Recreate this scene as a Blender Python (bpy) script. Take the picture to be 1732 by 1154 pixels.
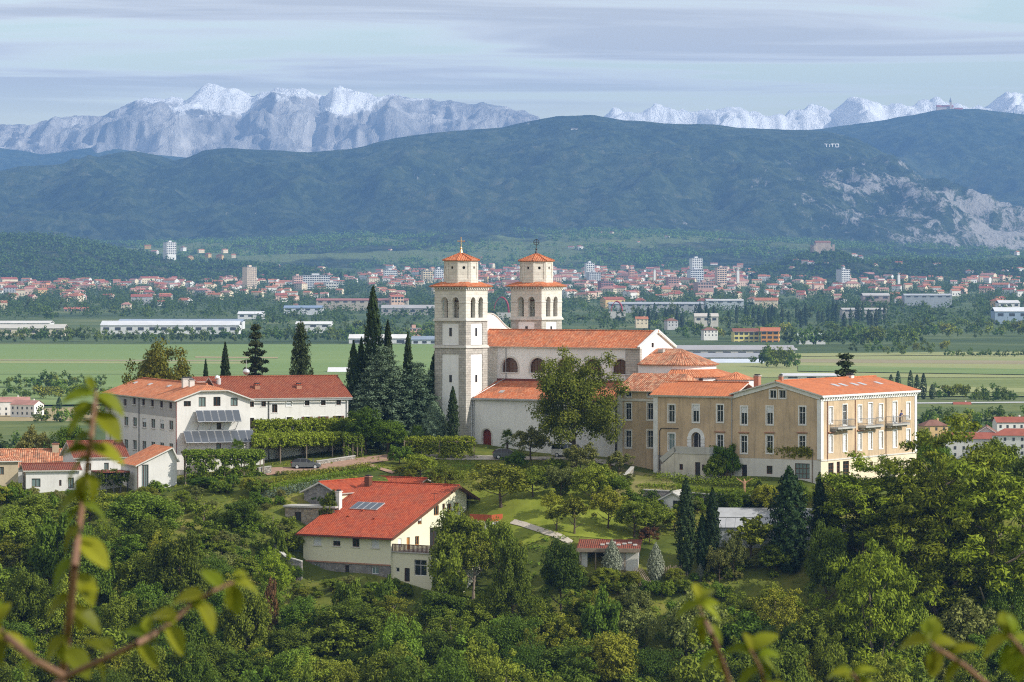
import bpy, math, random
import numpy as np
from mathutils import Vector, Matrix, geometry, noise

for o in list(bpy.data.objects):
    bpy.data.objects.remove(o)
SC = bpy.context.scene
COL = SC.collection
random.seed(11)
R = math.radians
# picture geometry: focal length and horizon in photograph pixels, camera height over the plain in metres
F, CX, HY, ZC = 6000.0, 866.0, 470.0, 48.0

# ------------------------------------------------------------------ camera
cam_d = bpy.data.cameras.new('camera')
cam = bpy.data.objects.new('camera', cam_d)
COL.objects.link(cam)
cam.location = (0, 0, ZC)
cam.rotation_euler = (R(90), 0, 0)
cam_d.sensor_width = 36.0
cam_d.lens = 36.0 * F / 1732.0
cam_d.shift_y = -(577.0 - HY) / 1732.0
cam_d.clip_start = 0.5
cam_d.clip_end = 90000
cam_d.dof.use_dof = True
cam_d.dof.focus_distance = 480
cam_d.dof.aperture_fstop = 12.0
SC.camera = cam

# ------------------------------------------------------------------ sky, sun, exposure
SUN_EL, SUN_T = R(33), R(21)           # elevation; azimuth turned from +X towards the camera
world = bpy.data.worlds.new('World')
SC.world = world
world.use_nodes = True
wn, wl = world.node_tree.nodes, world.node_tree.links
wn.clear()
w_out = wn.new('ShaderNodeOutputWorld')
sky = wn.new('ShaderNodeTexSky')
sky.sky_type = 'NISHITA'
sky.sun_disc = False
sky.sun_elevation = SUN_EL
sky.sun_rotation = R(90) + SUN_T
sky.altitude = 100
sky.air_density = 1.3
sky.dust_density = 0.3
sky.ozone_density = 1.2
bg_sky = wn.new('ShaderNodeBackground')
bg_sky.inputs['Strength'].default_value = 0.115
wl.new(sky.outputs[0], bg_sky.inputs['Color'])
bg_cl = wn.new('ShaderNodeBackground')
bg_cl.inputs['Color'].default_value = (0.74, 0.70, 0.63, 1)
bg_cl.inputs['Strength'].default_value = 1.0
tc = wn.new('ShaderNodeTexCoord')
sp = wn.new('ShaderNodeSeparateXYZ')
wl.new(tc.outputs['Generated'], sp.inputs[0])


def wmath(op, a, b=None, c=None, clamp=False):
    n = wn.new('ShaderNodeMath')
    n.operation = op
    n.use_clamp = clamp
    for i, x in enumerate((a, b, c)):
        if x is None:
            continue
        if isinstance(x, (int, float)):
            n.inputs[i].default_value = x
        else:
            wl.new(x, n.inputs[i])
    return n.outputs[0]


zz = wmath('MAXIMUM', sp.outputs['Z'], 0.012)
cxn = wmath('DIVIDE', sp.outputs['X'], zz)
cyn = wmath('DIVIDE', sp.outputs['Y'], zz)
comb = wn.new('ShaderNodeCombineXYZ')
wl.new(wmath('MULTIPLY', cxn, 0.55), comb.inputs[0])
wl.new(wmath('ADD', wmath('MULTIPLY', cyn, 0.75), 3.4), comb.inputs[1])
nz = wn.new('ShaderNodeTexNoise')
nz.inputs['Scale'].default_value = 0.55
nz.inputs['Detail'].default_value = 6
nz.inputs['Roughness'].default_value = 0.55
nz.inputs['Distortion'].default_value = 0.7
wl.new(comb.outputs[0], nz.inputs['Vector'])
# the sheet of cloud thins out to the right (east) and towards the horizon
cov = wmath('MULTIPLY', cxn, -0.03)
thr = wmath('ADD', nz.outputs[0], cov)
fac = wmath('MULTIPLY', wmath('SUBTRACT', thr, 0.41), 8.0, clamp=True)
lo = wmath('MULTIPLY', wmath('SUBTRACT', sp.outputs['Z'], 0.040), 60.0, clamp=True)
fac = wmath('MULTIPLY', wmath('MULTIPLY', fac, lo), 0.85)
crp = wn.new('ShaderNodeValToRGB')       # thin cloud is bright, thick cloud greyer
crp.color_ramp.elements[0].position = 0.42
crp.color_ramp.elements[0].color = (0.92, 0.89, 0.82, 1)
crp.color_ramp.elements[1].position = 0.60
crp.color_ramp.elements[1].color = (0.52, 0.475, 0.44, 1)
wl.new(thr, crp.inputs[0])
wl.new(crp.outputs[0], bg_cl.inputs['Color'])
mixw = wn.new('ShaderNodeMixShader')
wl.new(fac, mixw.inputs[0])
wl.new(bg_sky.outputs[0], mixw.inputs[1])
wl.new(bg_cl.outputs[0], mixw.inputs[2])
wl.new(mixw.outputs[0], w_out.inputs['Surface'])

sun_d = bpy.data.lights.new('sun', 'SUN')
sun_d.energy = 3.4
sun_d.angle = R(0.53)
sun_d.color = (1.0, 0.93, 0.82)
sun = bpy.data.objects.new('sun', sun_d)
COL.objects.link(sun)
SDIR = Vector((math.cos(SUN_EL) * math.cos(SUN_T), -math.cos(SUN_EL) * math.sin(SUN_T), math.sin(SUN_EL)))
sun.rotation_euler = SDIR.to_track_quat('Z', 'Y').to_euler()
sun.location = (100, -50, 300)

SC.view_settings.view_transform = 'Standard'
SC.view_settings.look = 'None'
SC.view_settings.gamma = 1
SC.view_settings.exposure = 0.65
SC.render.engine = 'CYCLES'
SC.cycles.use_denoising = False      # keeps the leaf grain crisp
SC.cycles.use_adaptive_sampling = True
SC.cycles.adaptive_threshold = 0.006
SC.cycles.sample_clamp_indirect = 4.0
SC.cycles.max_bounces = 5
SC.cycles.diffuse_bounces = 3
SC.cycles.glossy_bounces = 2
SC.cycles.transmission_bounces = 3
SC.cycles.volume_bounces = 0
SC.cycles.transparent_max_bounces = 4
SC.cycles.filter_width = 1.15
SC.cycles.caustics_reflective = False
SC.cycles.caustics_refractive = False


# ------------------------------------------------------------------ helpers
def P(px, py, Y):
    return Vector(((px - CX) / F * Y, Y, ZC - (py - HY) / F * Y))


def xat(px, Y):
    return (px - CX) / F * Y


def zat(py, Y):
    return ZC - (py - HY) / F * Y


def pxof(X, Y):
    return CX + F * X / Y


def plainY(py):
    return ZC * F / (py - HY)


ONES = ['', 'first', 'second', 'third', 'fourth', 'fifth', 'sixth', 'seventh', 'eighth', 'ninth', 'tenth', 'eleventh', 'twelfth', 'thirteenth',
        'fourteenth', 'fifteenth', 'sixteenth', 'seventeenth', 'eighteenth', 'nineteenth']
TENS = ['', '', 'twenty', 'thirty', 'forty', 'fifty', 'sixty', 'seventy', 'eighty', 'ninety']
TENTH = ['', '', 'twentieth', 'thirtieth', 'fortieth', 'fiftieth', 'sixtieth', 'seventieth', 'eightieth', 'ninetieth']


def ordw(n):
    if n < 20:
        return ONES[n]
    if n < 100:
        return TENTH[n // 10] if n % 10 == 0 else TENS[n // 10] + '-' + ONES[n % 10]
    if n == 100:
        return 'hundredth'
    return ('hundred-and-' if n < 200 else 'two-hundred-and-') + (ordw(n % 100) if n % 100 else 'zeroth')


def tag(o, label=None, cat=None, group=None, kind=None):
    for k, v in (('label', label), ('category', cat), ('group', group), ('kind', kind)):
        if v:
            o[k] = v
    return o


def empty(name, loc, rz=0.0, **kw):
    o = bpy.data.objects.new(name, None)
    COL.objects.link(o)
    o.location = loc
    o.rotation_euler = (0, 0, rz)
    return tag(o, **kw)


def inst(name, me, parent=None, mat=None):
    o = bpy.data.objects.new(name, me)
    COL.objects.link(o)
    if parent is not None:
        o.parent = parent
    if mat is not None:
        o.matrix_local = mat
    return o


class MB:
    """collects faces; build() links them as one mesh object"""

    def __init__(s):
        s.v, s.f, s.m, s.uv = [], [], [], []

    def face(s, pts, mi=0, uv=None):
        i = len(s.v)
        s.v.extend([tuple(p) for p in pts])
        s.f.append(tuple(range(i, i + len(pts))))
        s.m.append(mi)
        if uv is None:
            a = Vector(pts[0])
            n = geometry.normal([Vector(p) for p in pts])
            up = Vector((0, 0, 1))
            uu = up.cross(n)
            if uu.length < 1e-3:
                uu = Vector((1, 0, 0))
            uu.normalize()
            vv = n.cross(uu)
            uv = [(Vector(p).dot(uu), Vector(p).dot(vv)) for p in pts]
        s.uv.extend(uv)
        return s

    def box(s, x0, x1, y0, y1, z0, z1, mi=0, skip=''):
        a = [(x0, y0, z0), (x1, y0, z0), (x1, y1, z0), (x0, y1, z0), (x0, y0, z1), (x1, y0, z1), (x1, y1, z1), (x0, y1, z1)]
        for q in ((0, 3, 2, 1), (4, 5, 6, 7), (0, 1, 5, 4), (1, 2, 6, 5), (2, 3, 7, 6), (3, 0, 4, 7)):
            s.face([a[k] for k in q], mi)
        return s

    def prism(s, poly, z0, z1, mi=0):
        n = len(poly)
        s.face([(x, y, z1) for x, y in poly], mi)
        s.face([(x, y, z0) for x, y in poly][::-1], mi)
        for i in range(n):
            (xa, ya), (xb, yb) = poly[i], poly[(i + 1) % n]
            s.face([(xa, ya, z0), (xb, yb, z0), (xb, yb, z1), (xa, ya, z1)], mi)
        return s

    def slab(s, pts, t=0.16, mi=0, mi2=None):
        """a planar polygon thickened downwards along its normal"""
        mi2 = mi if mi2 is None else mi2
        P3 = [Vector(p) for p in pts]
        n = geometry.normal(P3)
        if n.z < 0:
            P3 = P3[::-1]
            n = -n
        lo_ = [p - n * t for p in P3]
        s.face(P3, mi)
        s.face(lo_[::-1], mi2)
        for i in range(len(P3)):
            j = (i + 1) % len(P3)
            s.face([lo_[i], lo_[j], P3[j], P3[i]], mi2)
        return s

    def tube(s, p0, p1, r0, r1=None, n=6, mi=0, cap=True):
        r1 = r0 if r1 is None else r1
        p0, p1 = Vector(p0), Vector(p1)
        d = (p1 - p0)
        if d.length < 1e-6:
            return s
        d.normalize()
        a = d.cross(Vector((0, 0, 1)) if abs(d.z) < 0.9 else Vector((1, 0, 0))).normalized()
        b = d.cross(a)
        ra = [p0 + (a * math.cos(k * 2 * math.pi / n) + b * math.sin(k * 2 * math.pi / n)) * r0 for k in range(n)]
        rb = [p1 + (a * math.cos(k * 2 * math.pi / n) + b * math.sin(k * 2 * math.pi / n)) * r1 for k in range(n)]
        for k in range(n):
            j = (k + 1) % n
            s.face([ra[k], ra[j], rb[j], rb[k]], mi)
        if cap:
            s.face(rb, mi)
            s.face(ra[::-1], mi)
        return s

    def path(s, pts, rad, n=6, mi=0):
        for i in range(len(pts) - 1):
            r0 = rad[i] if isinstance(rad, (list, tuple)) else rad
            r1 = rad[i + 1] if isinstance(rad, (list, tuple)) else rad
            s.tube(pts[i], pts[i + 1], r0, r1, n, mi, cap=(i == len(pts) - 2))
        return s

    def lathe(s, prof, n=12, cx=0, cy=0, mi=0):
        for (r0, z0), (r1, z1) in zip(prof[:-1], prof[1:]):
            for k in range(n):
                a0, a1 = 2 * math.pi * k / n, 2 * math.pi * (k + 1) / n
                q = [(cx + r0 * math.cos(a0), cy + r0 * math.sin(a0), z0), (cx + r0 * math.cos(a1), cy + r0 * math.sin(a1), z0),
                     (cx + r1 * math.cos(a1), cy + r1 * math.sin(a1), z1), (cx + r1 * math.cos(a0), cy + r1 * math.sin(a0), z1)]
                if r0 < 1e-4:
                    q = [q[0], q[2], q[3]]
                elif r1 < 1e-4:
                    q = q[:3]
                s.face(q, mi)
        return s

    def mesh(s, name, mats):
        me = bpy.data.meshes.new(name)
        me.from_pydata(s.v, [], s.f)
        for m in mats if isinstance(mats, (list, tuple)) else [mats]:
            me.materials.append(m)
        me.polygons.foreach_set('material_index', s.m)
        uvl = me.uv_layers.new(name='UVMap')
        uvl.data.foreach_set('uv', np.array(s.uv, dtype=np.float32).ravel())
        return me

    def build(s, name, mats, parent=None, mat=None, **kw):
        o = inst(name, s.mesh(name, mats), parent, mat)
        return tag(o, **kw)


# ------------------------------------------------------------------ materials
class NM:
    def __init__(s, name):
        s.mat = bpy.data.materials.new(name)
        s.mat.use_nodes = True
        s.n, s.l = s.mat.node_tree.nodes, s.mat.node_tree.links
        s.b = s.n['Principled BSDF']
        s.out = s.n['Material Output']

    def put(s, sock, val):
        if hasattr(val, 'is_linked') or hasattr(val, 'links'):
            s.l.new(val, sock)
        else:
            sock.default_value = val

    def node(s, t, ins=None, **props):
        n = s.n.new(t)
        for k, v in props.items():
            setattr(n, k, v)
        for k, v in (ins or {}).items():
            s.put(n.inputs[k], v)
        return n

    def math(s, op, a, b=None, clamp=False):
        n = s.node('ShaderNodeMath', {0: a} if b is None else {0: a, 1: b}, operation=op, use_clamp=clamp)
        return n.outputs[0]

    def ramp(s, fac, stops):
        n = s.node('ShaderNodeValToRGB', {0: fac})
        e = n.color_ramp.elements
        while len(e) < len(stops):
            e.new(0.5)
        for k, (p, c) in enumerate(stops):
            e[k].position = p
            e[k].color = (*c, 1) if len(c) == 3 else c
        return n.outputs[0]

    def mix(s, f, a, b, mode='MIX'):
        n = s.node('ShaderNodeMix', data_type='RGBA', blend_type=mode)
        for i, x in ((0, f), (6, a), (7, b)):
            if isinstance(x, tuple) and len(x) == 3:
                x = (*x, 1)
            s.put(n.inputs[i], x)
        return n.outputs[2]

    def noise(s, scale, detail=4, rough=0.55, vec=None, dist=0.0):
        n = s.node('ShaderNodeTexNoise', {'Scale': scale, 'Detail': detail, 'Roughness': rough, 'Distortion': dist})
        if vec is not None:
            s.l.new(vec, n.inputs['Vector'])
        return n.outputs[0]

    def coord(s, kind='Object'):
        return s.node('ShaderNodeTexCoord').outputs[kind]

    def scaled(s, vec, sc):
        return s.node('ShaderNodeMapping', {'Vector': vec, 'Scale': sc}).outputs[0]

    def pos(s):
        return s.node('ShaderNodeNewGeometry').outputs['Position']

    def bump(s, h, strength=0.5, dist=0.05):
        b = s.node('ShaderNodeBump', {'Strength': strength, 'Distance': dist, 'Height': h})
        s.l.new(b.outputs[0], s.b.inputs['Normal'])

    def finish(s, col=None, rough=0.8, spec=0.3, metal=0.0):
        if col is not None:
            if isinstance(col, tuple) and len(col) == 3:
                col = (*col, 1)
            s.put(s.b.inputs['Base Color'], col)
        s.put(s.b.inputs['Roughness'], rough)
        s.b.inputs['Specular IOR Level'].default_value = spec
        s.b.inputs['Metallic'].default_value = metal
        return s.mat


def lerp3(a, b, t):
    return tuple(x + (y - x) * t for x, y in zip(a, b))


def m_plain(name, col, rough=0.7, spec=0.3, metal=0.0, var=0.12, scale=1.2):
    m = NM(name)
    f = m.noise(scale, 5, 0.6, m.pos())
    c = m.ramp(f, [(0.3, tuple(x * (1 - var) for x in col)), (0.7, tuple(min(1, x * (1 + var)) for x in col))])
    return m.finish(c, rough, spec, metal)


def m_plaster(name, col, dirt=(0.3, 0.28, 0.25), amount=0.35, streak=True):
    """painted render with patchy wear and rain streaks"""
    m = NM(name)
    p = m.pos()
    f1 = m.noise(0.35, 6, 0.62, p)
    c = m.mix(m.math('MULTIPLY', m.ramp(f1, [(0.42, (0, 0, 0)), (0.72, (1, 1, 1))]), amount), col, lerp3(col, dirt, 0.55))
    f2 = m.noise(1.0, 5, 0.6, m.scaled(p, (2.2, 2.2, 0.22)))
    if streak:
        c = m.mix(m.math('MULTIPLY', m.ramp(f2, [(0.5, (0, 0, 0)), (0.75, (1, 1, 1))]), amount), c, lerp3(col, dirt, 0.7))
    f3 = m.noise(6, 4, 0.6, p)
    c = m.mix(0.12, c, f3, 'OVERLAY')
    m.bump(f3, 0.25, 0.03)
    return m.finish(c, 0.9, 0.15)


def m_tiles(name, cols, tw=0.24, th=0.36, old=0.3, bump=0.8):
    """pantiles laid out in the roof's own UVs (metres): one colour for each tile, lichen patches, rounded rows"""
    m = NM(name)
    uv = m.node('ShaderNodeSeparateXYZ', {0: m.coord('UV')})
    U = m.math('DIVIDE', uv.outputs[0], tw)
    V = m.math('DIVIDE', uv.outputs[1], th)
    cell = m.node('ShaderNodeCombineXYZ', {0: m.math('FLOOR', U), 1: m.math('FLOOR', V)})
    wn_ = m.node('ShaderNodeTexWhiteNoise', {'Vector': cell.outputs[0]}, noise_dimensions='3D')
    n = len(cols)
    c = m.ramp(wn_.outputs[0], [(i / (n - 1) if n > 1 else 0, cols[i]) for i in range(n)])
    big = m.noise(0.5, 6, 0.6, m.pos())
    c = m.mix(m.math('MULTIPLY', m.ramp(big, [(0.45, (0, 0, 0)), (0.68, (1, 1, 1))]), old), c, (0.16, 0.10, 0.07))
    fine = m.noise(2.6, 5, 0.7, m.pos())
    c = m.mix(m.math('MULTIPLY', m.ramp(fine, [(0.5, (0, 0, 0)), (0.75, (1, 1, 1))]), old * 0.8), c, (0.42, 0.30, 0.22))
    su = m.math('ABSOLUTE', m.math('SINE', m.math('MULTIPLY', U, math.pi)))
    sv = m.math('FRACT', V)
    h = m.math('SUBTRACT', su, m.math('MULTIPLY', sv, 0.6))
    h = m.math('ADD', h, m.math('MULTIPLY', wn_.outputs[0], 0.4 * old * 2))
    m.bump(h, bump, 0.11)
    return m.finish(c, 0.85, 0.2)


def m_stone(name, c1, c2, mortar, bw=0.7, bh=0.33, bump=0.6):
    m = NM(name)
    b = m.node('ShaderNodeTexBrick', {'Vector': m.coord('UV'), 'Color1': (*c1, 1), 'Color2': (*c2, 1), 'Mortar': (*mortar, 1), 'Scale': 1.0,
                                     'Mortar Size': 0.015, 'Brick Width': bw, 'Row Height': bh, 'Bias': 0.0})
    f = m.noise(1.5, 6, 0.65, m.pos())
    c = m.mix(0.5, b.outputs[0], m.ramp(f, [(0.3, (0.35, 0.34, 0.32)), (0.7, (0.66, 0.64, 0.6))]), 'OVERLAY')
    m.bump(m.math('ADD', b.outputs[1], m.math('MULTIPLY', f, -0.5)), bump, -0.04)
    return m.finish(c, 0.92, 0.15)


def m_rubble(name, cols, scale=2.2, mortar=(0.3, 0.28, 0.25)):
    m = NM(name)
    v = m.node('ShaderNodeTexVoronoi', {'Vector': m.scaled(m.pos(), (1, 1, 1.5)), 'Scale': scale})
    e = m.node('ShaderNodeTexVoronoi', {'Vector': m.scaled(m.pos(), (1, 1, 1.5)), 'Scale': scale}, feature='DISTANCE_TO_EDGE')
    s_ = m.node('ShaderNodeSeparateColor', {0: v.outputs['Color']})
    c = m.ramp(s_.outputs[0], [(i / (len(cols) - 1), k) for i, k in enumerate(cols)])
    edge = m.math('MULTIPLY', e.outputs[0], 14.0, clamp=True)
    c = m.mix(edge, mortar, c)
    m.bump(edge, 0.7, 0.06)
    return m.finish(c, 0.95, 0.1)


def m_glass(name='window_glass', col=(0.02, 0.025, 0.03), rough=0.08):
    m = NM(name)
    f = m.noise(0.4, 2, 0.5, m.pos())
    m.bump(f, 0.05, 0.1)
    return m.finish(col, rough, 0.6)


def m_leaf(name, dark, light, trans=0.22, yellow=None, rough=0.55):
    """foliage: each leaf cluster and each tree has its own tint"""
    m = NM(name)
    a = m.node('ShaderNodeAttribute', attribute_name='tint').outputs['Fac']
    r = m.node('ShaderNodeObjectInfo').outputs['Random']
    f = m.math('ADD', m.math('MULTIPLY', a, 0.62), m.math('MULTIPLY', r, 0.38))
    stops = [(0.0, dark), (0.65, light)]
    stops.append((1.0, yellow or tuple(min(1, x * 1.35) for x in light)))
    c = m.ramp(f, stops)
    hs = m.node('ShaderNodeHueSaturation', {'Hue': m.math('ADD', 0.475, m.math('MULTIPLY', m.math('FRACT', m.math('MULTIPLY', r, 7.3)), 0.045)), 'Value': m.math('ADD', 0.8, m.math('MULTIPLY', m.math('FRACT', m.math('MULTIPLY', r, 13.7)), 0.5)), 'Color': c})
    c = hs.outputs[0]
    m.finish(c, rough, 0.08)
    t = m.node('ShaderNodeBsdfTranslucent', {'Color': m.mix(0.5, c, (0.16, 0.22, 0.03), 'MIX')})
    x = m.node('ShaderNodeMixShader', {0: trans, 1: m.b.outputs[0], 2: t.outputs[0]})
    m.l.new(x.outputs[0], m.out.inputs['Surface'])
    return m.mat


M = {}
M['white'] = m_plaster('white_plaster', (0.70, 0.69, 0.67), (0.35, 0.33, 0.30), 0.35)
M['white2'] = m_plaster('old_white_plaster', (0.66, 0.64, 0.60), (0.30, 0.28, 0.25), 0.5)
M['church_white'] = m_plaster('church_plaster', (0.82, 0.82, 0.82), (0.46, 0.44, 0.42), 0.3)
M['grey_plaster'] = m_plaster('grey_plaster', (0.40, 0.40, 0.40), (0.28, 0.28, 0.28), 0.4)
M['yellow'] = m_plaster('ochre_plaster', (0.58, 0.44, 0.29), (0.18, 0.15, 0.115), 0.75)
M['cream'] = m_plaster('cream_plaster', (0.74, 0.64, 0.48), (0.4, 0.33, 0.25), 0.3)
M['palegreen'] = m_plaster('pale_cream_plaster', (0.70, 0.68, 0.52), (0.4, 0.4, 0.32), 0.15)
M['stain'] = m_plaster('stained_whitewash', (0.60, 0.56, 0.48), (0.16, 0.14, 0.12), 0.8)
M['beige'] = m_plaster('beige_plaster', (0.48, 0.40, 0.28), (0.3, 0.25, 0.18), 0.5)
M['trim'] = m_plain('white_trim', (0.72, 0.72, 0.71), 0.6)
M['trimdull'] = m_plain('dull_trim', (0.60, 0.58, 0.54), 0.8)
M['stone'] = m_stone('tower_stone', (0.50, 0.48, 0.45), (0.39, 0.375, 0.35), (0.26, 0.25, 0.23))
M['stonelight'] = m_stone('belfry_stone', (0.68, 0.66, 0.61), (0.58, 0.56, 0.52), (0.46, 0.44, 0.41), 0.8, 0.4, 0.35)
M['rubble'] = m_rubble('rubble_stone', [(0.30, 0.22, 0.15), (0.42, 0.34, 0.25), (0.24, 0.19, 0.15), (0.38, 0.33, 0.28)])
M['greyrubble'] = m_rubble('grey_rubble', [(0.20, 0.19, 0.19), (0.30, 0.28, 0.27), (0.16, 0.15, 0.15), (0.26, 0.25, 0.25)])
M['drystone'] = m_rubble('dry_stone', [(0.34, 0.31, 0.27), (0.46, 0.43, 0.38), (0.22, 0.20, 0.18)], 3.0, (0.1, 0.09, 0.08))
M['t_church'] = m_tiles('church_tiles', [(0.54, 0.15, 0.06), (0.62, 0.20, 0.085), (0.46, 0.12, 0.05), (0.66, 0.28, 0.15), (0.56, 0.17, 0.07)], 0.26, 0.4, 0.5)
M['t_old'] = m_tiles('old_tiles', [(0.30, 0.10, 0.05), (0.55, 0.20, 0.10), (0.62, 0.36, 0.22), (0.40, 0.14, 0.07), (0.68, 0.28, 0.15)], 0.3, 0.42, 0.7)
M['t_new'] = m_tiles('new_orange_tiles', [(0.58, 0.18, 0.075), (0.64, 0.22, 0.095), (0.52, 0.155, 0.065)], 0.24, 0.36, 0.28, 0.7)
M['t_red'] = m_tiles('bright_red_tiles', [(0.42, 0.075, 0.030), (0.50, 0.10, 0.040), (0.34, 0.055, 0.024), (0.47, 0.09, 0.036)], 0.3, 0.42, 0.28, 1.0)
M['t_wing'] = m_tiles('brown_red_tiles', [(0.26, 0.065, 0.035), (0.30, 0.085, 0.045), (0.22, 0.055, 0.032), (0.33, 0.11, 0.06)], 0.24, 0.36, 0.2)
M['t_orange'] = m_tiles('weathered_orange_tiles', [(0.60, 0.19, 0.08), (0.68, 0.26, 0.12), (0.52, 0.15, 0.06), (0.72, 0.32, 0.17)], 0.28, 0.4, 0.4)
M['t_dark'] = m_tiles('maroon_and_shade_tiles', [(0.20, 0.05, 0.03), (0.25, 0.07, 0.04), (0.16, 0.045, 0.03)], 0.26, 0.38, 0.4)  # maroon clay; on the linking house the dark tone also stands for shade
M['brick'] = m_stone('red_brick', (0.42, 0.13, 0.06), (0.34, 0.10, 0.05), (0.4, 0.34, 0.28), 0.25, 0.08, 0.3)
M['glass'] = m_glass()
M['brownglass'] = m_glass('brown_church_glass', (0.09, 0.045, 0.025), 0.25)
M['paleglass'] = m_glass('pale_glass', (0.16, 0.22, 0.22), 0.12)
M['panel'] = m_glass('solar_glass', (0.085, 0.095, 0.11), 0.18)
M['brownwood'] = m_plain('brown_wood', (0.13, 0.055, 0.028), 0.55)
M['orangewood'] = m_plain('orange_wood', (0.42, 0.20, 0.06), 0.55)
M['redwood'] = m_plain('red_painted_wood', (0.40, 0.09, 0.035), 0.55)
M['reddoor'] = m_plain('dark_red_door', (0.20, 0.035, 0.02), 0.5)
M['greywood'] = m_plain('weathered_wood', (0.24, 0.19, 0.14), 0.9, var=0.3)
M['metal'] = m_plain('grey_metal', (0.35, 0.36, 0.37), 0.45, 0.5, 0.4)
M['alu'] = m_plain('aluminium', (0.62, 0.63, 0.64), 0.4, 0.5, 0.5)
M['iron'] = m_plain('dark_iron', (0.05, 0.05, 0.055), 0.5, 0.4, 0.6)
M['gold'] = m_plain('gilded', (0.75, 0.52, 0.2), 0.3, 0.5, 0.8)
M['redpipe'] = m_plain('red_brown_pipe', (0.16, 0.04, 0.03), 0.5)
M['concrete'] = m_plaster('concrete', (0.45, 0.44, 0.41), (0.2, 0.19, 0.18), 0.5)
M['shutter'] = m_plain('white_shutter', (0.72, 0.74, 0.76), 0.6)
M['bell'] = m_plain('bronze_bell', (0.30, 0.24, 0.13), 0.4, 0.5, 0.7)
M['bark'] = m_plain('bark', (0.10, 0.075, 0.055), 0.95, 0.1, var=0.4, scale=4)
M['palebark'] = m_plain('pale_bark', (0.22, 0.18, 0.14), 0.95, 0.1, var=0.3, scale=4)
M['soil'] = m_plain('soil', (0.20, 0.12, 0.07), 0.95, 0.1, var=0.3)
# ------------------------------------------------------------------ terrain: one sheet from behind the camera to beyond the mountains
GY = [(0, 0), (2618, 0), (3000, 2.5), (3500, 7), (4500, 18), (5500, 31), (6500, 47), (7500, 66), (8500, 84), (10000, 105), (14000, 120), (40000, 120)]
_gy = np.array(GY, dtype=float)


def g_plain(Y):
    return np.interp(Y, _gy[:, 0], _gy[:, 1])


# spot heights on the hill: (px, py, Y) of ground points read off the photograph
SPOTS = [(788, 752, 500), (823, 758, 497), (905, 768, 494), (1000, 775, 487), (1160, 806, 478), (1060, 792, 480), (1388, 818, 465), (1470, 815, 474),
         (1550, 806, 486), (517, 794, 484), (620, 770, 493), (690, 764, 496), (455, 796, 481), (300, 806, 487), (180, 800, 512), (590, 758, 500),
         (700, 745, 512), (560, 806, 478), (520, 822, 474), (450, 852, 468), (600, 800, 480), (760, 790, 484), (700, 800, 480), (840, 862, 463),
         (900, 892, 456), (940, 906, 452), (1000, 882, 458), (1080, 882, 460), (1080, 812, 472), (1200, 824, 468), (1250, 822, 467), (1140, 822, 468),
         (1200, 872, 461), (1330, 880, 458), (1030, 968, 446), (1110, 972, 446), (1180, 976, 446), (1300, 948, 449), (1400, 940, 450), (590, 985, 450),
         (510, 984, 456), (730, 978, 452), (820, 968, 450), (900, 962, 448), (520, 897, 464), (640, 850, 470), (60, 832, 480), (230, 838, 475), (140, 836, 478),
         (400, 900, 462), (300, 935, 455), (430, 925, 460), (200, 940, 455), (100, 930, 458), (0, 920, 462),
         (640, 925, 462), (760, 900, 462), (1500, 900, 460), (1620, 880, 465), (1732, 860, 475)]
_c = [(xat(a, y), y, zat(b, y)) for a, b, y in SPOTS]
for X, Y, Z in [(-100, 500, 14), (-120, 540, 4), (-60, 560, 20), (-20, 560, 21), (20, 550, 21), (60, 540, 18), (-60, 620, 6), (0, 630, 6), (60, 600, 6), (110, 520, 6),
                (100, 480, 12), (0, 680, 0), (-80, 680, 0), (80, 660, 0), (-150, 580, 0), (150, 540, 0), (-100, 460, 8), (100, 440, 6), (150, 460, 0), (-150, 480, 0)]:
    _c.append((X, Y, Z))
for X in (-75, -55, -35, -15, 5, 25, 45, 65, 85):
    far = 4.0 if X > -45 else 6.0
    _c += [(X, 438, far - 1.5), (X, 424, far - 7), (X, 408, -8), (X, 390, -11)]
_c = np.array(_c)


def _tps_fit(c):
    n = len(c)
    d = np.hypot(c[:, None, 0] - c[None, :, 0], c[:, None, 1] - c[None, :, 1]) / 50.0
    K = np.where(d > 0, d * d * np.log(d + 1e-12), 0) + np.eye(n) * 0.002
    A = np.zeros((n + 3, n + 3))
    A[:n, :n] = K
    A[:n, n] = 1
    A[:n, n + 1:] = c[:, :2] / 50.0
    A[n:, :n] = A[:n, n:].T
    return np.linalg.solve(A, np.concatenate([c[:, 2], np.zeros(3)]))


_w = _tps_fit(_c)


def _hill(X, Y):
    X, Y = np.asarray(X, float), np.asarray(Y, float)
    sh = X.shape
    X, Y = X.ravel(), Y.ravel()
    d = np.hypot(X[:, None] - _c[None, :, 0], Y[:, None] - _c[None, :, 1]) / 50.0
    v = (np.where(d > 0, d * d * np.log(d + 1e-12), 0) @ _w[:len(_c)]) + _w[-3] + _w[-2] * X / 50.0 + _w[-1] * Y / 50.0
    return v.reshape(sh)


def _sst(a, b, x):
    t = np.clip((x - a) / (b - a), 0, 1)
    return t * t * (3 - 2 * t)


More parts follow.
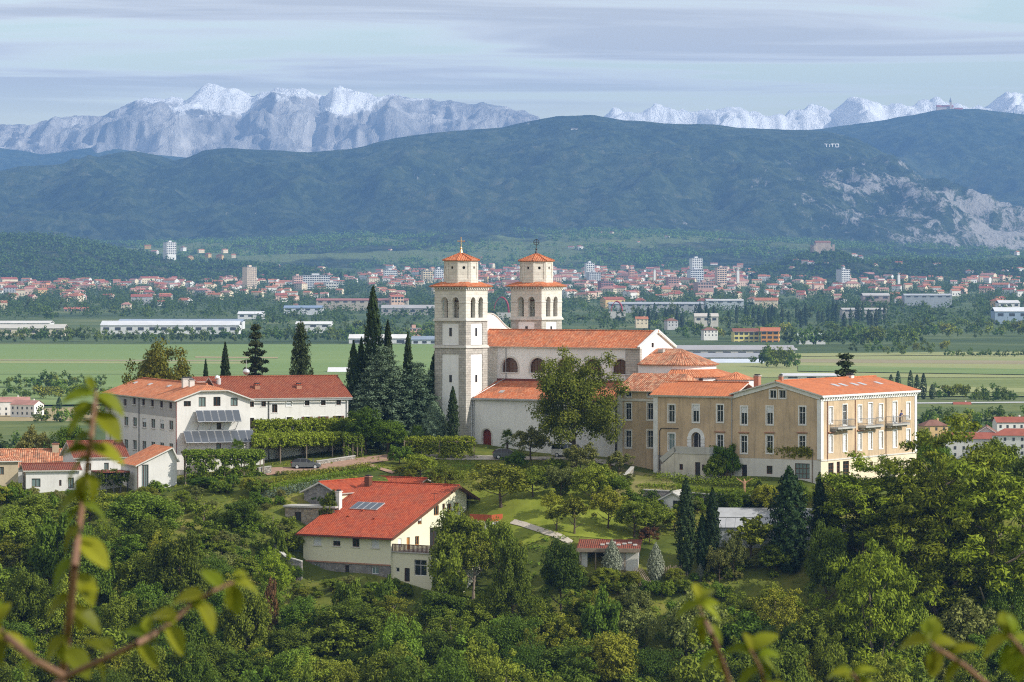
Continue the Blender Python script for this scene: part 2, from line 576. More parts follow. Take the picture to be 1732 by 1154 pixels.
def ground(X, Y):
    """height of the ground anywhere"""
    X, Y = np.asarray(X, float), np.asarray(Y, float)
    base = np.interp(Y, [-400, 0, 60, 250, 340, 400, 470, 560], [60, 46.3, 36, -4, -10, -10, -4, 0]) + g_plain(Y)
    near = (np.abs(X) < 170) & (Y > 375) & (Y < 700)
    out = base.copy()
    if near.any():
        xs, ys = X[near] if X.ndim else X, Y[near] if Y.ndim else Y
        h = _hill(xs, ys)
        w = (1 - _sst(105, 165, np.abs(xs))) * _sst(376, 396, ys) * (1 - _sst(610, 695, ys))
        bb = base[near] if base.ndim else base
        r = bb * (1 - w) + h * w
        if out.ndim:
            out[near] = r
        else:
            out = r
    return out


def gz(X, Y):
    return float(ground(np.array([X]), np.array([Y]))[0])


def spread(lo, hi, n, far, m):
    a = list(np.linspace(lo, hi, n))
    up = [hi + (far - hi) * (k / m) ** 2.6 for k in range(1, m + 1)]
    return a, up


def ybase(px, py):
    """depth of the ground seen at a photograph pixel of the hill"""
    Y = np.arange(396, 560, 0.25)
    k = np.nonzero(ground((px - CX) / F * Y, Y) >= ZC - (py - HY) / F * Y)[0]
    return float(Y[k[0]]) if len(k) else 500.0


def dep(px, v):
    return ybase(px, v) if v > 600 else v


_xa, _xu = spread(-112, 112, 150, 15000, 26)
xs = [-x for x in _xu[::-1]] + _xa + _xu
_ya, _yu = spread(385, 570, 124, 20100, 66)
ys = list(np.linspace(-300, 380, 24)) + _ya + _yu
xs, ys = np.array(xs), np.array(ys)
GX, GYY = np.meshgrid(xs, ys)
GZ = np.concatenate([ground(GX[i], GYY[i])[None] for i in range(len(ys))])


def grid_mesh(name, X, Y, Z, mat):
    ny, nx = X.shape
    me = bpy.data.meshes.new(name)
    v = np.stack([X, Y, Z], -1).reshape(-1, 3).astype(np.float32)
    i = np.arange(ny * nx).reshape(ny, nx)
    f = np.stack([i[:-1, :-1], i[:-1, 1:], i[1:, 1:], i[1:, :-1]], -1).reshape(-1, 4).astype(np.int32)
    me.vertices.add(len(v))
    me.vertices.foreach_set('co', v.ravel())
    me.loops.add(f.size)
    me.loops.foreach_set('vertex_index', f.ravel())
    me.polygons.add(len(f))
    me.polygons.foreach_set('loop_start', np.arange(0, f.size, 4, dtype=np.int32))
    me.polygons.foreach_set('loop_total', np.full(len(f), 4, dtype=np.int32))
    me.polygons.foreach_set('use_smooth', np.ones(len(f), bool))
    me.update()
    me.validate()
    me.materials.append(mat)
    return me


def m_ground():
    m = NM('meadow_ground')
    p = m.pos()
    sp_ = m.node('ShaderNodeSeparateXYZ', {0: p})
    f = m.noise(0.11, 9, 0.68, p)
    near = m.ramp(f, [(0.32, (0.055, 0.075, 0.014)), (0.46, (0.10, 0.125, 0.022)), (0.56, (0.155, 0.165, 0.03)), (0.66, (0.22, 0.185, 0.06)), (0.76, (0.24, 0.17, 0.09))])
    f2 = m.noise(0.004, 8, 0.6, p)
    far = m.ramp(f2, [(0.32, (0.035, 0.06, 0.02)), (0.52, (0.075, 0.11, 0.035)), (0.72, (0.17, 0.19, 0.075))])
    t = m.math('DIVIDE', m.math('SUBTRACT', sp_.outputs[1], 560.0), 300.0, clamp=True)
    c = m.mix(t, near, far)
    fine = m.noise(1.3, 6, 0.7, p)
    c = m.mix(0.35, c, fine, 'OVERLAY')
    m.bump(fine, 0.5, 0.15)
    return m.finish(c, 0.95, 0.1)


inst('ground', grid_mesh('ground', GX, GYY, GZ, m_ground()))['kind'] = 'structure'


# fields on the plain, laid a little above the sheet
def m_field(name, a, b, scale=0.01, stretch=(1, 1, 1), fine=0.25):
    m = NM(name)
    p = m.pos()
    f = m.noise(scale, 6, 0.6, m.scaled(p, stretch))
    c = m.ramp(f, [(0.36, a), (0.64, b)])
    g = m.noise(0.25, 5, 0.7, p)
    c = m.mix(fine, c, g, 'OVERLAY')
    return m.finish(c, 0.95, 0.1)


FIELD_N = [0]


def field(pts, mat, name='field'):
    """pts: photograph points on the plain; a sheet of triangles following the ground"""
    FIELD_N[0] += 1
    mb = MB()
    dz = 0.15 + 0.035 * FIELD_N[0]
    q = []
    for a, b in pts:
        Y = plainY(b)
        q.append((xat(a, Y), Y))
    mb.face([(x, y, float(g_plain(y)) + dz) for x, y in q])
    return mb.build(name, [mat], kind='structure')


FM = {
    'air': m_field('airfield_grass', (0.15, 0.225, 0.068), (0.195, 0.265, 0.088), 0.006, (0.12, 1, 1)),
    'mown': m_field('mown_strip', (0.236, 0.272, 0.104), (0.298, 0.305, 0.128), 0.008, (0.1, 1, 1)),
    'dry': m_field('dry_strip', (0.24, 0.215, 0.115), (0.30, 0.26, 0.16), 0.01, (0.15, 1, 1)),
    'vine': m_field('vineyard_field', (0.123, 0.165, 0.048), (0.228, 0.256, 0.088), 0.12, (0.1, 1, 1), 0.45),
    'crop': m_field('green_crop', (0.15, 0.215, 0.07), (0.20, 0.26, 0.09), 0.02, (0.3, 1, 1)),
    'straw': m_field('stubble_field', (0.30, 0.24, 0.12), (0.36, 0.29, 0.16), 0.02),
    'dark': m_field('rough_grass', (0.070, 0.107, 0.032), (0.158, 0.181, 0.056), 0.03, (1, 1, 1), 0.4),
    'road': m_field('pale_road', (0.42, 0.42, 0.41), (0.48, 0.48, 0.46), 0.05),
}
field([(-260, 583), (760, 583), (760, 655), (-260, 655)], FM['air'])
field([(-260, 611), (420, 613), (420, 616), (-260, 614)], FM['mown'])
field([(-260, 608), (440, 610), (440, 612), (-260, 610)], FM['dry'])
field([(-260, 628), (760, 628), (760, 635), (-260, 635)], FM['crop'])
field([(330, 604), (470, 605), (470, 607), (330, 606)], FM['straw'])
field([(1150, 600), (1790, 600), (1800, 640), (1250, 640)], FM['mown'])
field([(1330, 608), (1800, 612), (1800, 618), (1330, 614)], FM['dry'])
field([(1280, 641), (1800, 641), (1820, 672), (1280, 672)], FM['vine'])
field([(1520, 627), (1800, 622), (1800, 628), (1520, 634)], FM['mown'])
field([(1540, 683), (1820, 681), (1820, 683), (1540, 685)], FM['road'], 'road')
field([(1540, 686), (1820, 684), (1830, 712), (1540, 712)], FM['dark'])
field([(-120, 700), (170, 690), (170, 715), (-120, 730)], FM['straw'])
field([(-120, 660), (200, 656), (200, 686), (-120, 690)], FM['crop'])
field([(1500, 655), (1800, 660), (1800, 668), (1500, 664)], FM['mown'])
field([(1300, 600), (1800, 596), (1800, 601), (1300, 605)], FM['mown'])
field([(1350, 620), (1800, 628), (1800, 637), (1350, 630)], FM['crop'])
field([(-120, 716), (160, 716), (160, 760), (-120, 760)], FM['dark'])


# ------------------------------------------------------------------ hills and mountains
def prof(pts):
    a = np.array(pts, float)
    return lambda px: np.interp(px, a[:, 0], a[:, 1])


class Range:
    """a ridge whose skyline passes through the photograph points at depth Yr; slopes fall to the front and to the back"""

    def __init__(s, name, pts, Yr, Yb, nx, ny, mat, gully, gscale, power=1.0, back=2500, zb=None, rough=0.9, skyjag=0.0, sheer=0.0):
        s.pr, s.Yr, s.Yb, s.zb = prof(pts), Yr, Yb, (float(g_plain(Yb)) - 6 if zb is None else zb)
        s.x0, s.x1 = xat(pts[0][0], Yr), xat(pts[-1][0], Yr)
        s.gully, s.gs, s.power, s.back, s.rough, s.jag = gully, gscale, power, back, rough, skyjag
        X1 = np.linspace(s.x0, s.x1, nx)
        Y1 = np.concatenate([np.linspace(Yb, Yr, ny), Yr + np.linspace(0, back, max(6, ny // 6))[1:]])
        XX, YY = np.meshgrid(X1, Y1)
        ZZ = np.vectorize(s.h)(XX, YY)
        if sheer:
            YY = YY + np.vectorize(lambda x, y, z: sheer * (noise.fractal((x / gscale * 2.0, z / gscale * 0.5, 7.3), 0.8, 2.1, 4)))(XX, YY, ZZ) * _sst(Yb, Yb + (Yr - Yb) * .3, YY) * (1 - _sst(Yr - (Yr - Yb) * .1, Yr, YY))
        s.o = inst(name, grid_mesh(name, XX, YY, ZZ, mat))
        s.o['kind'] = 'structure'

    def h(s, X, Y):
        px = pxof(X, s.Yr)
        top = ZC - (float(s.pr(px)) - HY) / F * s.Yr
        t = (Y - s.Yb) / (s.Yr - s.Yb)
        if t > 1:
            u = min(1, (Y - s.Yr) / s.back)
            return s.zb + (top - s.zb) * (1 - u)
        t = max(0, t)
        z = s.zb + (top - s.zb) * (t ** s.power * (1.25 - 0.25 * t))
        w = math.sin(math.pi * min(1, t)) ** 0.8 * (1 - 0.55 * t)
        n = noise.ridged_multi_fractal((X / s.gs, Y / s.gs, 3.1), s.rough, 2.1, 7, 1.0, 2.0) - 1.0
        n2 = noise.fractal((X / s.gs * 4, Y / s.gs * 4, 1.7), 0.8, 2.1, 4)
        z += s.gully * w * n + s.gully * 0.15 * n2 * (w + 0.25) + s.jag * noise.fractal((X / 120.0, 0, 5.5), 0.7, 2.2, 5) * _sst(0.9, 1.0, t)
        return max(z, s.zb)

    def hit(s, px, py):
        """the point of the front slope seen at a photograph pixel"""
        best = None
        for k in range(400):
            Y = s.Yb + (s.Yr - s.Yb) * k / 399
            X = xat(px, Y)
            if s.h(X, Y) >= zat(py, Y):
                return Vector((X, Y, zat(py, Y)))
        Y = s.Yr - 40
        return Vector((xat(px, Y), Y, zat(py, Y)))


def m_wood(name, meadow=0.0, rock=None):
    m = NM(name)
    p = m.pos()
    v = m.node('ShaderNodeTexVoronoi', {'Vector': m.scaled(p, (1, 0.6, 1)), 'Scale': 0.045, 'Randomness': 1.0})
    cell = m.node('ShaderNodeSeparateColor', {0: v.outputs['Color']}).outputs[0]
    n1 = m.noise(0.0016, 8, 0.66, p)
    n2 = m.noise(0.02, 6, 0.75, p)
    f = m.math('ADD', m.math('ADD', m.math('MULTIPLY', n1, 0.45), m.math('MULTIPLY', n2, 0.75)), m.math('MULTIPLY', cell, 0.2))
    c = m.ramp(f, [(0.46, (0.010, 0.018, 0.007)), (0.64, (0.026, 0.042, 0.013)), (0.80, (0.060, 0.080, 0.030)), (0.97, (0.12, 0.12, 0.06))])
    if meadow:
        g = m.noise(0.0022, 5, 0.5, m.scaled(p, (1, 0.7, 1)))
        c = m.mix(m.ramp(g, [(0.60 - meadow * 0.1, (0, 0, 0)), (0.635 - meadow * 0.1, (1, 1, 1))]), c, (0.14, 0.18, 0.06))
    if rock:
        # bare karst on the dry end of the ridge
        x0, x1 = rock
        sx = m.node('ShaderNodeSeparateXYZ', {0: p})
        mask = m.math('DIVIDE', m.math('SUBTRACT', sx.outputs[0], x0), x1 - x0, clamp=True)
        hi = m.math('DIVIDE', m.math('SUBTRACT', 470.0, sx.outputs[2]), 140.0, clamp=True)
        r1 = m.noise(0.02, 10, 0.8, m.scaled(p, (1.5, 0.5, 0.8)), 0.5)
        r2 = m.noise(0.0035, 4, 0.6, p)
        r = m.math('ADD', m.math('ADD', m.math('MULTIPLY', r1, 0.8), m.math('MULTIPLY', r2, 0.35)), m.math('MULTIPLY', m.math('MULTIPLY', mask, hi), 0.17))
        c = m.mix(m.ramp(r, [(0.695, (0, 0, 0)), (0.765, (1, 1, 1))]), c, (0.33, 0.315, 0.29))
    h = m.math('ADD', m.math('MULTIPLY', v.outputs['Distance'], -0.05), n2)
    m.bump(h, 1.0, 22.0)
    return m.finish(c, 0.95, 0.05)


def m_alps(name, snow_lo, snow_hi, snowy, where=None):
    m = NM(name)
    p = m.pos()
    sp_ = m.node('ShaderNodeSeparateXYZ', {0: p})
    n1 = m.noise(0.0012, 10, 0.68, m.scaled(p, (1.5, 0.6, 0.5)))
    n2 = m.noise(0.006, 8, 0.72, m.scaled(p, (1.6, 0.5, 0.3)), 0.6)
    c = m.ramp(m.math('ADD', m.math('MULTIPLY', n1, 0.5), m.math('MULTIPLY', n2, 0.5)), [(0.36, (0.13, 0.13, 0.13)), (0.5, (0.38, 0.36, 0.34)), (0.62, (0.68, 0.65, 0.61))])
    n3 = m.noise(0.025, 8, 0.75, m.scaled(p, (1.5, 0.5, 0.35)), 0.5)
    c = m.mix(0.35, c, n3, 'OVERLAY')
    nrm = m.node('ShaderNodeNewGeometry').outputs['Normal']
    nzv = m.node('ShaderNodeSeparateXYZ', {0: nrm}).outputs[2]
    s = m.math('DIVIDE', m.math('SUBTRACT', sp_.outputs[2], snow_lo), snow_hi - snow_lo)
    s = m.math('ADD', s, m.math('MULTIPLY', m.math('SUBTRACT', n1, 0.5), 2.6))
    s = m.math('ADD', s, m.math('MULTIPLY', m.math('SUBTRACT', n2, 0.5), 2.0))
    s = m.math('ADD', s, m.math('MULTIPLY', m.math('SUBTRACT', nzv, 0.6), snowy))
    if where:
        t = m.math('DIVIDE', m.math('SUBTRACT', sp_.outputs[0], where[0]), where[1] - where[0], clamp=True)
        s = m.math('ADD', s, m.math('MULTIPLY', m.math('SUBTRACT', m.ramp(t, [(p_, (v, v, v)) for p_, v in where[2]]), 0.5), 1.7))
    c = m.mix(m.ramp(m.math('MULTIPLY', s, 0.5, clamp=True), [(0.22, (0, 0, 0)), (0.36, (1, 1, 1))]), c, (0.95, 0.95, 0.95))
    m.bump(m.math('ADD', m.math('ADD', n1, n2), m.math('MULTIPLY', n3, 0.2)), 0.8, 90.0)
    return m.finish(c, 0.9, 0.1)


SAB = [(-700, 300), (-300, 300), (0, 290), (100, 278), (180, 262), (228, 255), (262, 262), (300, 272), (330, 264), (360, 255), (390, 251), (450, 255), (520, 258), (590, 253), (640, 240),
       (700, 229), (770, 222), (850, 216), (900, 205), (945, 196), (1000, 196), (1030, 200), (1060, 204), (1150, 209), (1250, 215), (1330, 220), (1400, 222), (1440, 233),
       (1500, 263), (1560, 300), (1640, 346), (1732, 402), (1800, 430), (2000, 445)]
sabotin = Range('wooded_ridge', SAB, 11500, 9300, 330, 80, m_wood('ridge_forest', 0.0, (480, 1300)), 105, 560, 0.9)
sveta = Range('far_wooded_ridge', [(1150, 300), (1300, 228), (1420, 214), (1480, 206), (1540, 196), (1580, 187), (1610, 184), (1660, 186), (1700, 191), (1732, 194), (1900, 210), (2300, 260)],
              14200, 11800, 160, 60, m_wood('far_ridge_forest'), 150, 800, 0.9, 1400)
Range('blue_hills', [(-500, 262), (0, 251), (40, 256), (70, 262), (110, 258), (150, 251), (200, 252), (260, 262), (330, 268), (420, 262), (560, 275)], 16200, 14600, 120, 36,
      m_wood('hill_forest'), 120, 1200, 0.9)
ALP1 = [(-500, 232), (-200, 226), (0, 219), (20, 213), (39, 210), (62, 216), (78, 219), (94, 211), (110, 206), (125, 197), (145, 200), (160, 199), (177, 196), (197, 198), (223, 174), (244, 168), (262, 167),
        (281, 169), (291, 163), (314, 169), (333, 152), (344, 143), (353, 139), (363, 142), (374, 145), (390, 147), (405, 150), (426, 164), (440, 159), (452, 156), (468, 149), (484, 149),
        (499, 150), (518, 153), (535, 157), (556, 162), (569, 148), (580, 149), (592, 153), (613, 156), (628, 160), (639, 167), (652, 165), (665, 162), (680, 166), (696, 168), (710, 168), (722, 166),
        (748, 171), (780, 174), (811, 177), (842, 180), (864, 184), (883, 187), (900, 193), (915, 204), (960, 216), (1060, 240), (1150, 270)]
ALP2 = [(940, 230), (1000, 205), (1025, 196), (1039, 189), (1058, 188), (1082, 186), (1096, 181), (1109, 178), (1126, 183), (1150, 186), (1169, 187), (1188, 189), (1207, 188), (1217, 184), (1228, 180), (1239, 177),
        (1255, 183), (1279, 184), (1294, 190), (1318, 190), (1327, 194), (1338, 187), (1351, 183), (1371, 182), (1395, 190), (1404, 193), (1423, 176), (1435, 168), (1447, 162), (1467, 168), (1491, 175),
        (1506, 170), (1520, 166), (1539, 174), (1563, 171), (1582, 168), (1611, 176), (1649, 178), (1673, 181), (1688, 166), (1702, 152), (1716, 157), (1732, 162), (1790, 176), (1900, 170), (2200, 190)]
alp_a = Range('snowy_mountain', ALP1, 17900, 15600, 460, 110, m_alps('alpine_rock', 890, 990, 1.0, (xat(0, 17900), xat(900, 17900), [(0, .05), (.2, .1), (.26, .55), (.33, .4), (.37, 1), (.45, .95), (.5, .4), (.6, .35), (.63, 1), (.7, .9), (.73, .2), (1, .1)])), 200, 620, 0.62, 1500, 100, 1.0, 16, 200)
alp_b = Range('snowy_mountain_chain', ALP2, 18400, 16400, 340, 90, m_alps('alpine_snow', 460, 640, 1.6), 210, 560, 0.8, 1300, 100, 1.0, 30, 160)
foot = Range('foothills', [(-700, 420), (0, 405), (200, 412), (330, 408), (480, 402), (620, 397), (760, 392), (900, 390), (1000, 388), (1100, 390), (1250, 400), (1400, 412), (1500, 418), (1732, 425), (2300, 425)],
             9700, 7600, 260, 60, m_wood('foothill_woods_and_meadows', 0.9), 26, 420, 0.85, 1500)
lefthill = Range('wooded_hill', [(-500, 420), (-200, 406), (-60, 401), (30, 400), (60, 399), (110, 404), (160, 413), (205, 424), (260, 433), (330, 441), (420, 449), (520, 458), (600, 468)], 6900, 5900, 150, 40,
                 m_wood('left_hill_woods', 0.0), 22, 260, 0.8, 700)
casthill = Range('castle_hill', [(1250, 462), (1300, 450), (1330, 440), (1352, 431), (1374, 425), (1408, 425), (1432, 436), (1462, 446), (1520, 440), (1560, 440), (1640, 446), (1732, 440), (1800, 436), (2100, 440)],
                 6900, 6200, 120, 36, m_wood('castle_hill_woods', 0.1), 14, 200, 0.8, 600)
# ------------------------------------------------------------------ foliage: leaf clusters spread through each crown's volume
rng = np.random.default_rng(5)


def unit(v):
    return v / (np.linalg.norm(v, axis=1, keepdims=True) + 1e-9)


def leafmesh(name, C, N, L, W, tint, mat):
    n = len(C)
    N = unit(N)
    t = unit(np.cross(N, rng.normal(size=(n, 3))))
    b = np.cross(N, t)
    L, W = np.broadcast_to(L, (n,))[:, None], np.broadcast_to(W, (n,))[:, None]
    v = np.stack([C - t * L * .5, C + b * W * .5 + t * L * .08, C + t * L * .5, C - b * W * .5 + t * L * .08], 1).reshape(-1, 3).astype(np.float32)
    me = bpy.data.meshes.new(name)
    me.vertices.add(4 * n)
    me.vertices.foreach_set('co', v.ravel())
    me.loops.add(4 * n)
    me.loops.foreach_set('vertex_index', np.arange(4 * n, dtype=np.int32))
    me.polygons.add(n)
    me.polygons.foreach_set('loop_start', np.arange(0, 4 * n, 4, dtype=np.int32))
    me.polygons.foreach_set('loop_total', np.full(n, 4, dtype=np.int32))
    me.update()
    at = me.attributes.new('tint', 'FLOAT', 'FACE')
    at.data.foreach_set('value', np.clip(tint, 0, 1).astype(np.float32))
    me.materials.append(mat)
    return me


def clumps(cent, rad, per, flat=0.8, outw=0.7, up=0.5, jit=0.55, shell=0.45, axis_c=None):
    """leaves in little balls round the given centres"""
    k = len(cent)
    d = unit(rng.normal(size=(k * per, 3)))
    r = rng.random(k * per) ** shell
    rr = np.repeat(rad, per) * r
    off = d * rr[:, None]
    off[:, 2] *= flat
    C = np.repeat(cent, per, 0) + off
    N = d * outw + np.array([0, 0, up]) + rng.normal(size=(k * per, 3)) * jit
    ct = np.repeat(rng.random(k), per)
    tint = 0.15 + 0.45 * ct + rng.random(k * per) * 0.4
    return C, N, tint


def crown_points(k, R_, zc, rz, seedless=None, low=-0.55, inner=0.5, bump=0.28):
    d = unit(rng.normal(size=(k * 3, 3)))
    d = d[d[:, 2] > low][:k]
    ph = rng.random(3) * 6
    wob = 1 + bump * (np.sin(3 * np.arctan2(d[:, 1], d[:, 0]) + ph[0]) * 0.5 + np.sin(5 * np.arctan2(d[:, 1], d[:, 0]) + 4 * d[:, 2] + ph[1]) * 0.5 + rng.normal(size=len(d)) * 0.35)
    r = (inner + (1 - inner) * rng.random(len(d)) ** 0.5) * wob
    return np.stack([d[:, 0] * R_ * r, d[:, 1] * R_ * r, zc + d[:, 2] * rz * r], 1)


def trunkmesh(name, H, r, limbs, mat, spread_=1.5, start=0.25, lean=0.03):
    mb = MB()
    pts, rad = [], []
    n = 6
    for i in range(n + 1):
        t = i / n
        pts.append(Vector((math.sin(t * 3) * lean * H, math.cos(t * 2.3) * lean * H - lean * H, -0.5 + t * (H + 0.5))))
        rad.append(r * (1 - 0.8 * t) + (0.35 * r if i == 0 else 0))
    mb.path(pts, rad, 7)
    for k in range(limbs):
        t = start + (1 - start) * (k + 0.5) / limbs * 0.85
        b = pts[min(n, int(t * n))].lerp(pts[min(n, int(t * n) + 1)], t * n - int(t * n))
        a = k * 2.4 + 0.5
        ln = spread_ * (1.1 - 0.6 * t)
        e = b + Vector((math.cos(a) * ln, math.sin(a) * ln, ln * (0.5 + 0.3 * random.random())))
        mid = b.lerp(e, 0.5) + Vector((0, 0, -0.08 * ln))
        rb = r * (1 - 0.75 * t) * 0.6
        mb.path([b, mid, e], [rb, rb * 0.65, rb * 0.25], 5)
    return mb.mesh(name, [mat])


PROTO = {}


def reg(name, H, Rr, parts):
    PROTO[name] = dict(H=H, R=Rr, parts=parts)


L_DARK = m_leaf('leaves_dark', (0.037, 0.063, 0.008), (0.092, 0.142, 0.015))
L_MID = m_leaf('leaves_mid', (0.058, 0.097, 0.009), (0.141, 0.202, 0.020))
L_LIGHT = m_leaf('leaves_light', (0.100, 0.135, 0.013), (0.217, 0.247, 0.024))
L_LINDEN = m_leaf('leaves_linden', (0.068, 0.084, 0.011), (0.158, 0.166, 0.020), 0.22, (0.259, 0.215, 0.027))
L_OLIVE = m_leaf('leaves_olive', (0.092, 0.113, 0.027), (0.184, 0.194, 0.050))
L_RUST = m_leaf('leaves_rust', (0.10, 0.06, 0.022), (0.19, 0.105, 0.04))
L_PINE = m_leaf('needles_pine', (0.064, 0.099, 0.008), (0.169, 0.210, 0.012), 0.15, (0.257, 0.280, 0.018))
L_CYP = m_leaf('needles_cypress', (0.012, 0.024, 0.008), (0.034, 0.055, 0.016), 0.08)
L_FIR = m_leaf('needles_fir', (0.023, 0.036, 0.014), (0.065, 0.079, 0.028), 0.08)
L_CEDAR = m_leaf('needles_cedar', (0.043, 0.070, 0.043), (0.106, 0.156, 0.094), 0.1)
L_BLUE = m_leaf('needles_blue', (0.087, 0.108, 0.080), (0.203, 0.228, 0.165), 0.08)
L_VINE = m_leaf('vine_leaves', (0.090, 0.122, 0.011), (0.213, 0.245, 0.023), 0.28)


def deciduous(key, H, Rr, base, k, per, ls, mat, bark='bark', bump=0.28, inner=0.5, low=-0.55, crad=(0.16, 0.27)):
    zc, rz = (H + base) / 2, (H - base) / 2
    c = crown_points(k, Rr * 0.86, zc, rz * 0.88, bump=bump, inner=inner, low=low)
    # keep the crown wider below the middle than at its tip
    rad = Rr * (crad[0] + (crad[1] - crad[0]) * rng.random(len(c)))
    C, N, t = clumps(c, rad, per)
    me = leafmesh('crown', C, N, ls * (0.7 + 0.6 * rng.random(len(C))), ls * 0.75, t, mat)
    tr = trunkmesh('trunk', H * 0.8, 0.035 * H * 0.6 + 0.05, 9, M[bark], Rr * 0.75, 0.25)
    reg(key, H, Rr, [('crown', me), ('trunk', tr)])


for i in range(3):
    deciduous('dark%d' % i, 8.5, 3.7, 1.2, 120, 120, 0.27, L_DARK)
    deciduous('mid%d' % i, 8.0, 3.8, 1.0, 120, 120, 0.27, L_MID)
for i in range(2):
    deciduous('light%d' % i, 7.0, 3.3, 0.9, 100, 115, 0.25, L_LIGHT)
    deciduous('tall%d' % i, 11.0, 3.3, 1.5, 130, 120, 0.27, L_MID, bump=0.35)
    deciduous('orchard%d' % i, 5.0, 2.6, 1.3, 70, 85, 0.22, L_LIGHT, bump=0.35, low=-0.75)
    deciduous('bush%d' % i, 3.2, 2.1, 0.0, 55, 75, 0.25, L_MID)
    deciduous('olive%d' % i, 5.0, 2.6, 0.9, 60, 80, 0.25, L_OLIVE, bump=0.35)
for i in range(2):
    deciduous('airy%d' % i, 8.5, 3.4, 1.0, 85, 75, 0.22, L_LIGHT, bump=0.45, inner=0.3, crad=(0.12, 0.22), bark='palebark')
    deciduous('bigleaf%d' % i, 7.5, 3.6, 0.8, 80, 75, 0.42, L_MID, bump=0.34)
    deciduous('oak%d' % i, 9.0, 4.2, 1.0, 70, 190, 0.24, L_DARK, bump=0.3, crad=(0.22, 0.36))
deciduous('linden', 14.0, 6.2, 0.8, 250, 140, 0.27, L_LINDEN, bump=0.36, inner=0.4, crad=(0.13, 0.22), low=-0.7)
deciduous('loose', 9.0, 5.0, 1.0, 220, 95, 0.27, L_LINDEN, bump=0.3, inner=0.3, crad=(0.13, 0.22), bark='palebark')
deciduous('rustbush', 3.0, 2.0, 0.2, 45, 60, 0.25, L_RUST)
deciduous('sapling', 4.8, 1.8, 1.8, 48, 65, 0.24, L_LIGHT, bump=0.4, crad=(0.16, 0.28), low=-0.8)


def pine(key, H, Rr, seed):
    """broad Aleppo-like pine: tufts of needles at the ends of rising boughs"""
    k = 150
    c = crown_points(k, Rr * 0.9, H * 0.55, H * 0.42, low=-0.8, inner=0.55, bump=0.35)
    rad = Rr * (0.13 + 0.1 * rng.random(len(c)))
    C, N, t = clumps(c, rad, 120, flat=0.5, outw=0.9, up=0.7, jit=0.5, shell=0.6)
    me = leafmesh('crown', C, N, 0.42 * (0.6 + 0.7 * rng.random(len(C))), 0.16, t, L_PINE)
    reg(key, H, Rr, [('crown', me), ('trunk', trunkmesh('trunk', H * 0.8, 0.3, 12, M['palebark'], Rr * 0.8, 0.15, 0.04))])


pine('pine0', 12, 5.5, 1)
pine('pine1', 12, 5.0, 2)
pine('pine2', 9, 5.4, 3)


def cypress(key, H, Rr, n, ls, mat, power=0.55, rag=0.16, zb=0.3):
    z = rng.random(n)
    z = 1 - (1 - z) ** 0.85
    a = rng.random(n) * 2 * math.pi
    prof_ = np.sin(np.clip(z * 0.93 + 0.07, 0, 1) * math.pi) ** power * np.where(z > 0.45, (1 - (z - 0.45) / 0.55 * 0.25), 1)
    tuft = 1 + rag * np.sin(9 * a + 31 * z) + rag * np.sin(5 * a - 47 * z)
    r = Rr * prof_ * tuft * (0.72 + 0.28 * rng.random(n) ** 0.5)
    C = np.stack([np.cos(a) * r, np.sin(a) * r, zb + z * (H - zb) * 0.985], 1)
    C[:, 2] += rng.normal(size=n) * 0.1
    N = np.stack([np.cos(a), np.sin(a), 0.15 + 0 * a], 1) + rng.normal(size=(n, 3)) * 0.45
    t = 0.3 + 0.3 * np.sin(9 * a + 31 * z) + rng.random(n) * 0.4
    me = leafmesh('crown', C, N, ls * (0.7 + 0.6 * rng.random(n)), ls * 0.6, t, mat)
    reg(key, H, Rr, [('crown', me), ('trunk', trunkmesh('trunk', H * 0.7, 0.16, 0, M['bark'], 1, 0.3, 0.0))])


cypress('cypress0', 14, 1.35, 6500, 0.34, L_CYP)
cypress('cypress1', 10, 0.95, 4800, 0.30, L_CYP, 0.6, 0.2)
cypress('cypress2', 10, 1.6, 6500, 0.34, L_CYP, 0.7, 0.25)
cypress('bluespruce', 5, 1.25, 4200, 0.24, L_BLUE, 0.8, 0.14, 0.05)
cypress('bluecone', 6, 1.9, 6500, 0.30, L_CEDAR, 0.7, 0.10, 0.05)


def tiers(key, H, Rr, n_tier, per, mat, droop, flat, ls, top=0.06, wid=0.3, base=0.12, pw=0.85):
    """conifer with boughs in layers (fir, cedar)"""
    cs, rs = [], []
    for i in range(n_tier):
        t = i / (n_tier - 1)
        z = H * (base + (1 - base) * t)
        Rt = Rr * (top + (1 - top) * (1 - t) ** pw) * (0.85 + 0.3 * random.random())
        nb = max(3, int(13 * (1 - t) + 5))
        for b in range(nb):
            a = 2 * math.pi * (b + random.random()) / nb
            ln = Rt * (0.75 + 0.4 * random.random())
            for s_ in np.linspace(0.25, 1, max(2, int(ln / 0.55))):
                cs.append((math.cos(a) * ln * s_, math.sin(a) * ln * s_, z - droop * ln * s_ * s_ + random.uniform(-.1, .1)))
                rs.append(wid * (1.25 - 0.5 * s_) * (0.8 + 0.4 * random.random()))
    C, N, tt = clumps(np.array(cs), np.array(rs) * 1.0, per, flat=flat, outw=0.4, up=1.0, jit=0.45, shell=0.6)
    me = leafmesh('crown', C, N, ls * (0.7 + 0.6 * rng.random(len(C))), ls * 0.5, tt, mat)
    reg(key, H, Rr, [('crown', me), ('trunk', trunkmesh('trunk', H * 0.95, 0.28, 0, M['bark'], 1, 0.3, 0.0))])


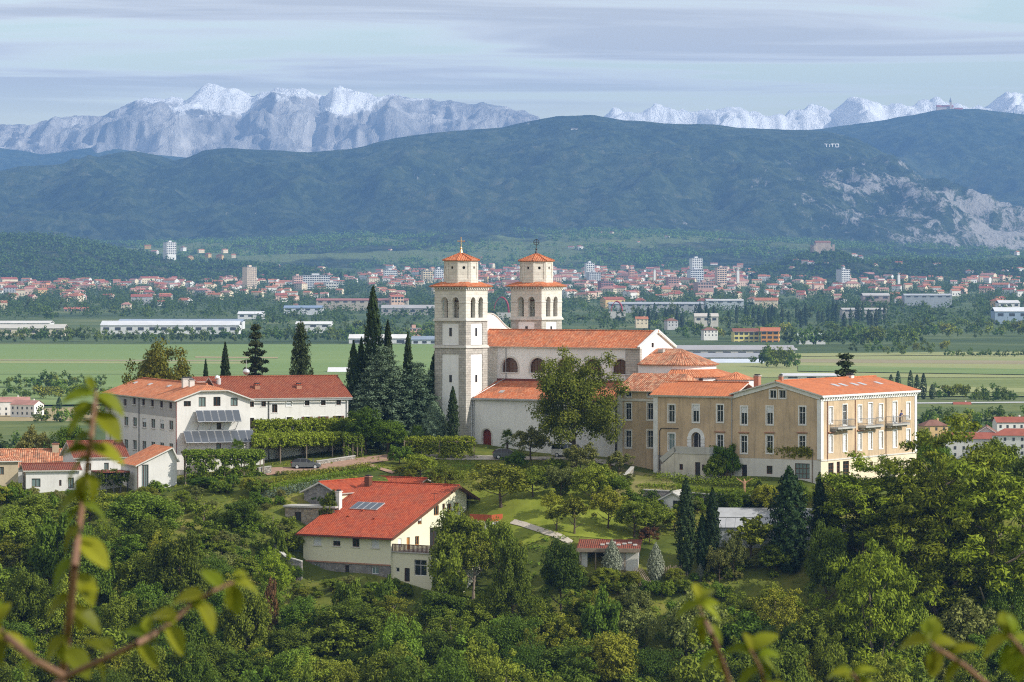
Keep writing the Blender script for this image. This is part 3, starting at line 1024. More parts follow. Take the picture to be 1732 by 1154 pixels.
tiers('fir', 8, 2.6, 15, 40, L_FIR, 0.2, 0.4, 0.3, 0.04, wid=0.42, base=0.08, pw=0.9)
tiers('thuja', 8, 2.2, 20, 40, L_FIR, 0.4, 0.9, 0.3, 0.12, wid=0.55, base=0.04, pw=0.42)
tiers('cedar0', 13, 5.8, 17, 46, L_CEDAR, 0.12, 0.42, 0.34, 0.10, wid=0.95, base=0.06, pw=0.6)
tiers('cedar1', 11, 5.4, 14, 46, L_CEDAR, 0.12, 0.42, 0.34, 0.16, wid=0.95, base=0.05, pw=0.55)


def palm():
    mb = MB()
    mb.path([(0, 0, -.3), (0.05, 0, 0.7), (0, 0, 1.5)], [0.22, 0.18, 0.2], 8)
    tr = mb.mesh('trunk', [M['bark']])
    C, N, t = [], [], []
    lv = MB()
    for k in range(26):
        a = k * 2.4
        el = 1.1 - 1.5 * (k / 26)
        ln = 1.25
        d = Vector((math.cos(a) * math.cos(el), math.sin(a) * math.cos(el), math.sin(el)))
        b = Vector((0, 0, 1.5))
        e = b + d * ln * 0.6
        lv.tube(b, e, 0.02, 0.015, 3)
        side = d.cross(Vector((0, 0, 1))).normalized()
        upv = side.cross(d)
        for j in range(-5, 6):
            w = j / 5
            dd = (d * math.cos(w * 1.25) + side * math.sin(w * 1.25)).normalized()
            tip = e + dd * ln * 0.62 + Vector((0, 0, -0.18))
            q = dd.cross(upv).normalized() * 0.05
            lv.face([e, e + dd * 0.3 + q, tip, e + dd * 0.3 - q])
    reg('palm', 2.7, 1.5, [('fronds', lv.mesh('fronds', [L_MID])), ('trunk', tr)])


palm()


def distant(key, H, Rr, base, k, per, ls, mat, bump=0.3, tall=False):
    zc, rz = (H + base) / 2, (H - base) / 2
    c = crown_points(k, Rr * 0.86, zc, rz * 0.88, low=-0.8, bump=bump * .4, inner=0.35)
    dd = np.linalg.norm(c[:, None] - c[None], axis=2) + np.eye(len(c)) * 99
    c = c[np.sort(dd, 1)[:, 1] < .30 * Rr]
    C, N, t = clumps(c, Rr * (0.26 + 0.16 * rng.random(len(c))), per)
    me = leafmesh('distant_tree', C, N, ls, ls * 0.8, t, mat)
    reg(key, H, Rr, [('', me)])


for i in range(3):
    distant('far%d' % i, 9, 4.6, 0.2, 46, 12, 1.1, [L_DARK, L_MID, L_DARK][i])
distant('farlight', 8, 4.4, 0.2, 46, 12, 1.1, L_LIGHT)
distant('farcol', 10, 2.4, 0.0, 30, 12, 0.9, L_DARK)
z_ = rng.random(420)
a_ = rng.random(420) * 6.283
r_ = 1.3 * np.sin(np.clip(z_ * .92 + .08, 0, 1) * math.pi) ** .6
reg('farcypress', 12, 1.3, [('', leafmesh('distant_cypress', np.stack([np.cos(a_) * r_, np.sin(a_) * r_, z_ * 12], 1), np.stack([np.cos(a_), np.sin(a_), a_ * 0 + .2], 1), 0.8, 0.5, rng.random(420), L_CYP))])

TREES = []


def tree(proto, px, Y_, top=None, w=None, h=None, name='tree', label=None, cat='tree', group=None, base=None, zoff=0.0, X=None):
    """a tree standing on the ground at a photograph column and depth; its top row and its width are photograph pixels"""
    pr = PROTO[proto]
    Y = dep(px, Y_) if 600 < Y_ < 1100 and base == 'g' else Y_
    base = None if base == 'g' else base
    X = xat(px, Y) if X is None else X
    zb_ = gz(X, Y) if base is None else base
    if h is None:
        h = zat(top, Y) - zb_
    h = max(h, 0.5)
    sz = h / pr['H']
    sx = (w / 2 / F * Y) / pr['R'] if w else sz
    rz = random.random() * 6.28
    TREES.append((X, Y))
    sc = (sx, sx * random.uniform(0.92, 1.08), sz)
    if len(pr['parts']) == 1:
        o = inst(name, pr['parts'][0][1])
    else:
        o = empty(name, (0, 0, 0))
        for pn, me in pr['parts']:
            inst(pn, me, o)
    o.location = (X, Y, zb_ - 0.05 + zoff)
    o.rotation_euler = (0, 0, rz)
    o.scale = sc
    return tag(o, label, cat, group)


def leafbox(name, pts, mat, parent=None, per=40, ls=0.28, rad=0.5, **kw):
    """a mass of leaves along a list of centres, one mesh"""
    c = np.array(pts, float)
    r = np.broadcast_to(np.array(rad, float), (len(c),))
    C, N, t = clumps(c, r, per, flat=0.85)
    me = leafmesh(name, C, N, ls * (0.7 + 0.6 * rng.random(len(C))), ls * 0.8, t, mat)
    o = inst(name, me, parent)
    return tag(o, **kw)
# ------------------------------------------------------------------ buildings
class Frame:
    """a building's own axes: s along its front (to the right), v to the back; reads photograph columns and rows off its walls"""

    def __init__(s, px, Y, deg):
        s.O = Vector((xat(px, Y), Y))
        s.a = R(deg)
        s.u = Vector((math.cos(s.a), math.sin(s.a)))
        s.w = Vector((-math.sin(s.a), math.cos(s.a)))

    def at(s, a, b):
        return s.O + s.u * a + s.w * b

    def _solve(s, o, d, px):
        k = (px - CX) / F
        return (k * o.y - o.x) / (d.x - k * d.y)

    def S(s, px, v=0.0):            # s of a column on the plane v
        return s._solve(s.O + s.w * v, s.u, px)

    def V(s, px, a=0.0):            # v of a column on the plane s=a
        return s._solve(s.O + s.u * a, s.w, px)

    def z(s, a, b, py):
        return zat(py, s.at(a, b).y)

    def root(s, name, label, cat, group=None):
        return empty(name, (s.O.x, s.O.y, 0), s.a, label=label, cat=cat, group=group)


def front_m(v):
    return Matrix.Translation((0, v, 0))


def right_m(a):   # faces +s; local x = v
    return Matrix(((0, -1, 0, a), (1, 0, 0, 0), (0, 0, 1, 0), (0, 0, 0, 1)))


def left_m(a):    # faces -s; local x = -v
    return Matrix(((0, 1, 0, a), (-1, 0, 0, 0), (0, 0, 1, 0), (0, 0, 0, 1)))


def back_m(v):    # faces +v; local x = -s
    return Matrix(((-1, 0, 0, 0), (0, -1, 0, v), (0, 0, 1, 0), (0, 0, 0, 1)))


def arch(x, z, w, h, n=10, r=None):
    """outline of a round-headed opening centred on x with its sill at z"""
    r = w / 2 if r is None else r
    pts = [(x - w / 2, z), (x + w / 2, z)]
    for k in range(n + 1):
        a = math.pi * k / n
        pts.append((x + w / 2 * math.cos(a), z + h - r + r * math.sin(a)))
    return pts


def rect(x, z, w, h):
    return [(x - w / 2, z), (x + w / 2, z), (x + w / 2, z + h), (x - w / 2, z + h)]


def sheet(mb, mt, outer, holes, depth, mi=0):
    """wall face with openings cut through it and reveals of the given depth; mt places local x/z (y inwards)"""
    T = lambda x, z, y=0.0: mt @ Vector((x, y, z))
    loops = [outer] + holes
    flat = [p for lp in loops for p in lp]
    for tri in geometry.tessellate_polygon([[Vector((x, z, 0)) for x, z in lp] for lp in loops]):
        q = [flat[i] for i in tri]
        mb.face([T(x, z) for x, z in q], mi, [(x, z) for x, z in q])
    for lp in holes:
        for i in range(len(lp)):
            (xa, za), (xb, zb) = lp[i], lp[(i + 1) % len(lp)]
            mb.face([T(xa, za), T(xb, zb), T(xb, zb, depth), T(xa, za, depth)], mi)


WCACHE = {}


def wmesh(key, fn, mats):
    if key not in WCACHE:
        mb = MB()
        fn(mb)
        WCACHE[key] = mb.mesh(key[0], mats)
    return WCACHE[key]


def window(parent, mt, x, z, w, h, frame='brownwood', glass='glass', bars=(2, 2), surround=None, sill=None, shutters=None, closed=None, depth=0.16, name='window',
           arched=False, half=None, fw=0.07, hood=None, part='pane'):
    """part window (its frame) with sub-parts pane, surround, sill, shutter; sits in an opening of the wall"""
    w, h = round(w, 2), round(h, 2)
    place = mt @ Matrix.Translation((x, 0, z))
    g = 0.004

    def fr(mb):
        d0, d1 = depth - 0.05, depth + 0.01
        if not arched:
            mb.box(-w / 2 + g, -w / 2 + fw, d0, d1, g, h - g)
            mb.box(w / 2 - fw, w / 2 - g, d0, d1, g, h - g)
            mb.box(-w / 2 + fw, w / 2 - fw, d0, d1, h - fw, h - g)
            mb.box(-w / 2 + fw, w / 2 - fw, d0, d1, g, fw)
            hh = h
        else:
            hh = h - w / 2
            mb.box(-w / 2 + g, -w / 2 + fw, d0, d1, g, hh)
            mb.box(w / 2 - fw, w / 2 - g, d0, d1, g, hh)
            mb.box(-w / 2 + fw, w / 2 - fw, d0, d1, g, fw)
            n = 10
            for k in range(n):
                a0, a1 = math.pi * k / n, math.pi * (k + 1) / n
                ro, ri = w / 2 - g, w / 2 - fw
                q = [(ro * math.cos(a0), hh + ro * math.sin(a0)), (ro * math.cos(a1), hh + ro * math.sin(a1)), (ri * math.cos(a1), hh + ri * math.sin(a1)), (ri * math.cos(a0), hh + ri * math.sin(a0))]
                mb.face([(px_, d0, pz) for px_, pz in q])
        for i in range(1, bars[0]):
            xx = -w / 2 + w * i / bars[0]
            top = h - fw if not arched else hh + math.sqrt(max(0.01, (w / 2 - fw) ** 2 - xx * xx))
            mb.box(xx - 0.028, xx + 0.028, d0 + 0.006, d1, fw, top)
        for j in range(1, bars[1]):
            zz_ = h * (0.66 if bars[1] == 2 else j / bars[1])
            ext = w / 2 - fw
            if arched and zz_ > hh:
                ext = math.sqrt(max(0.01, (w / 2 - fw) ** 2 - (zz_ - hh) ** 2))
            mb.box(-ext, ext, d0 + 0.003, d1, zz_ - 0.028, zz_ + 0.028)

    o = inst(name, wmesh((name, w, h, frame, bars, arched, depth, fw), fr, [M[frame]]), parent, place)

    def pane(mb):
        if arched:
            mb.face([(a, depth, b) for a, b in arch(0, 0.01, w - 0.01, h - 0.01)])
        else:
            mb.face([(-w / 2 + g, depth, g), (w / 2 - g, depth, g), (w / 2 - g, depth, h - g), (-w / 2 + g, depth, h - g)])
    inst(part, wmesh((part, w, h, glass, arched, depth), pane, [M[glass]]), o)
    if surround:
        sw = surround[1]

        def su(mb):
            if arched:
                n = 14
                hh = h - w / 2
                for sx_ in (-1, 1):
                    mb.box(*sorted((sx_ * w / 2, sx_ * (w / 2 + sw))), -0.05, -0.003, 0, hh)
                for k in range(n):
                    a0, a1 = math.pi * k / n, math.pi * (k + 1) / n
                    ro, ri = w / 2 + sw, w / 2
                    A = [(r_ * math.cos(a_), hh + r_ * math.sin(a_)) for r_, a_ in ((ro, a0), (ro, a1), (ri, a1), (ri, a0))]
                    mb.face([(p, -0.05, q) for p, q in A])
                    mb.face([(A[0][0], -0.05, A[0][1]), (A[1][0], -0.05, A[1][1]), (A[1][0], 0, A[1][1]), (A[0][0], 0, A[0][1])])
            else:
                mb.box(-w / 2 - sw, -w / 2, -0.05, -0.003, -sw, h + sw)
                mb.box(w / 2, w / 2 + sw, -0.05, -0.003, -sw, h + sw)
                mb.box(-w / 2, w / 2, -0.05, -0.003, h, h + sw)
                mb.box(-w / 2, w / 2, -0.05, -0.003, -sw, 0)
        inst('surround', wmesh(('surround', w, h, surround, arched), su, [M[surround[0]]]), o)
    if sill:
        inst('sill', wmesh(('sill', w, sill), lambda mb: mb.box(-w / 2 - 0.12, w / 2 + 0.12, -0.14, -0.055 if surround else -0.003, -0.11, -0.02), [M[sill]]), o)
    if hood:
        inst('hood', wmesh(('hood', w, hood), lambda mb: mb.box(-w / 2 - 0.3, w / 2 + 0.3, -0.22, -0.003, h + 0.32, h + 0.46), [M[hood]]), o)
    if shutters:
        for sx_ in (-1, 1):
            def sh(mb, sx_=sx_):
                x0, x1 = sorted((sx_ * (w / 2 + 0.02), sx_ * (w / 2 + 0.02 + w * 0.55)))
                mb.box(x0, x1, -0.07, -0.004, 0, h)
                for q in range(int(h / 0.22)):
                    mb.box(x0 + 0.05, x1 - 0.05, -0.085, -0.07, 0.08 + q * 0.22, 0.2 + q * 0.22)
            inst('shutter', wmesh(('shutter', w, h, shutters, sx_), sh, [M[shutters]]), o)
    if closed:
        fr_ = 1.0 if half is None else half
        inst('roller_shutter', wmesh(('roller_shutter', w, h, closed, fr_), lambda mb: [mb.box(-w / 2 + 0.02, w / 2 - 0.02, depth - 0.1, depth - 0.06, h * (1 - fr_) + 0.02 + k * (h * fr_ - 0.04) / 8,
                                                                                      h * (1 - fr_) + 0.02 + (k + 0.86) * (h * fr_ - 0.04) / 8) for k in range(8)], [M[closed]]), o)
    return o


def facade(root, name, mt, outer, wins, mat, depth=0.22, part=True):
    """a wall (one part) with its windows; wins: dicts of x (centre), z (sill), w, h and window() options"""
    mb = MB()
    holes = []
    for q in wins:
        holes.append(arch(q['x'], q['z'], q['w'], q['h']) if q.get('arched') else rect(q['x'], q['z'], q['w'], q['h']))
    sheet(mb, mt, outer, holes, depth)
    o = mb.build(name, [mat], root)
    for q in wins:
        q = dict(q)
        if q.pop('void', False):
            continue
        window(root, mt, q.pop('x'), q.pop('z'), q.pop('w'), q.pop('h'), **q)
    return o


def fwin(fr, v, px, t, b, w, **kw):
    """an opening read off the photograph on the front plane v"""
    s_ = fr.S(px, v)
    ww = fr.S(px + w / 2, v) - fr.S(px - w / 2, v)
    return dict(x=s_, z=fr.z(s_, v, b), w=ww, h=fr.z(s_, v, t) - fr.z(s_, v, b), **kw)


def rwin(fr, a, px, t, b, w, **kw):
    v_ = fr.V(px, a)
    ww = fr.V(px + w / 2, a) - fr.V(px - w / 2, a)
    return dict(x=v_, z=fr.z(a, v_, b), w=ww, h=fr.z(a, v_, t) - fr.z(a, v_, b), **kw)


def lwin(fr, a, px, t, b, w, **kw):
    q = rwin(fr, a, px, t, b, w, **kw)
    q['x'], q['w'] = -q['x'], abs(q['w'])
    return q


def ridge_caps(root, p0, p1, mat, r=0.13):
    mb = MB()
    p0, p1 = Vector(p0), Vector(p1)
    n = max(2, int((p1 - p0).length / 0.45))
    for k in range(n):
        a, b = p0.lerp(p1, k / n), p0.lerp(p1, (k + 1.1) / n)
        mb.tube(a, b, r, r * 0.86, 6)
    return mb.build('ridge_tiles', [mat], root)


def gable_roof(root, s0, s1, v0, v1, ze, zr, mat, along='s', vr=None, ov=0.45, t=0.16, edge=None, cut=None, name='roof', caps=True):
    """two slopes over a rectangle; ridge along s or v, at vr across; ze at the wall line"""
    edge = edge or M['trimdull']
    if along == 's':
        vr = (v0 + v1) / 2 if vr is None else vr
        za = ze - (zr - ze) / (vr - v0) * ov
        zb = ze - (zr - ze) / (v1 - vr) * ov
        A = [(s0 - ov, v0 - ov, za), (s1 + ov, v0 - ov, za), (s1 + ov, vr, zr), (s0 - ov, vr, zr)]
        B = [(s0 - ov, vr, zr), (s1 + ov, vr, zr), (s1 + ov, v1 + ov, zb), (s0 - ov, v1 + ov, zb)]
        rp = ((s0 - ov, vr, zr + 0.03), (s1 + ov, vr, zr + 0.03))
    else:
        vr = (s0 + s1) / 2 if vr is None else vr
        za = ze - (zr - ze) / (vr - s0) * ov
        zb = ze - (zr - ze) / (s1 - vr) * ov
        A = [(s0 - ov, v0 - ov, za), (vr, v0 - ov, zr), (vr, v1 + ov, zr), (s0 - ov, v1 + ov, za)]
        B = [(vr, v0 - ov, zr), (s1 + ov, v0 - ov, zb), (s1 + ov, v1 + ov, zb), (vr, v1 + ov, zr)]
        rp = ((vr, v0 - ov, zr + 0.03), (vr, v1 + ov, zr + 0.03))
    mb = MB()
    mb.slab([Vector(p) + Vector((0, 0, t)) for p in A], t, 0, 1)
    mb.slab([Vector(p) + Vector((0, 0, t)) for p in B], t, 0, 1)
    o = mb.build(name, [mat, edge], root)
    if caps:
        c = ridge_caps(root, Vector(rp[0]) + Vector((0, 0, t)), Vector(rp[1]) + Vector((0, 0, t)), mat)
        c.parent = o
    return o


def chimney(root, s, v, z0, z1, w, mat='brick', cap='concrete', d=None):
    d = d or w
    o = MB().box(s - w / 2, s + w / 2, v - d / 2, v + d / 2, z0, z1).build('chimney', [M[mat]], root)
    MB().box(s - w / 2 - .08, s + w / 2 + .08, v - d / 2 - .08, v + d / 2 + .08, z1 + 0.002, z1 + 0.12).build('cap', [M[cap]], o)
    MB().box(s - w / 2 + .08, s + w / 2 - .08, v - d / 2 + .08, v + d / 2 - .08, z1 + 0.122, z1 + 0.3).build('pot', [M['iron']], o)
    return o


def pipe(root, pts, mat='metal', r=0.06, name='downpipe'):
    return MB().path([Vector(p) for p in pts], r, 6).build(name, [M[mat]], root)


# ================================================================== church
CH = Frame(788, 500, -34)
church = CH.root('church', 'white twin-towered church with orange tile roofs', 'church')
TW = 5.4
ZB = 22.5
V2 = CH.V(916, 0.0)                   # near corner of the second tower


def tower(v0, first):
    zf = lambda py: zat(py, CH.at(0, 0).y)
    z1, z2, z3, z4 = zf(587.6), zf(542), zf(491), zf(486)
    zo, zp, za = zf(478), zf(441), zf(427)
    s0, s1, va, vb = -TW, 0.0, v0, v0 + TW
    mb = MB()
    mb.box(s0 + 0.12, s1 - 0.12, va + 0.12, vb - 0.12, ZB, z2)
    tw = mb.build('bell_tower', [M['church_white']], church)
    st = MB()
    pw = 1.25
    for (a0, a1) in ((s0, s0 + pw), (s1 - pw, s1)):
        for (b0, b1) in ((va, va + pw), (vb - pw, vb)):
            st.box(a0, a1, b0, b1, ZB, z2 - 0.02)
    for zlo, zhi in ((zf(599.5), z1 - 0.15), (z1 + 0.25, zf(584)), (zf(547), z2 - 0.02)):
        st.box(s0 + pw, s1 - pw, va + 0.02, vb - 0.02, zlo, zhi)
        st.box(s0 + 0.02, s1 - 0.02, va + pw, vb - pw, zlo, zhi)
    st.box(s0 - 0.1, s1 + 0.1, va - 0.1, vb + 0.1, ZB, zf(742))
    st.build('stone_piers', [M['stone']], tw)
    for zc_ in (z1, z2):
        MB().box(s0 - 0.18, s1 + 0.18, va - 0.18, vb + 0.18, zc_ - 0.14, zc_ + 0.08).box(s0 - 0.1, s1 + 0.1, va - 0.1, vb + 0.1, zc_ + 0.08, zc_ + 0.22).build('string_course', [M['trimdull']], tw)
    # belfry: four walls with a pair of round-headed openings each
    bz = z2 + 0.222
    bm = MB()
    th = 0.5
    om = z3 - bz
    for mt, x0, x1 in ((front_m(va), s0, s1), (right_m(s1), va, vb), (left_m(s0), -vb, -va), (back_m(vb), -s1, -s0)):
        xm = (x0 + x1) / 2
        ho = [arch(xm - 0.95, bz + 0.12, 1.12, zf(503) - bz - 0.12), arch(xm + 0.95, bz + 0.12, 1.12, zf(503) - bz - 0.12)]
        sheet(bm, mt, [(x0, bz), (x1, bz), (x1, z3), (x0, z3)], ho, th)
    for a, b in ((s0 + .3, va + .3), (s1 - .9, va + .3), (s0 + .3, vb - .9), (s1 - .9, vb - .9)):
        bm.box(a, a + 0.6, b, b + 0.6, bz, z3)
    bm.box(s0 + 0.3, s1 - 0.3, va + 0.3, vb - 0.3, bz, bz + 0.05)
    bm.build('belfry', [M['stonelight']], tw)
    im = MB()
    zi = zf(513)
    for mt, x0, x1 in ((front_m(va), s0, s1), (right_m(s1), va, vb)):
        xm = (x0 + x1) / 2
        for a, b in ((x0 - 0.05, xm - 1.51), (xm - 0.39, xm + 0.39), (xm + 1.51, x1 + 0.05)):
            p = [mt @ Vector((a, -0.06, zi)), mt @ Vector((b, -0.06, zi)), mt @ Vector((b, -0.06, zi + 0.14)), mt @ Vector((a, -0.06, zi + 0.14))]
            q = [mt @ Vector((a, 0.02, zi)), mt @ Vector((b, 0.02, zi)), mt @ Vector((b, 0.02, zi + 0.14)), mt @ Vector((a, 0.02, zi + 0.14))]
            im.face(p)
            im.face([p[3], p[2], q[2], q[3]])
            im.face([p[1], p[2], q[2], q[1]])
        for xx in (xm - 0.95, xm + 0.95):
            rr = 0.56
            hz = zf(503) - rr
            for k in range(12):
                a0, a1 = math.pi * k / 12, math.pi * (k + 1) / 12
                A = [mt @ Vector((xx + r_ * math.cos(a_), -0.05, hz + r_ * math.sin(a_))) for r_, a_ in ((rr + 0.22, a0), (rr + 0.22, a1), (rr, a1), (rr, a0))]
                im.face(A)
                B = [mt @ Vector((xx + (rr + .22) * math.cos(a_), y_, hz + (rr + .22) * math.sin(a_))) for a_, y_ in ((a0, -.05), (a1, -.05), (a1, 0.01), (a0, 0.01))]
                im.face(B)
    im.build('imposts', [M['trimdull']], tw)
    # cornice with brackets
    MB().box(s0 - 0.12, s1 + 0.12, va - 0.12, vb + 0.12, z3 - 0.02, z3 + 0.14).box(s0 - 0.42, s1 + 0.42, va - 0.42, vb + 0.42, z3 + 0.36, z4 + 0.14).build('cornice', [M['trimdull']], tw)
    nb = 12
    for k in range(nb):
        c_ = (k + 0.5) / nb
        for (x0, x1, y0, y1) in ((s0 + TW * c_ - .1, s0 + TW * c_ + .1, va - 0.34, va), (s1, s1 + 0.34, va + TW * c_ - .1, va + TW * c_ + .1)):
            MB().box(x0, x1, y0, y1, z3 + 0.142, z3 + 0.358).build('bracket', [M['trimdull']], tw)
    # skirt roof, octagon, its roof and the cross
    cx, cy = (s0 + s1) / 2, (va + vb) / 2
    e = TW / 2 + 0.62
    zr0 = z4 + 0.16
    ro = 2.42
    ap = [(cx + ro * math.cos(R(22.5 + 45 * k)), cy + ro * math.sin(R(22.5 + 45 * k))) for k in range(8)]
    zr1 = zo + 0.1
    rb = MB()
    cor = [(cx - e, cy - e), (cx + e, cy - e), (cx + e, cy + e), (cx - e, cy + e)]
    inn = [(cx - 2.0, cy - 2.0), (cx + 2.0, cy - 2.0), (cx + 2.0, cy + 2.0), (cx - 2.0, cy + 2.0)]
    for k in range(4):
        j = (k + 1) % 4
        rb.slab([(*cor[k], zr0), (*cor[j], zr0), (*inn[j], zr1), (*inn[k], zr1)], 0.12)
    rb.build('skirt_roof', [M['t_church']], tw)
    ob = MB()
    oc = [(cx + ro * math.cos(R(22.5 + 45 * k)), cy + ro * math.sin(R(22.5 + 45 * k))) for k in range(8)]
    for k in range(8):
        (xa, ya), (xb, yb) = oc[k], oc[(k + 1) % 8]
        d = Vector((xb - xa, yb - ya))
        L = d.length
        d.normalize()
        mt = Matrix(((d.x, -d.y, 0, xa), (d.y, d.x, 0, ya), (0, 0, 1, 0), (0, 0, 0, 1)))
        hz = zo + (zp - zo) * 0.68
        sheet(ob, mt, [(0, zo - 0.6), (L, zo - 0.6), (L, zp), (0, zp)], [[(L / 2 + 0.22 * math.cos(2 * math.pi * q / 12), hz + 0.22 * math.sin(2 * math.pi * q / 12)) for q in range(12)]], 0.4)
        for x0, x1, y0, z0_, z1_ in ((0.0, 0.3, -0.07, zo - .6, zp), (L - 0.3, L, -0.07, zo - .6, zp), (0.3, L - 0.3, -0.05, zo - 0.6, zo + 0.5), (0.3, L - .3, -0.05, zp - 0.3, zp)):
            a = [mt @ Vector((x, y0, z_)) for x, z_ in ((x0, z0_), (x1, z0_), (x1, z1_), (x0, z1_))]
            b = [mt @ Vector((x, 0.01, z_)) for x, z_ in ((x0, z0_), (x1, z0_), (x1, z1_), (x0, z1_))]
            ob.face(a)
            for i in range(4):
                ob.face([a[i], a[(i + 1) % 4], b[(i + 1) % 4], b[i]])
    ob.build('octagon', [M['stonelight']], tw)
    MB().prism([(cx + (ro - .42) * math.cos(R(22.5 + 45 * k)), cy + (ro - .42) * math.sin(R(22.5 + 45 * k))) for k in range(8)], zo - 0.5, zp - 0.05).build('lantern_shade_core', [M['iron']], tw)  # dark block behind the oculi stands for the shade inside
    rf = MB()
    er = ro + 0.32
    for k in range(8):
        a0, a1 = R(22.5 + 45 * k), R(67.5 + 45 * k)
        rf.slab([(cx + er * math.cos(a0), cy + er * math.sin(a0), zp + 0.06), (cx + er * math.cos(a1), cy + er * math.sin(a1), zp + 0.06), (cx, cy, za)], 0.1)
        rf.tube((cx + er * math.cos(a0), cy + er * math.sin(a0), zp + 0.1), (cx, cy, za + 0.02), 0.09, 0.07, 5)
    rf.build('octagon_roof', [M['t_church']], tw)
    cm = MB().lathe([(0.26, za - 0.1), (0.16, za + 0.25), (0.09, za + 0.45), (0.17, za + 0.62), (0.09, za + 0.78), (0.045, za + 0.8), (0.045, za + 2.1), (0, za + 2.12)], 8, cx, cy)
    dx, dy = CH.u.x, 0
    # arms across the view, in the plane of the facade
    def bar(a, b, r):
        cm.tube(a, b, r, r, 5)
    zc2 = za + 1.62
    if first:
        bar((cx - 0.42, cy - 0.2, zc2), (cx + 0.42, cy + 0.2, zc2), 0.05)
        for q in ((-0.42, -0.2, 0), (0.42, 0.2, 0), (0, 0, 0.5)):
            cm.lathe([(0, zc2 + q[2] - 0.1), (0.1, zc2 + q[2]), (0, zc2 + q[2] + 0.1)], 6, cx + q[0], cy + q[1])
    else:
        for k in range(12):
            a0, a1 = 2 * math.pi * k / 12, 2 * math.pi * (k + 1) / 12
            bar((cx + 0.36 * math.cos(a0), cy + 0.18 * math.cos(a0), zc2 + 0.4 * math.sin(a0)), (cx + 0.36 * math.cos(a1), cy + 0.18 * math.cos(a1), zc2 + 0.4 * math.sin(a1)), 0.05)
        bar((cx - 0.4, cy - 0.2, zc2), (cx + 0.4, cy + 0.2, zc2), 0.045)
    cm.build('cross', [M['gold'] if first else M['iron']], tw)
    MB().lathe([(0, bz + 2.4), (0.25, bz + 2.35), (0.38, bz + 1.9), (0.5, bz + 1.45), (0.62, bz + 1.3), (0, bz + 1.3)], 12, cx, cy).build('bell', [M['bell']], tw)
    MB().tube((cx - 2, cy, bz + 2.45), (cx + 2, cy, bz + 2.45), 0.1).build('bell_beam', [M['brownwood']], tw)
    # slit windows in the plaster panels
    for py0, py1 in ((555, 569), (635, 647)):
        MB().box(cx - 0.2, cx + 0.2, va + 0.05, va + 0.118, zf(py1), zf(py0)).build('slit_window', [M['iron']], tw)
        MB().box(s1 - 0.118, s1 - 0.05, cy - 0.2, cy + 0.2, zf(py1), zf(py0)).build('slit_window', [M['iron']], tw)


tower(0.0, True)
tower(V2, False)
VC = (0 + V2 + TW) / 2                  # nave axis
NH = 4.5
SN = CH.S(1082, VC - NH)                # east end of the nave
ze_n, zr_n = CH.z(0, VC - NH, 585.6), CH.z(12, VC, 561)
wins = []
for px in (862.5, 909.5, 955.5, 1003, 1050):
    wins.append(fwin(CH, VC - NH, px, 605, 630, 27, arched=True, frame='brownwood', glass='brownglass', bars=(5, 4), surround=('trimdull', 0.25), sill='trim', depth=0.35, fw=0.06))
for q in wins:
    q['z'] = wins[0]['z']
    q['w'], q['h'] = wins[0]['w'], max(wins[0]['h'], wins[0]['w'] / 2 + 0.5)
facade(church, 'nave_wall', front_m(VC - NH), [(-4.6, ZB), (SN, ZB), (SN, ze_n), (-4.6, ze_n)], wins, M['church_white'], 0.35)
facade(church, 'nave_rear_wall', back_m(VC + NH), [(-SN, ZB), (4.6, ZB), (4.6, ze_n), (-SN, ze_n)], [], M['church_white'])
facade(church, 'gable_wall', right_m(SN), [(VC - NH, ZB), (VC + NH, ZB), (VC + NH, ze_n), (VC, zr_n + 0.1), (VC - NH, ze_n)],
       [rwin(CH, SN, 1104, 580, 588, 4, frame='brownwood', bars=(1, 1))], M['church_white'])
MB().box(SN - 2.3, SN + 0.06, VC - NH - 0.06, VC - NH + 0.5, ZB, ze_n - 0.1).build('stone_corner', [M['stone']], church)
MB().box(CH.S(824, VC - NH), CH.S(841, VC - NH), VC - NH - 0.05, VC - NH + 0.2, ZB + 8, ze_n - 0.1).build('stone_pilaster', [M['stonelight']], church)
gable_roof(church, -4.3, SN - 0.1, VC - NH, VC + NH, ze_n, zr_n, M['t_church'], 's', ov=0.4)
cop = MB()
for sg in (-1, 1):
    cop.slab([(SN - 0.15, VC, zr_n + 0.42), (SN + 0.32, VC, zr_n + 0.42), (SN + 0.32, VC + sg * (NH + 0.45), ze_n + 0.16), (SN - 0.15, VC + sg * (NH + 0.45), ze_n + 0.16)], 0.2)
cop.build('gable_coping', [M['trim']], church)
# aisle in front of the nave
VA = CH.V(800, 0.0)
ze_a, zr_a = CH.z(0.2, VA, 673), CH.z(0.2, VC - NH, 645)
SA = SN - 0.2
door = fwin(CH, VA, 823.5, 726, 757, 15, arched=True, frame='reddoor', glass='reddoor', bars=(2, 2), surround=('trimdull', 0.22), name='door', depth=0.3, part='door_leaf')
facade(church, 'aisle_wall', front_m(VA), [(0.0, ZB), (SA, ZB), (SA, ze_a), (0.0, ze_a)], [door], M['church_white'], 0.3)
mb = MB()
sl = (zr_a - ze_a) / (VC - NH - VA)
mb.slab([(0.02, VA - 0.4, ze_a - 0.4 * sl + 0.15), (SA, VA - 0.4, ze_a - 0.4 * sl + 0.15), (SA, VC - NH, zr_a + 0.15), (0.02, VC - NH, zr_a + 0.15)], 0.15, 0, 1)
mb.build('aisle_roof', [M['t_church'], M['trimdull']], church)
MB().box(0.03, SA, VC - NH - 0.12, VC - NH - 0.003, zr_a + 0.05, zr_a + 0.42).build('flashing', [M['redpipe']], church)
MB().box(0.02, SA, VA - 0.5, VA - 0.36, ze_a - 0.4 * sl - 0.12, ze_a - 0.4 * sl + 0.06).build('gutter', [M['metal']], church)
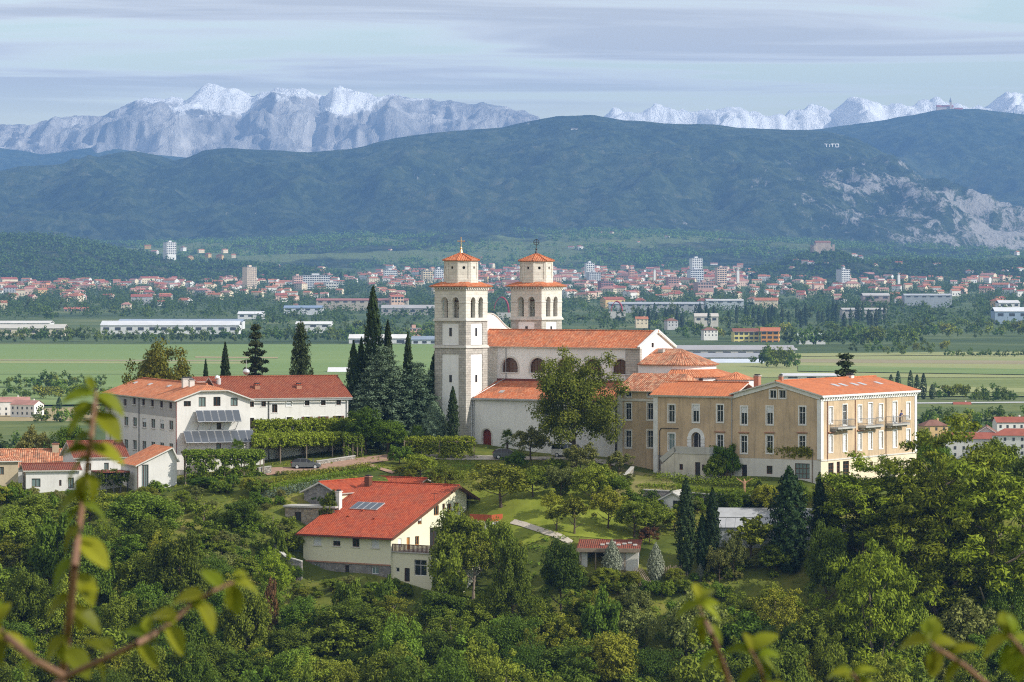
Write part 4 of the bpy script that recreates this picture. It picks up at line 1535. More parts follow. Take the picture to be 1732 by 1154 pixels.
pipe(church, [(1.55, VC - NH - 0.1, ze_n - 0.2), (1.55, VC - NH - 0.1, zr_a + 0.5), (0.3, VA - 0.3, ze_a + 0.15), (0.25, VA - 0.12, ze_a - 0.5), (0.25, VA - 0.12, ZB + 1)])
MB().slab([(3.2, VA + 1.6, ze_a + 1.6 * sl + 0.2), (3.9, VA + 1.6, ze_a + 1.6 * sl + 0.2), (3.9, VA + 2.3, ze_a + 2.3 * sl + 0.24), (3.2, VA + 2.3, ze_a + 2.3 * sl + 0.24)], 0.1).build('skylight', [M['alu']], church)
# west front between the towers with its curved top
gm = MB()
top = []
for k in range(25):
    t = k / 24 * 2 - 1
    f_ = 1 - _sst(0.05, 0.85, abs(t))
    top.append((VC + t * (V2 - TW) / 2 * 1.02, CH.z(-5, VC, 559) + (CH.z(-5, VC, 531) - CH.z(-5, VC, 559)) * float(f_)))
poly = [(v, z) for v, z in top]
for i in range(24):
    (a, za_), (b, zb_) = poly[i], poly[i + 1]
    gm.face([(-4.5, a, ZB), (-4.5, b, ZB), (-4.5, b, zb_), (-4.5, a, za_)])
    gm.face([(-5.3, b, ZB), (-5.3, a, ZB), (-5.3, a, za_), (-5.3, b, zb_)])
    gm.face([(-5.3, a, za_), (-4.5, a, za_), (-4.5, b, zb_), (-5.3, b, zb_)])
gm.build('west_front', [M['church_white']], church)
cm_ = MB()
for i in range(24):
    (a, za_), (b, zb_) = poly[i], poly[i + 1]
    cm_.slab([(-5.42, a, za_ + 0.14), (-4.38, a, za_ + 0.14), (-4.38, b, zb_ + 0.14), (-5.42, b, zb_ + 0.14)], 0.13)
cm_.build('west_coping', [M['trimdull']], church)
# apse: drum with a half-cone roof
SC0 = SN + 4.0
ra = 4.9
zae, zar = CH.z(SN + 3, VC - ra, 616.5), CH.z(SN + 2, VC, 589.5)
n_ = 24
ring = [(SN, VC - ra), (SC0, VC - ra)] + [(SC0 + ra * math.cos(R(-90 + 180 * k / n_)), VC + ra * math.sin(R(-90 + 180 * k / n_))) for k in range(1, n_)] + [(SC0, VC + ra), (SN, VC + ra)]
am = MB()
for i in range(len(ring) - 1):
    am.face([(*ring[i], ZB), (*ring[i + 1], ZB), (*ring[i + 1], zae + 0.1), (*ring[i], zae + 0.1)])
am.build('apse_wall', [M['church_white']], church)
rm = MB()
ro_ = ra + 0.45
rr_ = [(SN + 0.03, VC - ro_), (SC0, VC - ro_)] + [(SC0 + ro_ * math.cos(R(-90 + 180 * k / n_)), VC + ro_ * math.sin(R(-90 + 180 * k / n_))) for k in range(1, n_)] + [(SC0, VC + ro_), (SN + 0.03, VC + ro_)]
for i in range(len(rr_) - 1):
    if i in (0, len(rr_) - 2):
        c = [(SC0, VC, zar), (SN + 0.03, VC, zar)] if i == 0 else [(SN + 0.03, VC, zar), (SC0, VC, zar)]
        rm.slab([(*rr_[i], zae), (*rr_[i + 1], zae)] + c, 0.12)
    else:
        rm.slab([(*rr_[i], zae), (*rr_[i + 1], zae), (SC0, VC, zar)], 0.12)
rm.build('apse_roof', [M['t_old']], church)
MB().box(SN + 1.2, SN + 2.0, VC - 1.6, VC - 1.0, zar - 0.55, zar - 0.1).build('roof_vent', [M['concrete']], church)
# ambulatory: a lower ring round the apse
r2 = 7.6
z2e, z2t = CH.z(SN + 8, VC - 4, 636.5), CH.z(SN + 8, VC - 4, 629.5)
am = MB()
rm = MB()
for k in range(n_):
    a0, a1 = R(-75 + 140 * k / n_), R(-75 + 140 * (k + 1) / n_)
    p = lambda r_, a_, z_: (SC0 + r_ * math.cos(a_), VC + r_ * math.sin(a_), z_)
    am.face([p(r2, a0, ZB), p(r2, a1, ZB), p(r2, a1, z2e), p(r2, a0, z2e)])
    rm.slab([p(r2 + 0.4, a0, z2e), p(r2 + 0.4, a1, z2e), p(ra - 0.02, a1, z2t + 0.35), p(ra - 0.02, a0, z2t + 0.35)], 0.12)
am.build('ambulatory_wall', [M['church_white']], church)
rm.build('ambulatory_roof', [M['t_orange']], church)
for a in (-62, -38):
    c_, s_ = math.cos(R(a)), math.sin(R(a))
    mt = Matrix(((-s_, -c_, 0, SC0 + (r2 - 0.12) * c_), (c_, -s_, 0, VC + (r2 - 0.12) * s_), (0, 0, 1, 0), (0, 0, 0, 1)))
    MB().box(-0.3, 0.3, -0.16, -0.11, z2e - 0.85, z2e - 0.25).build('small_window', [M['glass']], church, mt)
# small round chapel beyond it
cc = CH
sx = CH.S(1245, VC - 2)
cz0, cz1 = CH.z(sx, VC - 2, 641), CH.z(sx, VC - 2, 629)
am = MB().lathe([(2.55, ZB), (2.55, cz0)], 20, sx, VC - 2)
am.build('chapel_wall', [M['church_white']], church)
MB().lathe([(2.9, cz0 - 0.05), (0.05, cz1)], 20, sx, VC - 2).build('chapel_roof', [M['t_orange']], church)

# ================================================================== ochre monastery wing: sacristy block, middle wing, gabled block
YB = CH
mon = CH.root('monastery_building', 'ochre plastered monastery building with white window frames and balconies', 'building')
VB, VCC = -3.0, -1.5
S1, S2, S3 = CH.S(1106, VB), CH.S(1242, VB), CH.S(1388.5, VB)
zbm = 18.0
wo = dict(frame='trim', glass='glass', bars=(2, 2), surround=('trim', 0.16), fw=0.06)
# sacristy block
S0 = CH.S(1045, VCC)
zeC, zrC = CH.z(S0, VCC, 659), CH.z((S0 + S1) / 2 + 3, 2.5, 632)
ws = []
for px, w in ((1063, 9.5), (1100, 9.5)):
    ws += [fwin(CH, VCC, px, 682, 710, w, **wo), fwin(CH, VCC, px, 728.5, 757, w, **wo), fwin(CH, VCC, px, 663.5, 671.5, 10, frame='trim', bars=(2, 1), surround=('trim', 0.1))]
facade(mon, 'sacristy_wall', front_m(VCC), [(S0, zbm), (S1 + 1.0, zbm), (S1 + 1.0, zeC), (S0, zeC)], ws, M['yellow'])
facade(mon, 'sacristy_side_wall', left_m(S0), [(-7.0, zbm), (-VCC, zbm), (-VCC, zeC), (-7.0, zeC)], [], M['yellow'])
MB().box(S0 - 0.04, S0 + 0.75, VCC - 0.05, VCC + 0.3, zbm, zeC - 0.2).build('corner_strip', [M['trimdull']], mon)
MB().box(S0 - 0.06, S1 + 0.9, VCC - 0.08, VCC - 0.003, CH.z(S0, VCC, 678), CH.z(S0, VCC, 674)).build('string_course', [M['trimdull']], mon)
hm = MB()
vr = 2.6
sE = CH.S(1161, vr)
so = S0 - 0.4
zo_ = zeC - 0.16
hm.slab([(so, VCC - 0.4, zo_), (S1 + 1.4, VCC - 0.4, zo_), (sE, vr, zrC), (CH.S(1071.5, vr), vr, zrC)], 0.14, 0, 1)
hm.slab([(so, VCC - 0.4, zo_), (CH.S(1071.5, vr), vr, zrC), (so + 0.2, 6.8, zo_)], 0.14, 0, 1)
hm.slab([(CH.S(1071.5, vr), vr, zrC), (sE, vr, zrC), (S1 + 4, 6.8, zo_), (so + 0.2, 6.8, zo_)], 0.14, 0, 1)
hm.slab([(S1 + 1.4, VCC - 0.4, zo_), (S1 + 4, 6.8, zo_), (sE, vr, zrC)], 0.14, 0, 1)
hm.build('sacristy_roof', [M['t_old'], M['trimdull']], mon)
# middle wing
zeA, zrA = CH.z(S1, VB, 667.5), CH.z(S1 + 3, 0.8, 647.5)
BL = dict(closed='shutter', half=0.36)
ws = [fwin(CH, VB, px, 685, 714, 10.5, **wo, **(BL if px == 1177 else {})) for px in (1136, 1177, 1218)]
ws += [fwin(CH, VB, 1136, 733.5, 761.5, 10.5, frame='trim', glass='paleglass', bars=(2, 2), surround=('trim', 0.16)), fwin(CH, VB, 1218, 735.5, 762.5, 10.5, hood='brick', **wo)]
dr = fwin(CH, VB, 1177.5, 731, 765, 16, arched=True, frame='trim', glass='iron', bars=(2, 1), surround=('trim', 0.55), name='entrance', depth=0.6, part='door_leaf')
facade(mon, 'wing_wall', front_m(VB), [(S1, zbm), (S2, zbm), (S2, zeA), (S1, zeA)], ws + [dr], M['yellow'], 0.6)
facade(mon, 'wing_end_wall', left_m(S1), [(-5, zbm), (-VB, zbm), (-VB, zeA), (-0.8, zrA), (-5, zeA)], [], M['yellow'])
for k, zq in enumerate((0.55, 1.0, 1.45, 1.9)):
    for sg in (-1, 1):
        x = dr['x'] + sg * (dr['w'] / 2 + 0.32)
        MB().box(x - 0.3, x + 0.3, VB - 0.12, VB - 0.052, dr['z'] + zq - 0.18, dr['z'] + zq + 0.16).build('rusticated_block', [M['trim']], mon)
MB().box(S1 - 0.06, S1 + 0.62, VB - 0.06, VB + 0.2, zbm, zeA - 0.15).build('corner_strip', [M['trim']], mon)
MB().box(S1 - 0.1, S2, VB - 0.3, VB - 0.003, zeA - 0.28, zeA - 0.08).build('eaves_board', [M['trimdull']], mon)
gable_roof(mon, S1, S2 - 0.46, VB, 4.6, zeA, zrA, M['t_new'], 's', ov=0.45)
pipe(mon, [(S2 - 0.35, VB - 0.1, zeA - 0.3), (S2 - 0.35, VB - 0.1, zbm + 3)])
pipe(mon, [(S1 + 3.9, VB - 0.06, CH.z(S1, VB, 724)), (S1 + 1.2, VB - 0.06, CH.z(S1, VB, 724)), (S1 + 0.95, VB - 0.06, CH.z(S1, VB, 728)), (S1 + 0.95, VB - 0.06, zbm + 4)], 'iron', 0.05)
# gabled block
LB = CH.V(1550, S3) - VB
zeB, zrB = CH.z(S3, VB, 671), CH.z((S2 + S3) / 2, VB, 648)
SM = (S2 + S3) / 2
zst = CH.z(S3, VB, 779)                 # string course over the basement
ws = [fwin(CH, VB, px, 688, 718, 10.5, **wo, **(BL if px < 1340 else {})) for px in (1258.5, 1302, 1357)]
ws += [fwin(CH, VB, px, 737, 766.5, 10.5, hood='brick', **wo) for px in (1258.5, 1302, 1357)]
ws += [fwin(CH, VB, px, 660, 674, 11, frame='trim', bars=(2, 1), surround=('trim', 0.12)) for px in (1307.5, 1323.5)]
facade(mon, 'gable_wall', front_m(VB), [(S2, zst), (S3, zst), (S3, zeB), (SM, zrB + 0.2), (S2, zeB)], ws, M['yellow'])
ws = [fwin(CH, VB, 1301.5, 788, 802, 10, frame='brownwood', bars=(2, 1)), fwin(CH, VB, 1357, 784, 810, 25, arched=False, frame='brownwood', glass='paleglass', bars=(4, 3)),
      fwin(CH, VB, 1259, 786, 808, 9, frame='brownwood', glass='iron', bars=(1, 1), name='door', part='door_leaf')]
facade(mon, 'basement_wall', front_m(VB), [(S1 + 0.5, zbm), (S3, zbm), (S3, zst - 0.01), (S1 + 0.5, zst - 0.01)], ws, M['white2'])
cols = (1405, 1429, 1454, 1472, 1490, 1513.5, 1536)
ws = []
shift = lambda px: (px - 1388.5) * 0.060
wl_ = dict(frame='trim', bars=(2, 3), surround=('trim', 0.16), glass='shutter', fw=0.05)
for i, px in enumerate(cols):
    d = shift(px)
    if i in (1, 3, 5):
        ws.append(rwin(CH, S3, px, 687 - d, 721 - d * 0.9, 7, frame='trim', glass='glass' if i == 1 else 'shutter', bars=(2, 2), surround=('trim', 0.14), name='balcony_door', part='door_leaf'))
    else:
        ws.append(rwin(CH, S3, px, 690 - d, 717 - d, 6.2, **wl_))
    ws.append(rwin(CH, S3, px, 738 - d * 1.3, 766 - d * 1.3, 6.2, hood='brick' if i in (0, 2) else None, **wl_))
v9 = VB + LB
facade(mon, 'side_wall', right_m(S3), [(VB, zst), (v9, zst), (v9, zeB), (VB, zeB)], ws, M['yellow'])
bw = dict(frame='brownwood', glass='glass', bars=(2, 4))
ws = [rwin(CH, S3, 1405.5, 783, 806, 9, **bw), rwin(CH, S3, 1418, 781, 806, 5.5, **bw), rwin(CH, S3, 1431, 780, 806, 10.5, **bw), rwin(CH, S3, 1456, 783, 792, 5.5, frame='brownwood', bars=(1, 2)),
      rwin(CH, S3, 1474, 781, 789, 5.5, frame='brownwood', bars=(1, 2)), rwin(CH, S3, 1491.5, 779, 788, 5, frame='brownwood', bars=(1, 2)), rwin(CH, S3, 1514, 773, 784, 4, frame='brownwood', bars=(1, 2))]
facade(mon, 'side_basement_wall', right_m(S3), [(VB, zbm), (v9, zbm), (v9, zst - 0.01), (VB, zst - 0.01)], ws, M['cream'])
facade(mon, 'rear_wall', back_m(v9), [(-S3, zbm), (-S2, zbm), (-S2, zeB), (-SM, zrB + 0.2), (-S3, zeB)], [], M['yellow'])
facade(mon, 'inner_side_wall', left_m(S2), [(-v9, zbm), (-VB, zbm), (-VB, zeB), (-v9, zeB)], [], M['yellow'])
MB().box(S3 - 0.55, S3 + 0.07, VB - 0.07, VB + 0.6, zst + 0.1, zeB - 0.45).build('corner_strip', [M['trim']], mon)
MB().box(S3 - 0.3, S3 + 0.07, v9 - 0.6, v9 + 0.05, zst + 0.1, zeB - 0.45).build('corner_strip', [M['trim']], mon)
MB().box(S3 - 0.001, S3 + 0.1, VB - 0.08, v9, zst - 0.12, zst + 0.06).build('string_course', [M['trimdull']], mon)
co = MB()
co.box(S3 + 0.003, S3 + 0.12, VB - 0.12, v9, zeB - 0.62, zeB - 0.4)
co.box(S3 + 0.003, S3 + 0.5, VB - 0.3, v9 + 0.3, zeB - 0.14, zeB + 0.1)
co.build('cornice', [M['trim']], mon)
nb = 40
for k in range(nb):
    v_ = VB + LB * (k + 0.5) / nb
    MB().box(S3 + 0.003, S3 + 0.4, v_ - 0.1, v_ + 0.1, zeB - 0.398, zeB - 0.142).build('bracket', [M['trim']], mon)
tr_ = MB()
sl_ = (zrB - zeB) / (SM - S2)
for sg in (-1, 1):
    e_ = SM + sg * (S3 - SM)
    tr_.face([(e_, VB - 0.18, zeB - 0.45), (SM, VB - 0.18, zrB - 0.42), (SM, VB - 0.18, zrB + 0.2), (e_, VB - 0.18, zeB + 0.18)][::sg])
    tr_.face([(e_, VB - 0.18, zeB - 0.45), (SM, VB - 0.18, zrB - 0.42), (SM, VB - 0.003, zrB - 0.42), (e_, VB - 0.003, zeB - 0.45)])
tr_.build('gable_moulding', [M['trim']], mon)
gable_roof(mon, S2, S3, VB, v9, zeB + 0.12, zrB + 0.12, M['t_new'], 'v', ov=0.5)
zs = lambda s_: zrB + 0.3 - sl_ * abs(s_ - SM)
for px0, py in ((1400, 654), (1413, 652), (1432, 650), (1445, 650), (1473, 647)):
    s_ = SM + 2.6
    vq = CH.V(px0 + 4, s_)
    MB().slab([(s_, vq, zs(s_) + 0.06), (s_ + 1.1, vq, zs(s_ + 1.1) + 0.06), (s_ + 1.1, vq + 0.95, zs(s_ + 1.1) + 0.06), (s_, vq + 0.95, zs(s_) + 0.06)], 0.1).build('skylight', [M['alu']], mon)
chimney(mon, CH.S(1281, 6), 6, zrB - 2, CH.z(S2, 6, 637), 0.75)
chimney(mon, SM, VB + 1.0, zrB - 0.5, CH.z(SM, VB + 1, 637), 0.5)
q = CH.V(1438, SM)
chimney(mon, SM, q, zrB - 0.3, CH.z(SM, q, 634.5), 0.8, 'white2', 'iron')
for px in (1399, 1446, 1498):
    vq = CH.V(px, S3)
    pipe(mon, [(S3 + 0.08, vq, zeB - 0.5), (S3 + 0.08, vq, zst - 0.2)], 'redpipe' if px < 1480 else 'brownwood', 0.045)
for i, (pa, pb) in enumerate(((1417, 1447), (1464.5, 1494.5), (1509.5, 1539))):
    va_, vb_ = CH.V(pa, S3 + 1.1), CH.V(pb, S3 + 1.1)
    zb_ = CH.z(S3, va_, (723.5, 721.0, 717.5)[i])
    bal = MB().box(S3 + 0.003, S3 + 1.15, va_, vb_, zb_ - 0.22, zb_).build('balcony', [M['concrete']], mon)
    for k in range(4):
        vk = va_ + 0.3 + (vb_ - va_ - 0.6) * k / 3
        MB().box(S3 + 0.003, S3 + 0.8, vk - 0.1, vk + 0.1, zb_ - 0.5, zb_ - 0.222).build('bracket', [M['concrete']], bal)
    rl = MB()
    pth = [(S3 + 0.05, va_ + 0.04), (S3 + 1.1, va_ + 0.04), (S3 + 1.1, vb_ - 0.04), (S3 + 0.05, vb_ - 0.04)]
    for (xa, ya), (xb, yb) in zip(pth[:-1], pth[1:]):
        for zz_ in (zb_ + 0.08, zb_ + 1.0):
            rl.tube((xa, ya, zz_), (xb, yb, zz_), 0.035, None, 4)
        nn = int(math.hypot(xb - xa, yb - ya) / 0.16)
        for k in range(nn + 1):
            t = k / nn
            rl.tube((xa + (xb - xa) * t, ya + (yb - ya) * t, zb_), (xa + (xb - xa) * t, ya + (yb - ya) * t, zb_ + 1.0), 0.016, None, 3)
    rl.build('railing', [M['metal']], bal)
# stair terrace before the entrance
zt = CH.z(dr['x'], VB, 766)
ta, tb_ = CH.S(1140, VB - 3.2), CH.S(1200, VB - 3.2)
tm = fwin(CH, VB - 3.2, 1180, 782, 809, 9, frame='brownwood', glass='iron', bars=(1, 1), name='cellar_door', part='door_leaf')
tm2 = fwin(CH, VB - 3.2, 1152, 785, 795, 6, frame='brownwood', bars=(2, 1))
tm3 = fwin(CH, VB - 3.2, 1189.5, 786, 795, 5, frame='brownwood', bars=(2, 1))
facade(mon, 'terrace_wall', front_m(VB - 3.2), [(CH.S(1118, VB - 3.2), zbm), (tb_, zbm), (tb_, zt), (ta, zt), (CH.S(1118, VB - 3.2), zt - 1.6)], [tm, tm2, tm3], M['stain'])
facade(mon, 'terrace_side_wall', right_m(tb_), [(VB - 3.2, zbm), (VB, zbm), (VB, zt), (VB - 3.2, zt)], [], M['stain'])
MB().box(ta, tb_ + 0.1, VB - 3.3, VB - 0.004, zt, zt + 0.12).build('terrace_floor', [M['concrete']], mon)
pb = MB()
pb.box(ta, tb_, VB - 3.25, VB - 3.0, zt + 0.121, zt + 0.95)
pb.box(tb_ - 0.25, tb_, VB - 3.0, VB - 0.1, zt + 0.121, zt + 0.95)
pb.slab([(ta, VB - 3.25, zt + 0.95), (ta, VB - 3.0, zt + 0.95), (CH.S(1116, VB - 3.2), VB - 3.0, zt - 0.7), (CH.S(1116, VB - 3.2), VB - 3.25, zt - 0.7)], 0.7)
pb.build('parapet', [M['concrete']], mon)
for k in range(9):
    f_ = k / 9
    sa = ta + (CH.S(1116, VB - 3.2) - ta) * f_
    sb = ta + (CH.S(1116, VB - 3.2) - ta) * (k + 1) / 9
    MB().box(min(sa, sb), max(sa, sb), VB - 2.95, VB - 1.3, zbm, zt + 0.12 - (k + 1) * 0.18).build('step', [M['concrete']], mon)
# ================================================================== white guesthouse on the left
W = Frame(299, 488, 22)
gh = W.root('guesthouse', 'large white guesthouse with solar collectors on its gable end', 'building')
zbg = 18.5
SR = W.S(423, 0)
VL = W.V(178.5, 0)
zeW = W.z(0, 0, 677.5)
SMW = SR / 2
zrW = W.z(SMW, 3.0, 652)
zbd = W.z(0, 0, 706)                    # change from white to the grey upper storey
brown = dict(frame='brownwood', glass='glass', bars=(2, 1), fw=0.06)
ltop, lmid, llow = [], [], []
g = dict(frame='brownwood', bars=(2, 1), sill='trimdull', fw=0.06, depth=0.2)
off = lambda px: (px - 299) * 0.088
for px in (227.5, 243, 258, 273.5, 289, 212):
    ltop.append(lwin(W, 0, px, 677 + off(px), 688 + off(px), 5, **g))
for px in (228, 244, 259, 274, 289.5, 213.5):
    lmid.append(lwin(W, 0, px, 712.5 + off(px), 727.5 + off(px), 7, glass='paleglass' if px % 3 < 2 else 'glass', **g, **(dict(closed='shutter', half=.45) if px in (244, 274) else {})))
    llow.append(lwin(W, 0, px, 751 + off(px), 766.5 + off(px), 6.5, glass='paleglass', **g))
for q in ltop:
    q['z'] = ltop[4]['z'] - 0.35
zup = W.z(0, 0, 707)
facade(gh, 'side_wall', left_m(0), [(-VL, zbg), (0, zbg), (0, zup), (-VL, zup)], lmid + llow, M['white'])
facade(gh, 'upper_side_wall', left_m(-0.05), [(-VL, zup), (0, zup), (0, zeW), (-VL, zeW)], ltop, M['grey_plaster'])
wz = lambda px, t, b, w, **k: fwin(W, 0, px, t, b, w, **k)
fw_ = [wz(316.8, 678.5, 687.5, 12, **brown), wz(342, 672, 688, 12, frame='brownwood', glass='paleglass', bars=(2, 1)), wz(367, 671.5, 687, 12, **brown), wz(396, 673, 687, 12, frame='brownwood', glass='paleglass', bars=(2, 1)),
       wz(370.5, 715.5, 726.5, 8, **brown), wz(370, 750, 764, 8, frame='brownwood', glass='paleglass', bars=(1, 1), name='terrace_door', part='door_leaf')]
ztr = zeW + (zrW - zeW) * 0.62
facade(gh, 'gable_wall', front_m(0), [(0, zbg), (SR, zbg), (SR, zeW), (SMW + SMW * .38, ztr), (SMW - SMW * .38, ztr), (0, zeW)], fw_, M['white'])
facade(gh, 'gable_return_wall', right_m(SR), [(0, zbg), (3, zbg), (3, zeW), (0, zeW)], [], M['white'])
facade(gh, 'rear_gable_wall', back_m(VL), [(-SR, zbg), (0, zbg), (0, zeW), (-SMW, zrW), (-SR, zeW)], [], M['white'])
facade(gh, 'rear_side_wall', right_m(SR), [(14, zbg), (VL, zbg), (VL, zeW), (14, zeW)], [], M['white'])
ov, t_ = 0.5, 0.16
k_ = (zrW - zeW) / SMW
zl = zeW - ov * k_
vh = 3.0
hp = [(SMW - SMW * .38 - 0.0, -ov, ztr), (SMW + SMW * .38, -ov, ztr)]
rm = MB()
up = Vector((0, 0, t_))
rm.slab([Vector(p) + up for p in [(-ov, -ov, zl), hp[0], (SMW, vh, zrW), (SMW, VL + ov, zrW), (-ov, VL + ov, zl)]], t_, 0, 1)
rm.slab([Vector(p) + up for p in [(SR + ov, -ov, zl), hp[1], (SMW, vh, zrW), (SMW, VL + ov, zrW), (SR + ov, VL + ov, zl)]], t_, 0, 1)
rm.slab([Vector(p) + up for p in [hp[0], hp[1], (SMW, vh, zrW)]], t_, 0, 1)
rf_ = rm.build('main_roof', [M['t_orange'], M['trimdull']], gh)
ridge_caps(rf_, (SMW, vh, zrW + .2), (SMW, VL + ov, zrW + .2), M['t_orange'])
for px, py in ((227, 652), (252, 654), (284, 657)):
    s_ = SMW * 0.62
    v_ = W.V(px, s_)
    z_ = zeW + k_ * s_ + 0.2
    MB().slab([(s_, v_, z_ + 0.05), (s_ + .6, v_, z_ + 0.05 + .6 * k_), (s_ + .6, v_ + 1.0, z_ + .05 + .6 * k_), (s_, v_ + 1.0, z_ + 0.05)], 0.1).build('skylight', [M['alu']], gh)
chimney(gh, W.S(316, 9) , 9, zrW - 0.6, W.z(4, 9, 641), 1.3, 'white2', 'concrete', 0.8)
chimney(gh, W.S(324, 7), 7, zrW - 0.6, W.z(4, 7, 644), 0.7, 'white2', 'concrete')
pipe(gh, [(-0.1, -0.08, zeW - 0.1), (-0.1, -0.08, zbg)], 'redpipe', 0.07)
for px in (236.3, 187.5):
    v_ = W.V(px, 0)
    pipe(gh, [(-0.12, v_, zeW - 0.1), (-0.12, v_, zbg)], 'iron', 0.06)
# east wing
VW = 2.0
SE = W.S(589, VW)
zeE, zrE = W.z(SE, VW, 671), W.z(SE - 1, VW + 6, 637.5)
ew = []
we = lambda px, t, b, w, **k: fwin(W, VW, px, t, b, w, **k)
pl = dict(frame='brownwood', bars=(2, 1), surround=('trim', 0.12), fw=0.07)
for px, py in ((425.5, 684), (445.8, 683.5), (519.4, 681.5), (546.7, 681), (572.6, 680.5)):
    ew.append(we(px, py - 4.5, py + 4.5, 8, **pl))
ew.append(we(464.5, 684, 698, 9, **pl))
ew.append(we(489, 678, 687, 9, closed='shutter', **pl))
ew += [we(425, 707, 724, 9.5, **pl), we(445.5, 709.5, 716, 6, **pl), we(464.5, 718, 731.5, 9.5, **pl), we(489.5, 705.5, 722, 9.5, **pl)]
for px, py in ((519.5, 713), (546.5, 712.5), (572.6, 711.5)):
    ew.append(we(px, py - 8, py + 8, 8.5, shutters='brownwood', **pl))
ew.append(fwin(W, VW, 493, 728.5, 745, 26, arched=True, frame='brownwood', glass='glass', bars=(3, 1), surround=('trimdull', 0.2)))
facade(gh, 'wing_wall', front_m(VW), [(SR - 1, zbg), (SE, zbg), (SE, zeE), (SR - 1, zeE)], ew, M['white'])
facade(gh, 'wing_end_wall', right_m(SE), [(VW, zbg), (VW + 12, zbg), (VW + 12, zeE), (VW + 6, zrE), (VW, zeE)], [], M['white'])
facade(gh, 'wing_rear_wall', back_m(VW + 12), [(-SE, zbg), (-SR + 1, zbg), (-SR + 1, zeE), (-SE, zeE)], [], M['white'])
gable_roof(gh, W.S(376, VW + 6) - 1.5, SE, VW, VW + 12, zeE, zrE, M['t_wing'], 's', ov=0.5, name='wing_roof')
MB().box(SR - .5, SE + 0.4, VW - 0.62, VW - 0.5, zeE - 0.42, zeE - 0.26).build('gutter', [M['metal']], gh)
pipe(gh, [(W.S(454.5, VW), VW - 0.08, zeE - 0.3), (W.S(454.5, VW), VW - 0.08, zbg)], 'iron', 0.06)
pipe(gh, [(SE - 0.25, VW - 0.08, zeE - 0.3), (SE - 0.25, VW - 0.08, zbg)], 'metal', 0.06)
kE = (zrE - zeE) / 6
for px in (434.5, 505):
    s_ = W.S(px, VW + 2.5)
    chimney(gh, s_, VW + 2.5, zeE + 1.0, W.z(s_, VW + 2.5, 651.5), 0.75, 'brick', 't_red')
# stair tower behind, duct, dish
st0, st1 = W.S(331, 11), W.S(376, 11)
MB().box(st0, st1, 10.5, 15, zbg, W.z(4, 11, 646)).build('stair_tower', [M['white2']], gh)
MB().slab([(st0 - .3, 10.2, W.z(4, 11, 648)), (st1 + .3, 10.2, W.z(4, 11, 648)), (st1, 13, W.z(4, 11, 638)), (st0, 13, W.z(4, 11, 638))], 0.15).build('stair_roof', [M['t_wing']], gh)
MB().path([(W.S(370, 6), 6, zrW - 1), (W.S(370, 6), 6, W.z(6, 6, 640)), (W.S(365, 6), 6, W.z(6, 6, 638))], 0.32, 10).build('air_duct', [M['alu']], gh)
sd = W.S(416.5, VW + 6)
zd = W.z(sd, VW + 6, 629)
MB().tube((sd, VW + 6, zrE), (sd, VW + 6, zd + 1.6), 0.04).lathe([(0, zd - 0.45), (0.25, zd - .38), (0.45, zd - 0.18), (0.52, zd + 0.02), (0.45, zd + 0.2), (0.25, zd + .38), (0, zd + .44)], 12, sd, VW + 6).build('satellite_dish', [M['alu']], gh)


def collectors(root, pa, pb, top, bot, n, sag, depth0, depth1):
    """a bank of n glazed collectors leaning out from the gable"""
    for k in range(n):
        a, b = pa + (pb - pa) * k / n, pa + (pb - pa) * (k + 1) / n
        sa, sb = W.S(a, 0), W.S(b, 0) - 0.07
        zt_, zb_ = top, bot
        fr = MB()
        P4 = [(sa, -depth1, zb_), (sb, -depth1, zb_), (sb, -depth0, zt_), (sa, -depth0, zt_)]
        fr.slab(P4, 0.1)
        f_ = fr.build('solar_collector', [M['alu']], root)
        c = sum((Vector(p) for p in P4), Vector()) / 4
        n_v = geometry.normal([Vector(p) for p in P4])
        if n_v.y > 0:
            n_v = -n_v
        q = [c + (Vector(p) - c) * 0.94 + n_v * 0.012 for p in P4]
        MB().face(q).build('collector_glass', [M['panel']], f_)
    sm = MB()
    for px in np.linspace(pa + 3, pb - 6, 4):
        s_ = W.S(px, 0)
        sm.tube((s_, -0.0, bot - 0.05), (s_, -depth1, bot - 0.1), 0.05, None, 4)
        sm.tube((s_, -0.0, bot - 1.2), (s_, -depth1 + .2, bot - 0.15), 0.05, None, 4)
        sm.tube((s_, 0, top - .1), (s_, -depth0, top - 0.1), 0.05, None, 4)
    sm.build('collector_bracket', [M['metal']], root)


collectors(gh, 330, 404, W.z(4, -.3, 694), W.z(4, -1.4, 713.5), 6, 0, 0.25, 1.5)
collectors(gh, 309, 427, W.z(4, -.3, 728.5), W.z(4, -1.7, 748.5), 9, 0, 0.3, 1.8)
# terrace in front of the gable with its rail
zt2 = W.z(8, -2.2, 776)
t0, t1 = W.S(340, -2.5), W.S(446, -2.5)
MB().box(t0, t1, -2.8, -0.004, zbg - 1, zt2).build('terrace', [M['white2']], gh)
rl = MB()
for k in range(int((t1 - t0) / 0.22)):
    rl.box(t0 + k * .22, t0 + k * .22 + 0.13, -2.76, -2.70, zt2 + 0.08, zt2 + 0.95)
rl.box(t0, t1, -2.78, -2.68, zt2 + 0.951, zt2 + 1.05)
rl.build('terrace_railing', [M['brownwood']], gh)
MB().box(W.S(417, -1.5), W.S(417, -1.5) + 0.25, -1.8, -1.55, zt2, W.z(8, -1.6, 749)).build('post', [M['white']], gh)


